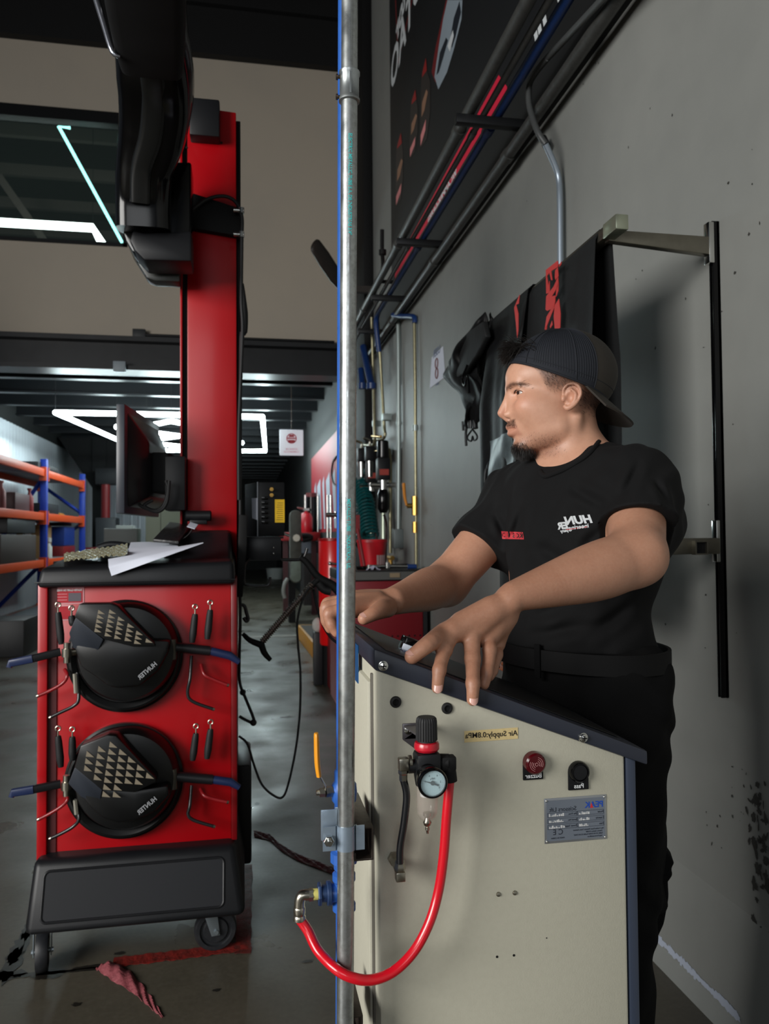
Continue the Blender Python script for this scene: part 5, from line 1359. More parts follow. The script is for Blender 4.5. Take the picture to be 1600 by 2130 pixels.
# tubes upstairs behind the window
ZU = 7.35
cy = mat('led_cyan', rgb(150, 240, 230), .5, emit=((.35, .95, .88), 2.6))
wt = mat('led_upstairs', rgb(240, 252, 245), .5, emit=((.82, 1.0, .95), 7.0))
P = [atZ(x, y, ZU) for x, y in ((146, 266), (122, 263))]
o = thing('upstairs_light', tuple(P[1]), 'thin cyan light tube seen through the upstairs window', 'light')
pe = atZ(255, 505, 6.9)
e1 = P[1]; e2 = atY(255, 506, e1.y + .8)
pA = atY(146, 266, 11.0); pB = atY(122, 263, 11.0); pC = atY(256, 508, 11.0)
obj('light_tube', MB().tube([pA, pB, pC], .021, smooth=0), cy, o)
obj('suspension_wire', MB().cyl(pB, (pB.x, pB.y, 8.595), .004, n=6).cyl(pC, (pC.x, pC.y, 8.595), .004, n=6), dsteel, o)
o = thing('upstairs_light', tuple(atY(195, 472, 12.0)), 'thick white light tube low in the upstairs window', 'light')
pp = [atY(-60, 459, 12.0), atY(193, 474, 12.0), atY(214, 510, 12.0)]
obj('light_tube', MB().tube(pp, .062, smooth=0), wt, o)
obj('suspension_wire', MB().cyl(pp[0], (pp[0].x, pp[0].y, 8.595), .004, n=6).cyl(pp[1], (pp[1].x, pp[1].y, 8.595), .004, n=6), dsteel, o)
obj('light_tube', MB().tube([atY(-60, 490, 13.2), atY(120, 505, 13.2)], .02, smooth=0), mat('strip_dim', rgb(150, 150, 140), .6), o)
sk = [atY(0, 370, 13.6), atY(95, 505, 13.6)]
solo('roof_brace', MB().box((-.05, 0, -.06), ((sk[1] - sk[0]).length, .05, .06)).xf(frame_M(sk[0], (sk[1] - sk[0]), (0, 1, 0))), mat('brace_grey', rgb(110, 104, 96), .6), 'slanting pale roof brace seen through the upstairs window', 'brace')
# small boxes on the mezzanine edge
p = atY(290, 697, BY - .1); 
solo('junction_box', MB().box(p + Vector((-.08, -.05, -.07)), p + Vector((.08, .1, .07)), .01), mat('box_dark', rgb(58, 60, 62), .5), 'dark grey junction box standing on the mezzanine edge', 'box')
p = atY(249, 763, BY - .2)
solo('sensor_box', MB().box(p + Vector((-.075, -.04, -.065)), p + Vector((.075, .04, .065)), .008), mat('box_pale', rgb(170, 182, 190), .5), 'small pale box fixed to the lower edge of the mezzanine beam', 'box')
cd_ = atY(300, 706, BY - .12)
solo('edge_conduit', MB().cyl((cd_.x, BY - .12, 3.86), (1.2, BY - .12, 3.86), .018), dsteel, 'thin dark conduit running along the mezzanine edge to the pole', 'conduit')

# hanging sign
SY = 11.2
a, b = atY(582, 947, SY), atY(631, 894, SY)
sg = thing('hanging_sign', ((a.x + b.x) / 2, SY, a.z), 'white square sign with a red masked-face emblem hanging on a cord', 'sign')
obj('board', MB().box((a.x, SY, a.z), (b.x, SY + .03, b.z), .01), mat('sign_white_glow', rgb(236, 240, 246), .6, emit=((.85, .9, 1.0), .35)), sg)  # board given a faint glow of its own to stay bright
sr = mat('sign_red', rgb(222, 80, 92), .6)
cxs, czs = (a.x + b.x) / 2, b.z - .13
obj('emblem', MB().lathe([(.062, 0), (.062, .004), (.076, .004), (.076, 0)], (cxs, SY - .002, czs), (0, -1, 0), n=32, cap=False).box((cxs - .06, SY - .006, czs - .008), (cxs + .06, SY - .002, czs + .012)).prism([(cxs - .04, SY - .006, czs - .06), (cxs + .04, SY - .006, czs - .06), (cxs + .05, SY - .006, czs - .02), (cxs - .05, SY - .006, czs - .02)], (0, .004, 0)).prism([(cxs - .045, SY - .006, czs + .02), (cxs + .045, SY - .006, czs + .02), (cxs + .03, SY - .006, czs + .055), (cxs - .03, SY - .006, czs + .055)], (0, .004, 0)), sr, sg)
obj('sign_lettering', text_mb('ZONA DE', .04, FM((cxs, SY - .004, a.z + .09))), sr, sg)
obj('sign_lettering', text_mb('CUBREBOCAS', .036, FM((cxs, SY - .004, a.z + .05))), sr, sg)
obj('cord', MB().cyl((cxs, SY, b.z), (cxs, SY, 3.5), .004, n=6), mat('cord_brown', rgb(80, 56, 40), .6), sg)

# blue and orange pallet racking on the left
RX0, RX1 = -3.58, -2.87
og = mat('rack_orange', rgb(200, 72, 26), .4); rb_ = mat('rack_blue', rgb(20, 52, 150), .4)
ys = [8.9, 12.0, 14.75]
zs = [.10, .98, 1.66, 2.30]
rk = thing('storage_rack', ((RX0 + RX1) / 2, 11.8, 0), 'blue and orange steel storage rack against the corrugated wall', 'rack')
for y in ys:
    for x in (RX0, RX1):
        obj('upright', MB().box((x - .045, y - .05, 0), (x + .045, y + .05, 2.45), .006), rb_, rk)
for z in zs:
    for i in range(2):
        for x in (RX0, RX1):
            obj('beam', MB().box((x - .03, ys[i] + .05, z - .11), (x + .03, ys[i + 1] - .05, z), .008).box((x - .045, ys[i] + .04, z - .17), (x + .05, ys[i] + .10, z + .03)).box((x - .045, ys[i + 1] - .10, z - .17), (x + .05, ys[i + 1] - .04, z + .03)), og, rk)
        obj('shelf_board', MB().box((RX0, ys[i] + .06, z - .02), (RX1, ys[i + 1] - .06, z)), mat('shelf_grey', rgb(120, 124, 128), .5, .3), rk)
def brace(y, x0_, z0_, x1_, z1_, y1_=None):
    a = Vector((x0_, y, z0_)); b = Vector((x1_, y1_ if y1_ is not None else y, z1_))
    return obj('brace', MB().tube([a, b], .03, n=4, smooth=0), rb_, rk)
brace(12.0, RX0, 1.1, RX1, 2.2); brace(12.0, RX0, .2, RX1, .95); brace(14.75, RX1, 1.72, RX0, 2.25); brace(14.75, RX1, 1.55, RX0, 1.05); brace(8.9, RX1, .3, RX0, 1.5)
def rbox(name, x, y, z, w, d, h, m, label, cat='box', bev=.01):
    return solo(name, MB().box((x - w / 2, y - d / 2, z), (x + w / 2, y + d / 2, z + h), bev), m, label, cat)
card = mat('cardboard', rgb(158, 122, 80), .8); dkb = mat('case_black', rgb(24, 25, 28), .5); dkr = mat('case_red', rgb(120, 20, 24), .5); bcr = mat('crate_blue', rgb(24, 54, 130), .5)
rbox('cardboard_box', -3.25, 13.0, .98, .4, .5, .52, card, 'tall cardboard box on the lower shelf behind the blue upright')
rbox('cardboard_box', -3.1, 12.45, .98, .3, .3, .34, card, 'smaller cardboard box on the lower shelf, against the blue upright')
rbox('storage_crate', -3.2, 14.1, 1.16, .5, .8, .32, bcr, 'blue crate on the lower shelf near the end of the rack')
rbox('storage_crate', -3.2, 14.1, .98, .5, .9, .17, dkr, 'dark red crate under the blue crate on the lower shelf')
rbox('parts_case', -3.2, 14.2, 1.50, .4, .6, .06, dkb, 'flat black case on top of the blue crate')
rbox('parts_case', -3.15, 10.7, .98, .6, 1.6, .36, mat('case_brown', rgb(50, 36, 30), .6), 'big dark case on the lower shelf at the left edge')
rbox('parts_case', -3.15, 10.9, 1.36, .55, 1.3, .18, dkb, 'black flat case lying on the big dark case')
rbox('label_card', -2.93, 11.35, 1.18, .03, .32, .3, white, 'small pale printed card in front of the dark cases')
rbox('parts_case', -3.1, 12.9, 1.66, .3, .8, .17, dkb, 'black and red power tool case on the middle shelf')
rbox('parts_case', -3.1, 12.4, 2.30, .4, 1.2, .10, dkb, 'flat black case on the top shelf over the blue upright')
rbox('parts_case', -3.1, 11.2, 1.66, .3, .7, .24, mat('case_greyred', rgb(70, 40, 42), .5), 'grey and red tool case on the middle shelf')
rbox('tool_pouch', -3.1, 13.9, 1.66, .14, .3, .05, mat('pouch_yellow', rgb(180, 120, 40), .6), 'small yellow pouch on the middle shelf')
for i, (y, h, m_, lb) in enumerate(((9.9, .30, dkb, 'black bottle standing farthest left on the middle shelf'), (10.35, .36, mat('bottle_redwhite', rgb(150, 90, 90), .5), 'white and red spray bottle on the middle shelf'), (11.65, .34, dkr, 'red spray bottle beside the blue upright'))):
    solo('spray_bottle', MB().lathe([(0, 0), (.05, 0), (.055, .02), (.055, h * .6), (.02, h * .78), (.018, h * .9), (.03, h * .92), (.03, h), (0, h)], (-2.98, y, 1.66), n=16), m_, lb, 'bottle')
solo('spray_bottle', MB().lathe([(0, 0), (.05, 0), (.055, .02), (.055, .17), (.025, .22), (.02, .24), (.045, .25), (.045, .31), (0, .32)], (-2.98, 12.75, .98), n=16), mat('bottle_pale', rgb(190, 190, 185), .5), 'white bottle in front of the cardboard boxes on the rack', 'bottle')
rbox('floor_case', -2.6, 9.3, 0, .5, .6, .40, dkb, 'black case on the floor at the left edge of the picture')
rbox('red_cart', -2.75, 15.9, 0, .5, .8, 1.1, mat('rack_red2', rgb(110, 16, 22), .5), 'red and chrome tool trolley behind the end of the rack', 'trolley')
rbox('stacked_drawers', -2.8, 17.0, 0, .4, .5, 1.7, mat('drawer_grey', rgb(44, 46, 50), .5), 'stack of grey drawers behind the end of the rack', 'drawers')
# workbench, tank and cabinets behind the cart
rbox('workbench', -1.9, 12.0, .88, 1.5, .8, .08, mat('bench_dark', rgb(52, 54, 56), .5), 'dark workbench seen over the cart top', 'bench')
rbox('base_cabinet', -1.9, 12.0, 0, 1.4, .7, .88, dkb, 'black cabinet base under the dark workbench', 'cabinet')
rbox('bench_machine', -1.55, 12.1, .96, .5, .5, .26, mat('machine_grey', rgb(66, 68, 70), .5), 'low grey machine on the dark workbench', 'machine')
g = atY(330, 1130, 11.2)
cbn = thing('tall_cabinet', (g.x + .12, 11.4, 0), 'pale green cabinet behind the monitor', 'cabinet')
gx0, gx1 = atY(303, 1100, 11.2).x, atY(368, 1100, 11.2).x
obj('body', MB().box((gx0, 11.2, 0), (gx1 + .1, 11.8, atY(330, 1008, 11.2).z), .01), mat('cabinet_green', rgb(128, 138, 120), .55), cbn)
obj('door_seam', MB().box((gx0 + .2, 11.195, .05), (gx0 + .206, 11.2, 1.9)), matteb, cbn)
rbox('shelf_unit', gx0 - .35, 11.5, 0, .45, .4, 1.42, mat('unit_grey', rgb(96, 98, 96), .6), 'low grey shelf unit left of the pale green cabinet', 'shelves')
rbox('bin_stand', atY(258, 1090, 12.6).x, 12.8, 0, .3, .34, .955, dkb, 'dark stand under the pale container', 'stand')
rbox('white_bin', atY(258, 1090, 12.6).x, 12.8, .96, .26, .3, .52, mat('bin_white', rgb(120, 124, 120), .6), 'pale container standing left of the grey shelf unit', 'container')
bpx = atY(232, 990, 17.0)
rbox('duct_box', bpx.x + .15, 17.0, 2.4, .9, .3, .35, dkb, 'black duct box fixed beside the steel column', 'duct')
solo('red_pipe', MB().cyl((bpx.x - .1, 16.9, .4), (bpx.x - .1, 16.9, 2.4), .09), mat('pipe_red', rgb(120, 16, 20), .5), 'dark red vertical pipe below the black duct box', 'pipe')

# lift column pad and post right of the cart
LY = 11.5
p = atY(614, 1130, LY)
lp = thing('lift_post', (p.x, LY + .1, 0), 'grey rubber-padded post standing behind the pedal depressor', 'post')
q0, q1 = atY(603, 1212, LY), atY(626, 1062, LY)
obj('pad', MB().prism([(x, LY - .1, z) for x, z in rrect(q0.x, q1.x, q0.z, q1.z, (q1.x - q0.x) * .45, 8)], (0, .2, 0), .012), mat('pad_grey', rgb(84, 84, 78), .8, noise=(12, .6, rgb(62, 62, 58))), lp)
q2 = atY(614, 1162, LY)
obj('worn_end', MB().prism([(x, LY - .115, z) for x, z in rrect(q0.x + .01, q1.x - .01, q0.z + .015, q2.z, (q1.x - q0.x) * .42, 8)], (0, .02, 0), .006), mat('pad_green', rgb(130, 142, 132), .8, noise=(14, .5, rgb(100, 108, 100))), lp)
obj('post', MB().box((q0.x - .01, LY + .1, 0), (q0.x + .09, LY + .25, q0.z + .3)), matteb, lp)
obj('bolt', MB().cyl(atY(617, 1119, LY - .12), atY(617, 1119, LY - .2), .055, n=8), nickel, lp)
obj('lever', MB().tube([atY(x, y, LY - .2) for x, y in ((628, 1114), (640, 1114), (648, 1119), (630, 1124))], .035), matteb, lp)
obj('wheel_arc', MB().tube([atY(x, y, LY) for x, y in ((599, 1203), (592, 1216), (590, 1232), (593, 1244))], .03, smooth=4), mat('arc_pale', rgb(150, 152, 148), .5), lp)
# white bucket standing far away on the floor
p = atY(572, 1185, 23.5)
solo('white_bucket', MB().lathe([(0, 0), (.22, 0), (.26, .28), (.27, .31), (.25, .31), (.22, .03)], (p.x, 23.5, 0), n=24), mat('bucket_white', rgb(190, 192, 188), .6), 'white bucket far away on the floor beyond the cart', 'bucket')
# far bench row with extinguisher and canister
FY = 12.6
B0 = atY(588, 1120, FY); B1 = atY(700, 1120, FY)
zt = atY(640, 1107, FY).z
bw = thing('red_workbench', ((B0.x + B1.x) / 2, FY + .4, 0), 'far red workbench beyond the padded post', 'bench')
obj('top', MB().box((B0.x, FY, zt - .14), (1.25, FY + .9, zt), .01), mat('bench_red', rgb(140, 14, 20), .5), bw)
for x in (B0.x + .05, 1.15): obj('leg', MB().box((x - .04, FY + .05, 0), (x + .04, FY + .15, zt - .14)), mat('bench_leg_dark', rgb(60, 16, 20), .5), bw)
obj('lower_cabinet', MB().box((B0.x + .35, FY + .1, .15), (1.2, FY + .85, zt - .35)), mat('bench_cabinet_dark', rgb(30, 24, 24), .6), bw)  # dark brown box filling the space under the bench top
pt = atY(647, 1137, FY)
solo('parts_tray', MB().box((pt.x - .3, FY + .15, zt - .35), (pt.x + .25, FY + .6, zt - .16), .02), mat('tray_pale', rgb(120, 132, 146), .5), 'pale plastic parts tray under the far red workbench', 'tray')
p = atY(637, 1108, FY + .3); ex = p.x
ext = thing('fire_extinguisher', (ex, FY + .3, zt), 'red fire extinguisher standing on the far workbench', 'extinguisher')
obj('cylinder', MB().lathe([(0, 0), (.10, 0), (.11, .03), (.11, .24), (.08, .31), (.03, .34), (.03, .36), (0, .36)], (ex, FY + .3, zt), n=24), mat('ext_red', rgb(176, 20, 34), .35, coat=.3), ext)
obj('valve', MB().box((ex - .05, FY + .25, zt + .36), (ex + .05, FY + .35, zt + .4)).tube([(ex - .03, FY + .3, zt + .39), (ex - .15, FY + .3, zt + .42)], .016), chrome, ext)
cp = thing('chrome_canister', tuple(atY(647, 1100, FY + .5)), 'tall dark glass canister with chrome posts on the far bench', 'canister')
for px in (635, 661):
    q = atY(px, 1030, FY + .4); obj('post', MB().cyl((q.x, FY + .4, zt), (q.x, FY + .4, q.z), .022), chrome, cp)
q = atY(648, 1034, FY + .5)
obj('glass_body', MB().cyl((q.x, FY + .5, zt), (q.x, FY + .5, q.z), .09), gloss, cp)
obj('lid', MB().cyl((q.x, FY + .5, q.z), (q.x, FY + .5, q.z + .07), .095), mat('lid_red', rgb(90, 20, 20), .4), cp)
st = thing('chrome_stand', tuple(atY(686, 1110, 7.4)), 'twin-tube chrome stand just left of the blue pipe', 'stand')
SY_ = 7.4
bzz = atY(685, 1130, SY_).z
for px in (681, 688):
    q = atY(px, 1030, SY_); obj('tube', MB().cyl((q.x, SY_, bzz), (q.x, SY_, q.z), .012), chrome, st)
obj('cross_head', MB().cyl(atY(678, 1071, SY_ - .02), atY(702, 1071, SY_ - .02), .022).cyl(atY(698, 1078, SY_), atY(698, 1064, SY_), .022), chrome, st)
q = atY(685, 1128, SY_)
obj('base', MB().cyl((q.x, SY_, 0), (q.x, SY_, bzz + .03), .03), matteb, st)
# tall red drum-like cabinet and yellow tray
RY = 6.6
a, b = atY(667, 1345, RY), atY(708, 1122, RY)
rd_ = thing('red_oil_drainer', ((a.x + b.x) / 2 + .05, RY + .1, 0), 'tall bright red cylinder tank left of the poles', 'tank')
cxr = a.x + .13
obj('tank', MB().lathe([(0, a.z - .0), (.12, a.z), (.13, a.z + .02), (.13, b.z - .02), (.12, b.z), (0, b.z)], (cxr, RY + .13, 0), n=40), mat('tank_red', rgb(226, 14, 18), .28, coat=.4), rd_)
obj('collar', MB().cyl((cxr, RY + .13, b.z - .012), (cxr, RY + .13, b.z + .012), .134, n=40), mat('tank_rim', rgb(150, 10, 14), .3), rd_)
obj('legs', MB().cyl((cxr, RY + .13, 0), (cxr, RY + .13, a.z), .1), matteb, rd_)
pn = atY(687, 1172, RY - .03); obj('handle_pin', MB().cyl(pn, pn + Vector((.1, 0, -.01)), .012).sphere(pn, .018), chrome, rd_)
tbl = MB()
obj('tank_label', MB().box((cxr - .07, RY - .004, .86), (cxr - .0, RY + .012, .93)), white, rd_)
yt = thing('yellow_tray', tuple(atZ(672, 1388, 0)), 'long yellow box on the floor in front of the red tank', 'box')
zt_ = [(632, 1298), (648, 1300), (690, 1345), (690, 1388), (662, 1386)]
A0 = atZ(664, 1388, 0)
obj('body', MB().prism([(A0.x, A0.y, 0), (A0.x + .32, A0.y, 0), (A0.x + .22, A0.y + 2.2, 0), (A0.x - .06, A0.y + 2.2, 0)], (0, 0, .17), .01), mat('tray_yellow', rgb(208, 142, 28), .5), yt)
obj('liner', MB().prism([(A0.x + .03, A0.y + .04, .165), (A0.x + .3, A0.y + .04, .165), (A0.x + .2, A0.y + 2.1, .165), (A0.x - .03, A0.y + 2.1, .165)], (0, 0, .01)), mat('tray_inside', rgb(60, 52, 44), .7), yt)
# white rag
p = atY(661, 1300, 6.75)
solo('white_rag', MB().sphere(p, .05, 12, 8, (1, .8, 1.3)), mat('rag_white', rgb(190, 186, 180), .9, bump=(20, 1, .02)), 'white crumpled rag left of the red tank', 'rag')
rbox('parts_carton', p.x, 6.75, 0, .08, .1, p.z - .06, dkb, 'narrow black box under the white rag', 'box')
# dark red tool chest by the pole
a = atZ(690, 1452, 0)
rbox('tool_chest', a.x + .22, a.y + .3, 0, .40, .5, .52, mat('chest_red', rgb(110, 12, 22), .4), 'dark red tool chest low on the floor left of the blue pipe', 'chest')
# red and black tool bench against the grey wall
tb = thing('tool_bench', (1.0, 5.6, 0), 'red tool bench with black top and perforated front against the grey wall', 'bench')
tx0_, tx1_ = .66, 1.27
bzt = atY(800, 1186, 5.25).z
obj('worktop', MB().box((tx0_, 5.25, bzt - .075), (tx1_, 5.95, bzt), .008), mat('worktop_black', rgb(24, 25, 26), .4), tb)
obj('top_rail', MB().box((tx0_, 5.24, bzt - .065), (tx1_, 5.25, bzt - .012)), mat('rail_grey', rgb(84, 84, 82), .5), tb)
body_ = obj('cabinet', MB().box((tx0_, 5.27, .08), (tx1_ - .03, 5.93, bzt - .075), .004), mat('bench_deep_red', rgb(120, 14, 26), .4), tb)
obj('corner_post', MB().box((tx1_ - .03, 5.26, 0), (tx1_, 5.93, bzt - .075)), dkb, tb)
hm = MB()
for i in range(14):
    for j in range(12):
        x = tx0_ + .04 + i * .04; z = .1 + j * .045
        hm.cyl((x, 5.2705, z), (x, 5.268, z), .007, n=8)
obj('perforation', hm, matteb, body_)
obj('label_plate', MB().box((1.0, 5.232, bzt - .05), (1.07, 5.24, bzt - .02)), mat('tape_beige', rgb(140, 122, 96), .6), tb)
# bucket and tools on it
def onBench(px, py, Y): return atY(px, py, Y)
bk_ = onBench(772, 1174, 5.75)
bu = thing('red_bucket', (bk_.x, 5.7, bzt), 'red plastic bucket with pale stripes on the tool bench', 'bucket')
obj('body', MB().lathe([(0, 0), (.085, 0), (.112, .19), (.118, .19), (.118, .21), (.108, .21), (.083, .01)], (bk_.x + .0, 5.7, bzt), n=32), mat('bucket_red', rgb(196, 20, 34), .35), bu)
bs = MB()
for k in range(4):
    t = -PI / 2 + .25 + k * .22; r = .1035
    bs.box((-.008, -.002, -.035), (.008, .001, .035)).v
    n0_ = len(bs.v) - 8
    for q in range(n0_, n0_ + 8):
        v_ = Vector(bs.v[q]); rot = Matrix.Rotation(t + PI / 2, 3, 'Z') @ Vector((v_.x, v_.y - r, 0)); bs.v[q] = (bk_.x + rot.x, 5.7 + rot.y, bzt + .06 + v_.z)
obj('stripe', bs, mat('stripe_pale', rgb(190, 160, 160), .6), bu)
tw = thing('torque_wrench', (1.05, 5.4, bzt), 'steel torque wrench with blue handle lying on the tool bench', 'wrench')
y_ = 5.36
xw = [atY(px, 1183, y_).x for px in (768, 812, 848, 866)]
obj('shaft', MB().cyl((xw[0], y_, bzt + .025), (xw[2], y_, bzt + .018), .010), chrome, tw)
obj('head', MB().cyl((xw[1] - .02, y_, bzt + .01), (xw[1] - .02, y_, bzt + .05), .02).cyl((xw[0], y_, bzt + .01), (xw[0], y_, bzt + .035), .018), chrome, tw)
obj('handle', MB().cyl((xw[2], y_, bzt + .018), (xw[3], y_, bzt + .018), .017), mat('wrench_blue', rgb(30, 60, 120), .4), tw)
def rag(u, v):
    p = atY(762 + 30 * u, 1195 - 12 * v - 4 * math.sin(u * 3.1), 5.27 + .1 * v)
    return (p.x, p.y, bzt + .004 + .03 * abs(math.sin(u * 7 + v * 3)) * (1 - abs(2 * u - 1)))
solo('white_cloth', MB().grid(rag, 24, 14), mat('rag_lilac', rgb(186, 184, 204), .9), 'small white cloth lying on the tool bench edge', 'cloth', solid=.003)
for (x0p, x1p, dy, r_, lb) in ((742, 770, .0, .012, 'dark screwdriver at the left end of the tool bench'), (750, 800, .12, .010, 'long thin steel bar behind the torque wrench'), (800, 850, .2, .014, 'black ratchet handle behind the torque wrench')):
    xa, xb = atY(x0p, 1180, 5.4 + dy).x, atY(x1p, 1180, 5.4 + dy).x
    solo('hand_tool', MB().cyl((xa, 5.4 + dy, bzt + r_), (xb, 5.42 + dy, bzt + r_), r_), gloss if dy != .12 else chrome, lb, 'tool')
solo('leaning_bar', MB().cyl(atY(744, 1100, 5.5), atY(758, 1178, 5.4), .012).box(atY(744, 1100, 5.5) - Vector((.02, .01, .03)), atY(744, 1100, 5.5) + Vector((.015, .01, .1))), mat('bar_red_dark', rgb(120, 30, 34), .5), 'red-headed bar leaning on the tool bench right of the pole', 'tool')
# red and white wall panel under the mezzanine
mu = thing('wall_poster', (1.29, 12.4, 1.4), 'large red and white poster on the wall under the mezzanine', 'poster')
obj('panel', MB().box((1.285, 10.3, 1.35), (1.3, 14.6, 2.75)), mat('poster_red', rgb(150, 20, 34), .5), mu)
pw_ = mat('poster_white', rgb(170, 178, 190), .5)
for (y0_, y1_) in ((10.6, 10.9), (11.3, 11.75), (12.1, 12.3), (12.7, 13.2), (13.5, 13.7)):
    obj('white_band', MB().prism([(1.282, y0_, 1.4), (1.282, y1_, 1.4), (1.282, y1_ + .25, 2.15), (1.282, y0_ + .2, 2.25)], (.002, 0, 0)), pw_, mu)
hz_ = [atX(x, y, 1.27) for x, y in ((704, 945), (693, 960), (690, 985), (694, 1005), (704, 1012))]
solo('black_hose', MB().tube(hz_, .012, smooth=6), rubber, 'black hose looping out behind the poles in front of the red poster', 'hose')

# ---- on the floor near the cart
tape = mat('tape_red', rgb(120, 26, 18), .6, noise=(40, .7, rgb(60, 22, 16)), bump=(120, .8, .003))
def floorstrip(pts, w, name, label, m=tape, z=.0015, seg=40):
    P = [atZ(x, y, 0) for x, y in pts]
    def fn(u, v):
        f = u * (len(P) - 1); i = min(int(f), len(P) - 2); t = f - i; p = P[i].lerp(P[i + 1], t); d = (P[i + 1] - P[i]).normalized(); n = Vector((-d.y, d.x, 0))
        q = p + n * (v - .5) * w * (1 + .08 * math.sin(u * 31)); return (q.x, q.y, z + .003 * abs(math.sin(u * 37 + v * 2)) ** 6)
    return MB().grid(fn, seg, 5)
solo('floor_tape', floorstrip([(235, 2004), (380, 1987), (518, 1968)], .055, '', ''), tape, 'red tape strip on the floor running below the cart base', 'tape', solid=.001)
solo('floor_tape', floorstrip([(505, 1985), (508, 1900), (512, 1800)], .05, '', ''), mat('tape_red_dark', rgb(88, 24, 18), .6, noise=(40, .7, rgb(50, 22, 16)), bump=(120, .8, .003)), 'red tape strip on the floor beside the right caster', 'tape', solid=.001)
pinkm = mat('tape_pink', rgb(150, 78, 84), .55, noise=(60, .6, rgb(110, 50, 56)), bump=(80, 1, .004))
pk = [(205, 2015), (222, 2012), (250, 2030), (290, 2062), (315, 2090), (338, 2117)]
pw2 = [.02, .055, .06, .035, .022, .004]
P = [atZ(x, y, 0) for x, y in pk]
def pkf(u, v):
    f = u * (len(P) - 1); i = min(int(f), len(P) - 2); t = f - i; p = P[i].lerp(P[i + 1], t); w = pw2[i] * (1 - t) + pw2[i + 1] * t
    d = (P[-1] - P[0]).normalized(); n = Vector((-d.y, d.x, 0)); q = p + n * (v - .5) * w
    return (q.x, q.y, .002 + .015 * math.sin(PI * v) * math.sin(PI * min(1, u * 1.4 + .1)) + .003 * math.sin(u * 40 + v * 10))
solo('peeled_tape', MB().grid(pkf, 60, 9), pinkm, 'pink peeled twist of tape curling away from the red floor tape', 'tape', solid=.001)
rgp = [(528, 1735), (560, 1742), (585, 1765), (620, 1785), (660, 1800), (700, 1815)]
P2_ = [atZ(x, y, 0) for x, y in rgp]
def rgf(u, v):
    f = u * (len(P2_) - 1); i = min(int(f), len(P2_) - 2); t = f - i; p = P2_[i].lerp(P2_[i + 1], t)
    q = p + Vector((0, (v - .5) * .07, 0)); return (q.x, q.y, .002 + .012 * abs(math.sin(u * 17 + v * 5)) * math.sin(PI * v) + .001)
solo('peeled_tape', MB().grid(rgf, 60, 9), mat('tape_maroon', rgb(96, 24, 28), .5, noise=(30, .6, rgb(50, 18, 20)), bump=(80, 1, .004)), 'crumpled dark red tape on the floor between the cart and the poles', 'tape', solid=.001)
stain = mat('oil_stain', rgb(32, 29, 25), .4)
fr_ = bpy.data.objects['floor']
sm = MB(); r9 = random.Random(4)
def blot(px, py, rx, ry, seed):
    c = atZ(px, py, 0); r = random.Random(seed); n = 26
    sm.add([(c.x + rx * math.cos(2 * PI * k / n) * (.6 + .6 * r.random()), c.y + ry * math.sin(2 * PI * k / n) * (.6 + .6 * r.random()), .0012) for k in range(n)], [tuple(range(n))])
for (px, py, rx, ry) in ((20, 2010, .03, .12), (45, 1965, .03, .1), (62, 1930, .02, .09), (15, 2030, .05, .03), (85, 2025, .10, .015), (150, 2020, .12, .012), (190, 2012, .06, .012), (30, 1990, .02, .05), (250, 1983, .02, .01), (100, 2030, .05, .02), (535, 1672, .015, .02), (160, 2090, .015, .01), (450, 2060, .012, .008), (640, 2000, .02, .01)):
    blot(px, py, rx, ry, px)
obj('oil_mark', sm, stain, fr_)

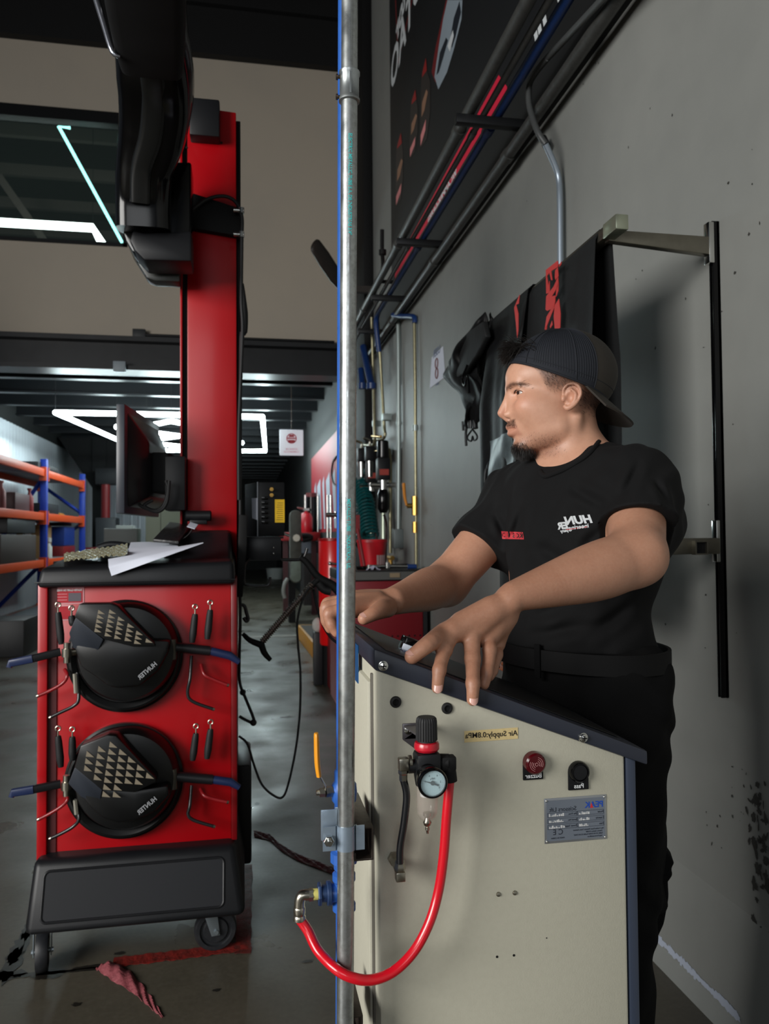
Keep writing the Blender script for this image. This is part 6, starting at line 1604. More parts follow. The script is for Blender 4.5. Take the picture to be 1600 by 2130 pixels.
# ================================================================== the mechanic
class Field:
    """signed-distance sculpt: prims blended in order, meshed with surface nets"""
    def __init__(s): s.p = []
    def _add(s, f, lo, hi, op, k): s.p.append((f, np.array(lo, float), np.array(hi, float), op, k)); return s
    def cone(s, a, b, ra, rb, k=.01, op='u'):
        a = np.array(a, float); b = np.array(b, float); ba = b - a; L2 = max(ba @ ba, 1e-12); m = max(ra, rb)
        def f(P):
            q = P - a; h = np.clip(q @ ba / L2, 0, 1)
            return np.linalg.norm(q - h[:, None] * ba, axis=1) - (ra + (rb - ra) * h)
        return s._add(f, np.minimum(a, b) - m, np.maximum(a, b) + m, op, k)
    def chain(s, pts, rs, k=.01, op='u', steps=5):
        """one smooth limb: Catmull-Rom path, no bulges where its pieces meet"""
        P = [np.array(p, float) for p in pts]; Q = []; R = []
        n = len(P)
        for i in range(n - 1):
            p0, p1, p2, p3 = P[max(i - 1, 0)], P[i], P[i + 1], P[min(i + 2, n - 1)]
            r0, r1, r2, r3 = rs[max(i - 1, 0)], rs[i], rs[i + 1], rs[min(i + 2, n - 1)]
            for q in range(steps):
                t = q / steps; cr = lambda a, b, c, d: .5 * (2 * b + (c - a) * t + (2 * a - 5 * b + 4 * c - d) * t * t + (3 * b - a - 3 * c + d) * t ** 3)
                Q.append(cr(p0, p1, p2, p3) if n > 2 else p1 + (p2 - p1) * t); R.append(cr(r0, r1, r2, r3) if n > 2 else r1 + (r2 - r1) * t)
        Q.append(P[-1]); R.append(rs[-1]); Q = np.array(Q); R = np.array(R)
        def f(X):
            d = np.full(len(X), 9.0)
            for i in range(len(Q) - 1):
                a = Q[i]; ba = Q[i + 1] - a; L2 = max(ba @ ba, 1e-12); q = X - a
                h = np.clip(q @ ba / L2, 0, 1)
                d = np.minimum(d, np.sqrt(((q - h[:, None] * ba) ** 2).sum(1)) - (R[i] + (R[i + 1] - R[i]) * h))
            return d
        m = R.max()
        return s._add(f, Q.min(0) - m, Q.max(0) + m, op, k)
    def ell(s, c, ax, r, k=.01, op='u'):
        c = np.array(c, float); A = np.array(ax, float); r = np.array(r, float)
        def f(P):
            q = (P - c) @ A.T; k0 = np.linalg.norm(q / r, axis=1); k1 = np.linalg.norm(q / (r * r), axis=1)
            return np.where(k1 > 1e-9, k0 * (k0 - 1) / np.maximum(k1, 1e-9), -r.min())
        e = np.sqrt(((A * r[:, None]) ** 2).sum(axis=0))
        return s._add(f, c - e, c + e, op, k)
    def cut(s, o, n, k=.004, lo=(-9, -9, -9), hi=(9, 9, 9)):
        """remove what lies on the side of n (only inside the given box)"""
        o = np.array(o, float); n = np.array(n, float); n = n / np.linalg.norm(n)
        return s._add(lambda P: -(P - o) @ n, lo, hi, 's', k)
    def warp(s, f): s.p.append((f, None, None, 'w', 0)); return s
    def ev(s, P, lo=None, hi=None):
        d = np.full(len(P), 1.0)
        for f, a, b, op, k in s.p:
            if op == 'w': d = d + f(P); continue
            if lo is not None:
                m = k * 1.2 + .012
                if np.any(b + m < lo) or np.any(a - m > hi): continue
            g = f(P)
            if op == 'u':
                h = np.clip(.5 + .5 * (d - g) / k, 0, 1); d = d * (1 - h) + g * h - k * h * (1 - h)
            elif op == 's':
                h = np.clip(.5 - .5 * (d + g) / k, 0, 1); d = d * (1 - h) + (-g) * h + k * h * (1 - h)
        return d
    def mesh(s, h, B=14, zlo=-9, zhi=9):
        U = [p for p in s.p if p[3] == 'u']
        lo = np.min([p[1] for p in U], axis=0) - .01; hi = np.max([p[2] for p in U], axis=0) + .01
        n = np.ceil((hi - lo) / (h * B)).astype(int)
        keys = []; pos = []; quads = []
        rad = h * B * .87 + h * 2
        cs = np.array([(i, j, k) for i in range(n[0]) for j in range(n[1]) for k in range(n[2])])
        cen = lo + (cs + .5) * h * B
        dd = np.full(len(cs), 9.0)
        # cheap culling with the plain union
        for f, a, b, op, k in U:
            sel = np.all((cen > a - rad - k) & (cen < b + rad + k), axis=1)
            if sel.any(): dd[sel] = np.minimum(dd[sel], f(cen[sel]) - k * .5)
        act = cs[(np.abs(dd) < rad + .02) & (cen[:, 2] > zlo - h * B) & (cen[:, 2] < zhi + h * B)]
        ar = np.arange(B + 2) - 1
        S = np.array([2 ** 0, 2 ** 21, 2 ** 42], dtype=np.int64)
        for c in act:
            base = c * B
            gx, gy, gz = np.meshgrid(ar + base[0], ar + base[1], ar + base[2], indexing='ij')
            P = np.stack([gx, gy, gz], -1).reshape(-1, 3) * h + lo
            V = s.ev(P, P.min(0), P.max(0)).reshape(B + 2, B + 2, B + 2)
            if V.min() > 0 or V.max() < 0: continue
            sg = V < 0
            m = B + 1
            acc = np.zeros((m, m, m, 3)); cnt = np.zeros((m, m, m))
            for ax in range(3):
                oth = [o for o in range(3) if o != ax]
                for da in (0, 1):
                    for db in (0, 1):
                        o0 = [0, 0, 0]; o0[oth[0]] = da; o0[oth[1]] = db; o1 = list(o0); o1[ax] = 1
                        v0 = V[o0[0]:o0[0] + m, o0[1]:o0[1] + m, o0[2]:o0[2] + m]; v1 = V[o1[0]:o1[0] + m, o1[1]:o1[1] + m, o1[2]:o1[2] + m]
                        cr = (v0 < 0) != (v1 < 0)
                        t = np.where(cr, v0 / np.where(cr, v0 - v1, 1), 0)
                        for q in range(3):
                            acc[..., q] += np.where(cr, (o0[q] + t) if q == ax else o0[q], 0)
                        cnt += cr
            has = cnt > 0
            ii = np.argwhere(has)
            gid = ((ii + base - 1 + 4).astype(np.int64) * S).sum(1)
            keys.append(gid); pos.append((acc[has] / cnt[has][:, None] + ii + base - 1) * h + lo)
            for ax in range(3):
                b_, c_ = [(1, 2), (2, 0), (0, 1)][ax]
                e = [0, 0, 0]; e[ax] = 1
                s0 = sg[1:B + 1, 1:B + 1, 1:B + 1]
                s1 = sg[1 + e[0]:B + 1 + e[0], 1 + e[1]:B + 1 + e[1], 1 + e[2]:B + 1 + e[2]]
                cr = np.argwhere(s0 != s1)
                if not len(cr): continue
                fl = s0[cr[:, 0], cr[:, 1], cr[:, 2]]
                p = cr + 1
                def cid(db, dc):
                    q = p.copy(); q[:, b_] -= db; q[:, c_] -= dc
                    return ((q + base - 1 + 4).astype(np.int64) * S).sum(1)
                Q = np.stack([cid(1, 1), cid(0, 1), cid(0, 0), cid(1, 0)], 1)
                Q[~fl] = Q[~fl][:, ::-1]
                quads.append(Q)
        K = np.concatenate(keys); X = np.concatenate(pos); Q = np.concatenate(quads)
        uk, idx = np.unique(K, return_index=True); X = X[idx]
        F = np.searchsorted(uk, Q); F = np.minimum(F, len(uk) - 1)
        ok = (uk[F] == Q).all(1); F = F[ok]
        fz = X[F][:, :, 2]; F = F[(fz.max(1) > zlo) & (fz.min(1) < zhi)]
        used = np.unique(F); rem = np.full(len(uk), -1); rem[used] = np.arange(len(used))
        X = X[used]; F = rem[F]
        return X, F
    def normals(s, X, e=.0012):
        n = np.zeros_like(X)
        for i in range(0, len(X), 20000):
            P = X[i:i + 20000]; 
            for a in range(3):
                d = np.zeros(3); d[a] = e
                n[i:i + 20000, a] = s.ev(P + d) - s.ev(P - d)
        return n / np.maximum(np.linalg.norm(n, axis=1), 1e-9)[:, None]
def np_mesh(name, X, F, m, parent=None, color=None, smooth=True):
    me = bpy.data.meshes.new(name)
    me.vertices.add(len(X)); me.vertices.foreach_set('co', X.astype(np.float32).ravel())
    me.loops.add(F.size); me.loops.foreach_set('vertex_index', F.astype(np.int32).ravel())
    me.polygons.add(len(F)); me.polygons.foreach_set('loop_start', np.arange(0, F.size, F.shape[1], dtype=np.int32))
    me.update(calc_edges=True); me.validate()
    me.polygons.foreach_set('use_smooth', np.ones(len(me.polygons), dtype=bool))
    if color is not None:
        a = me.color_attributes.new('tint', 'FLOAT_COLOR', 'POINT')
        a.data.foreach_set('color', np.concatenate([color, np.ones((len(X), 1))], 1).astype(np.float32).ravel())
    me.materials.append(m)
    o = bpy.data.objects.new(name, me); COL.objects.link(o)
    if parent is not None: attach(o, parent)
    return o
A3 = lambda v: np.array([v[0], v[1], v[2]])

# head frame
HO = atD(1174, 828, 1.47)
_hf = math.radians(8.0); _vd = math.atan2(HO.x, HO.y)
vdir = Vector((math.sin(_vd), math.cos(_vd), 0)); lft = Vector((-math.cos(_vd), math.sin(_vd), 0))
Hf = (lft * math.cos(_hf) - vdir * math.sin(_hf)).normalized(); Hl = Vector((0, 0, 1)).cross(Hf).normalized(); Hu = Vector((0, 0, 1))
HA = np.array([A3(Hf), A3(Hl), A3(Hu)])
def H(u, l, w): return HO + (Hf * u + Hl * l + Hu * w) * .001
def hm(X): return ((X - A3(HO)) @ HA.T) * 1000.0      # world -> head mm
body = Field()
def he(c, r, k=.01, op='u', rot=None):
    ax = HA
    if rot is not None:
        R = np.array(Matrix.Rotation(math.radians(rot[1]), 3, {'u': 'X', 'l': 'Y', 'w': 'Z'}[rot[0]])); ax = R.T @ HA
    body.ell(A3(H(*c)), ax, np.array(r) * .001, k, op)
def hc(a, b, ra, rb, k=.008, op='u'): body.cone(A3(H(*a)), A3(H(*b)), ra * .001, rb * .001, k, op)
he((2, 0, 42), (92, 73, 80), .01)
he((53, 0, 40), (58, 58, 48), .012)
he((58, 0, -24), (47, 50, 52), .018)
he((42, 0, -48), (48, 46, 44), .020)
for s in (1, -1):
    he((58, s * 39, -20), (33, 19, 22), .026)
    he((24, s * 36, -50), (38, 24, 38), .024)
    hc((12, s * 46, -66), (80, s * 13, -92), 12, 14, .022)
    hc((99, s * 9, 20), (88, s * 34, 24), 11, 8, .010)
he((79, 0, -91), (18, 21, 15), .012)
he((76, 0, -56), (29, 30, 24), .012)
for s in (1, -1):
    he((104, s * 30, 5), (15, 15, 12), .012, 's')
    he((78.5, s * 31, 6.5), (14.4, 15.5, 14.0), .004)
    hc((97, s * 20, 5), (92, s * 33, 6.5), 2.2, 3.9, .001, 's')
    hc((92, s * 33, 6.5), (83, s * 47, 4.5), 4.1, 1.8, .001, 's')
    hc((96, s * 18, 13), (88, s * 42, 14.5), 3.2, 2.4, .004)     # fold of the upper lid
# nose
hc((98, 0, 18), (103.5, 0, 2), 6.5, 7, .012)
body.chain([A3(H(103, 0, 10)), A3(H(110.5, 0, -7)), A3(H(119, 0, -26))], [.0060, .0070, .0078], .006)
for s in (1, -1):
    hc((96, s * 8, 4), (101, s * 12, -26), 6, 7.5, .012)
    he((104.5, s * 13, -31), (11.5, 6.6, 7.6), .0035)
hc((117, 0, -31), (107, 0, -39), 5.2, 5.5, .004)
for s in (1, -1): he((109, s * 7.5, -39), (6.5, 3.0, 4.2), .0015, 's')
# lips
body.chain([A3(H(77, 29, -58.5)), A3(H(92, 19, -54.5)), A3(H(101.5, 8, -52)), A3(H(104.5, 0, -53.5)), A3(H(101.5, -8, -52)), A3(H(92, -19, -54.5)), A3(H(77, -29, -58.5))], [.0028, .0052, .0066, .0070, .0066, .0052, .0028], .0035)
body.chain([A3(H(77, 27.5, -60)), A3(H(91, 18, -63)), A3(H(99, 8, -66)), A3(H(101, 0, -66.5)), A3(H(99, -8, -66)), A3(H(91, -18, -63)), A3(H(77, -27.5, -60))], [.0026, .0056, .0076, .0080, .0076, .0056, .0026], .0035)
body.chain([A3(H(80, 31, -59.5)), A3(H(97, 20, -59.3)), A3(H(109, 8, -59)), A3(H(114, 0, -59.5)), A3(H(109, -8, -59)), A3(H(97, -20, -59.3)), A3(H(80, -31, -59.5))], [.0012, .0016, .002, .0022, .002, .0016, .0012], .002, 's')
he((110, 0, -79), (10, 22, 6), .009, 's')
# ears (the near one sits lower in the picture because it is closer to the lens)
for s in (1, -1):
    E = lambda u, d, w: (u + 3, s * (70 + d), (w - 5) * .84 - 9)
    he((-2, s * 74, -9), (16, 5, 21), .004, rot=('w', s * -14))
    rim = [(9, 2, 6), (8, 5, 20), (0, 8, 29), (-11, 10, 29), (-19, 11, 20), (-21, 11, 7), (-16, 9, -6), (-8, 7, -16), (1, 5, -22), (6, 3, -18)]
    body.chain([A3(H(*E(*p))) for p in rim], [.0026, .0028, .0029, .0029, .0029, .0028, .0031, .0047, .0050, .0038], .0022, steps=4)
    he(E(-1, 12, 0), (8, 8, 11), .002, 's')
    body.chain([A3(H(*E(*p))) for p in ((-3, 12.5, 24), (-11, 14, 20), (-15.5, 15, 8))], [.0022, .0032, .0024], .002, 's', steps=3)
    body.chain([A3(H(*E(*p))) for p in ((-5, 10, 17), (-12, 10.5, 8), (-11, 9.5, -4), (-5, 7, -12))], [.0024, .0026, .0024, .0022], .003, steps=3)
    he(E(9, 4, -1), (4, 4, 6), .003)
# neck
NB = H(-24, 2, -165)
hc((-10, 0, -45), (-22, 0, -110), 48, 48, .02)
hc((-22, 0, -110), (-36, 0, -190), 48, 56, .02)
hc((28, 0, -88), (10, 0, -160), 14, 16, .024)
for s in (1, -1): hc((-16, s * 50, -45), (10, s * 18, -165), 8, 8, .014)
# torso joints
LS = atD(1322, 1022, 1.37); RS = atD(1078, 1040, 1.63)
CH = atD(1208, 1110, 1.47); BE = atD(1192, 1250, 1.47); HP_ = atD(1200, 1360, 1.47)
sd = Vector((RS.x - LS.x, RS.y - LS.y, 0)).normalized(); fd = Vector((-sd.y, sd.x, 0))
if fd.x > 0: fd = -fd
TA = np.array([A3(sd), A3(fd), [0, 0, 1]])
NBv = atD(1196, 1015, 1.48)
def torso(F, g, lim=False):
    F.cone(A3(LS), A3(RS), .060 + g, .060 + g, .04)
    F.cone(A3(NBv + Vector((0, 0, .0))), A3(LS + (NBv - LS) * .15), .052 + g, .052 + g, .04)
    F.cone(A3(NBv), A3(RS + (NBv - RS) * .15), .052 + g, .052 + g, .04)
    F.ell(A3(CH), TA, (.172 + g, .104 + g, .165), .05)
    F.ell(A3(BE), TA, (.132 + g, .100 + g, .17), .05)
    F.ell(A3(HP_), TA, (.150 + g, .104 + g, .11), .05)
torso(body, 0.0)
# near (left) arm
EL = atD(1326, 1158, 1.215); WL = atD(1068, 1240, 1.10)
fa = [EL, atD(1288, 1172, 1.20), atD(1236, 1190, 1.175), atD(1150, 1216, 1.135), WL]
body.chain([A3(LS), A3(LS.lerp(EL, .45)), A3(EL)], [.054, .048, .043], .03)
body.chain([A3(p) for p in fa], [.042, .0455, .0445, .033, .0215], .022, steps=12)
def Y_(px, py, Y): return atY(px, py, Y)
def hand(F, w, mcp, fingers, thumb, palm, k=.007):
    for i, m in enumerate(mcp):
        F.cone(A3(w), A3(m), .0175, .0135, .006)
        if i: F.cone(A3(mcp[i - 1]), A3(m), .0122, .0122, .004)
    for m in mcp:      # tendons over the back of the hand
        dv = Vector((0, -.25, .97)); F.chain([A3(w.lerp(m, .25) + dv * .0125), A3(w.lerp(m, .65) + dv * .0105), A3(m + dv * .0075)], [.004, .0048, .0062], .006, steps=3)
    for c, r in palm: F.cone(A3(c[0]), A3(c[1]), r, r, .012)
    for pts, rs in fingers: F.chain([A3(p) for p in pts], rs, .0035)
    for (pts, rs) in fingers:   # knuckles
        for q in (1, 2):
            if q < len(pts) - 1: F.cone(A3(pts[q]), A3(pts[q] + Vector((0, 0, .0005))), rs[q] * 1.03, rs[q] * 1.03, .004)
    F.chain([A3(p) for p in thumb[0]], thumb[1], .008)
mL = [Y_(941, 1314, 1.036), Y_(980, 1318, 1.040), Y_(1012, 1322, 1.056), Y_(1032, 1338, 1.080)]
tipT = onCap(857, 1366, .009)
fL = [([mL[0], Y_(925, 1352, 1.012), Y_(914, 1394, .986), Y_(910, 1431, .9835)], [.0128, .0102, .0086, .0076]),
      ([mL[1], Y_(983, 1372, 1.018), Y_(984, 1422, .986), Y_(983, 1456, .983)], [.0130, .0106, .0090, .0078]),
      ([mL[2], Y_(1019, 1352, 1.034), Y_(1013, 1398, 1.016), Y_(1007, 1424, 1.010)], [.0118, .0096, .0084, .0072]),
      ([mL[3], Y_(1033, 1362, 1.060), Y_(1024, 1395, 1.045), Y_(1018, 1408, 1.038)], [.0110, .0086, .0076, .0066])]
cmcL = Y_(1012, 1282, 1.075)
thL = ([cmcL, Y_(934, 1312, 1.056), Y_(896, 1336, tipT.y + .008), tipT], [.016, .0145, .0118, .0098])
palmL = [((WL.lerp(mL[0], .4), mL[1].lerp(mL[0], .5) + Vector((.004, .01, .012))), .0165), ((WL.lerp(mL[3], .4), mL[2]), .0165), ((cmcL, mL[0]), .013)]
hand(body, WL + (mL[1] - WL) * .12, mL, fL, thL, palmL)
# far (right) arm
ER = atY(928, 1214, 1.49); WR = atY(818, 1250, 1.30)
body.chain([A3(RS), A3(RS.lerp(ER, .5)), A3(ER)], [.054, .048, .042], .03)
body.chain([A3(ER), A3(ER.lerp(WR, .35)), A3(ER.lerp(WR, .75)), A3(WR)], [.041, .041, .030, .024], .022, steps=12)
mR = [Y_(728, 1266, 1.235), Y_(722, 1256, 1.262), Y_(722, 1250, 1.288), Y_(728, 1247, 1.312)]
fR = [([mR[0], Y_(686, 1276, 1.235), Y_(690, 1300, 1.232), Y_(699, 1316, 1.23)], [.0118, .0098, .0084, .0072]),
      ([mR[1], Y_(680, 1264, 1.262), Y_(679, 1290, 1.262), Y_(686, 1308, 1.262)], [.0120, .0100, .0086, .0074]),
      ([mR[2], Y_(682, 1256, 1.288), Y_(677, 1278, 1.290), Y_(682, 1294, 1.290)], [.0116, .0096, .0084, .0072]),
      ([mR[3], Y_(692, 1252, 1.312), Y_(685, 1270, 1.314), Y_(688, 1284, 1.314)], [.0106, .0086, .0076, .0066])]
tR = Y_(757, 1287, 1.205)
cmcR = Y_(806, 1264, 1.265)
thR = ([cmcR, Y_(794, 1268, 1.232), Y_(778, 1276, 1.212), tR], [.016, .0150, .0120, .0098])
palmR = [((WR.lerp(mR[0], .4), mR[1]), .0165), ((WR.lerp(mR[3], .4), mR[2]), .016), ((cmcR, mR[0]), .012)]
hand(body, WR + (mR[1] - WR) * .12, mR, fR, thR, palmR)
# legs
HL = atD(1287, 1420, 1.39); HR = atD(1165, 1415, 1.57)
KL = Vector((HL.x - .02, HL.y + .01, .50)); KR = Vector((HR.x - .01, HR.y + .02, .50))
AL = Vector((KL.x + .03, KL.y + .01, .09)); AR = Vector((KR.x + .02, KR.y + .03, .09))
for h_, k_, a_ in ((HL, KL, AL), (HR, KR, AR)):
    body.chain([A3(h_), A3(h_.lerp(k_, .6)), A3(k_), A3(k_.lerp(a_, .3)), A3(a_)], [.075, .060, .048, .050, .034], .03)
zn = H(0, 0, -186).z
parts_ = [body.mesh(1.25e-3, zlo=zn - .001), body.mesh(2.2e-3, zlo=.999, zhi=zn + .001), body.mesh(6e-3, zhi=1.001)]
X = np.concatenate([p[0] for p in parts_]); o_ = np.cumsum([0] + [len(p[0]) for p in parts_]); F_ = np.concatenate([p[1] + o_[i] for i, p in enumerate(parts_)])
mm = hm(X); u_, l_, w_ = mm[:, 0], mm[:, 1], mm[:, 2]
def blob(P, c, r):
    return np.exp(-(((P - np.array(A3(c))) ** 2).sum(1)) / (r * r))
def mb_(c, r):     # gaussian in head millimetres
    r = np.array(r, float); return np.exp(-((((mm - np.array(c)) / r) ** 2).sum(1)))
tint = np.ones((len(X), 3))
def mixc(w, c):
    global tint
    w = np.clip(w, 0, 1)[:, None]; tint = tint * (1 - w) + tint * np.array(c) * w
al = np.abs(l_)
headz = (w_ > -125) & (np.abs(l_) < 110) & (u_ > -120) & (u_ < 140)
sm = lambda x, a, b: np.clip((x - a) / (b - a), 0, 1) ** 2 * (3 - 2 * np.clip((x - a) / (b - a), 0, 1))
z = headz.astype(float)
# colour that belongs to the skin: ruddy cheek and nose, lips, stubble, cropped temple, grime on the hands
mixc(z * .35 * (mb_((85, 45, -15), (26, 26, 18)) + mb_((122, 0, -28), (16, 16, 12)) + mb_((-4, 80, -8), (22, 14, 26))), (1.0, .72, .68))
lipm = z * sm(u_, 72, 77) * sm(w_, -75, -71) * (1 - sm(w_, -49.5 - al * .16, -47 - al * .16)) * (1 - sm(al, 26, 31))
mixc(lipm * .7, (.78, .62, .62))
must = z * sm(u_, 76, 84) * (sm(w_, -52 - al * .2, -49 - al * .2) * (1 - sm(w_, -44, -40))) * (1 - sm(al, 24, 31)) * sm(al, 1, 5)
mixc(must * .75, (.22, .19, .18))
jaw = z * sm(-w_, 62, 92) * (1 - sm(-w_, 108, 122)) * sm(u_, -5, 40)
mixc(jaw * .62, (.50, .44, .42))
goat = z * sm(u_, 52, 72) * sm(-w_, 82, 92) * (1 - sm(al, 20, 36))
mixc(goat * .9, (.12, .10, .10))
sideb = z * (1 - sm(u_ - .5 * (w_ - 20), 36, 50)) * sm(u_, -30, 5) * sm(w_, -8, 22) * sm(al, 46, 56)
mixc(sideb * .92, (.16, .13, .12))
back = z * (1 - sm(u_, -30, -12)) * sm(w_, -45, -15)
mixc(back * .85, (.18, .15, .14))
brow = z * np.exp(-((w_ - (14 + 9.0 * np.sin(np.clip((al - 4) / 46, 0, 1) * 2.7))) / 3.9) ** 2) * sm(al, 6, 12) * (1 - sm(al, 46, 54)) * sm(u_, 60, 75)
mixc(brow * .9, (.16, .13, .12))
lash = z * sm(u_, 80, 86) * np.exp(-((np.sqrt((al - 33) ** 2 / 4.2 + (w_ - 7) ** 2) - 4.6) / 1.1) ** 2) * (w_ > 7)
mixc(lash * .7, (.2, .16, .15))
for pts, rs in fL + fR + [thL, thR]:
    for q in (1, 2):
        mixc(blob(X, pts[q], .013) * .55, (.55, .46, .42))
    t = pts[-1]; mixc(blob(X, t, .010) * .3, (1.0, .78, .72))
gr = np.array([mnoise.noise(Vector(p) * 45) for p in X[::1][:0]])  # (kept cheap: grime comes from the material noise)
notead = 1 - sm(w_, -190, -170) * z0_ if False else (X[:, 2] < zn).astype(float)
far_hd = (np.linalg.norm(X - A3(mL[1]), axis=1) < .16) | (np.linalg.norm(X - A3(mR[1]), axis=1) < .13)
mixc(notead * .8, (.74, .68, .64)); mixc(far_hd * .35, (.84, .78, .74))
skin = mat('skin', rgb(204, 154, 128), .46, sss=.12, attr='tint', noise=[(55, .16, rgb(150, 96, 74)), (260, .14, rgb(214, 168, 142))], bump=(700, .18, .0005))
man = thing('person', (HP_.x, HP_.y, 0), 'young man in black T-shirt and backwards dark cap leaning with both hands on the console', 'person')
bo = np_mesh('body', X, F_, skin, man, color=tint)
nrm = None
print('body verts', len(X))

# nails
nailm = mat('nail', rgb(214, 164, 150), .3, coat=.3)
def nail(tip, prev, r, out):
    d = (tip - prev).normalized(); out = (out - d * out.dot(d)).normalized(); s_ = d.cross(out)
    mb = MB()
    def fn(u, v):
        a = (u - .5) * 1.5; 
        q = tip + d * (-.0065 + .0130 * v * (1 - .35 * (2 * u - 1) ** 2)) + (out * math.cos(a) + s_ * math.sin(a)) * (r * 1.03 - .0016 * v * v * 0)
        return q
    mb.grid(fn, 9, 8); return mb
cd_ = (CAMP - fL[0][0][3]).normalized()
for (pts, rs), o_ in ((fL[0], Vector((-.1, -1, .35))), (fL[1], Vector((0, -1, .35))), (thL, Vector((-.2, -.4, .9))), (thR, Vector((-.1, -.5, .85)))):
    obj('nail', nail(pts[-1], pts[-2], rs[-1], o_), nailm, bo, solid=.0004)

# eyes
for s in (1, -1):
    ec = H(78.5, s * 31, 6.5)
    e = obj('eyeball', MB().sphere(ec, .0132, 28, 20), mat('eye_white', rgb(186, 176, 168), .25, coat=.3), bo)
    g = (Hf * .97 + Hl * (s * .02) + Hl * .16).normalized()
    if s == 1: g = (Hf * .93 + Hl * .30 + Hu * .0).normalized()
    obj('iris', MB().lathe([(.0062, .0112), (.0055, .0126), (.003, .0133), (0, .0135)], ec, g, n=24), mat('iris_brown', rgb(58, 34, 22), .15, coat=.8), e)
    obj('pupil', MB().lathe([(.0028, .0128), (.0025, .0136), (0, .0138)], ec, g, n=16), matteb, e)

for s in (1, -1):
    up_ = [H(96.5, s * 19, 7.6), H(95.5, s * 25, 10.2), H(93.0, s * 33, 11.3), H(88.5, s * 40, 9.4), H(84, s * 46.5, 6.0)]
    obj('eyelashes', MB().tube(up_, [.0005, .0009, .0010, .0009, .0005], n=6, smooth=4), mat('lash_dark', rgb(24, 18, 16), .7), bo)
# hair, brows and beard: short tapered strands rooted on the skin
idx = np.where(headz)[0]
Nh = np.zeros_like(X); 
def strands(mask, n, length, width, flow, spread, seed, lift=.45, root=0.0):
    r = np.random.RandomState(seed); c = idx[mask[idx] > r.rand(len(idx))]
    if len(c) == 0: return MB()
    c = r.choice(c, n); P = X[c] + r.normal(0, .0006, (n, 3)); N = body.normals(X[c])
    mb = MB()
    fl = A3(Hf) * flow[0] + A3(Hl) * flow[1] + A3(Hu) * flow[2]
    for i in range(n):
        d = N[i] * lift + fl + r.normal(0, spread, 3); d /= np.linalg.norm(d)
        L = length * (.6 + .7 * r.rand()); w = width
        s_ = np.cross(d, N[i] + r.normal(0, .3, 3)); s_ /= max(np.linalg.norm(s_), 1e-6); t_ = np.cross(d, s_)
        p = P[i] - N[i] * .0008; q = p + d * L * .55; e = p + (d * .9 + fl * .35) * L
        v = [p + s_ * w, p - s_ * w * .5 + t_ * w * .8, p - s_ * w * .5 - t_ * w * .8, q + s_ * w * .7, q - s_ * w * .35 + t_ * w * .56, q - s_ * w * .35 - t_ * w * .56, e]
        mb.add(v, [(0, 1, 4, 3), (1, 2, 5, 4), (2, 0, 3, 5), (3, 4, 6), (4, 5, 6), (5, 3, 6)])
    return mb
hairm = mat('hair_black', rgb(22, 18, 16), .5)
def raw_obj(name, mb, m, parent):
    me = bpy.data.meshes.new(name); me.from_pydata([tuple(map(float, v)) for v in mb.v], [], mb.f); me.update(); me.materials.append(m)
    o = bpy.data.objects.new(name, me); COL.objects.link(o); attach(o, parent); return o
raw_obj('beard', (lambda a, b: MB().add(a.v, a.f).add(b.v, b.f))(strands(goat, 2600, .0085, .00022, (-.05, 0, -.95), .25, 1, .4), strands(jaw * .5, 1200, .0035, .00014, (.2, 0, -.8), .3, 2, .4)), hairm, bo)
raw_obj('moustache', strands(must, 420, .0055, .00016, (.1, .35, -.7), .25, 3, .4), hairm, bo)
raw_obj('eyebrows', strands(brow, 1000, .0055, .00022, (-.8, .1, .05), .2, 4, .2), hairm, bo)
raw_obj('cropped_hair', strands(np.maximum(sideb, back) , 6500, .006, .00020, (-.3, 0, -.7), .25, 5, .5), hairm, bo)
tuft = MB(); rt_ = random.Random(9)
for k in range(520):
    l = rt_.gauss(6, 22); w0 = 86 + rt_.uniform(-8, 14); u0 = 92 - (l / 46) ** 2 * 18
    p = H(u0, l, w0); fu = rt_.uniform(.5, 1.1); fw = rt_.uniform(-.55, .45) ; fl_ = rt_.gauss(.25, .4); L = rt_.uniform(.018, .040)
    d = (Hf * fu + Hu * fw + Hl * fl_).normalized(); q = p + d * L * .6 + Hu * .004; e = p + d * L + Hu * rt_.uniform(-.012, .004)
    tuft.tube([p, q, e], [.0006, .0005, .0001], n=4, smooth=2)
obj('hair_tuft', tuft, hairm, bo)

# ---- clothes
tee = Field()
torso(tee, .013)
tee.chain([A3(LS), A3(LS.lerp(EL, .35)), A3(LS.lerp(EL, .75) + Vector((.01, 0, .0)))], [.066, .064, .064], .03)
tee.chain([A3(RS), A3(RS.lerp(ER, .3)), A3(RS.lerp(ER, .66))], [.066, .062, .066], .03)
tee.cone(A3(atD(1395, 1090, 1.40)), A3(atD(1392, 1110, 1.36)), .030, .024, .03)
kx = np.array([31.0, -22.0, 17.0])
crs = []
for (x0_, y0_, x1_, y1_, w_k) in ((1262, 1060, 1180, 1010, .016), (1270, 1085, 1200, 1150, .018), (1110, 1130, 1190, 1180, .02), (1330, 960, 1290, 1040, .014), (1080, 1050, 1060, 1130, .014), (1110, 1290, 1220, 1230, .02), (1090, 1330, 1260, 1290, .018), (1210, 1330, 1320, 1250, .018), (1350, 1000, 1375, 1060, .012), (1010, 1060, 1040, 1120, .012)):
    crs.append((A3(atD(x0_, y0_, 1.36)), A3(atD(x1_, y1_, 1.36)), w_k))
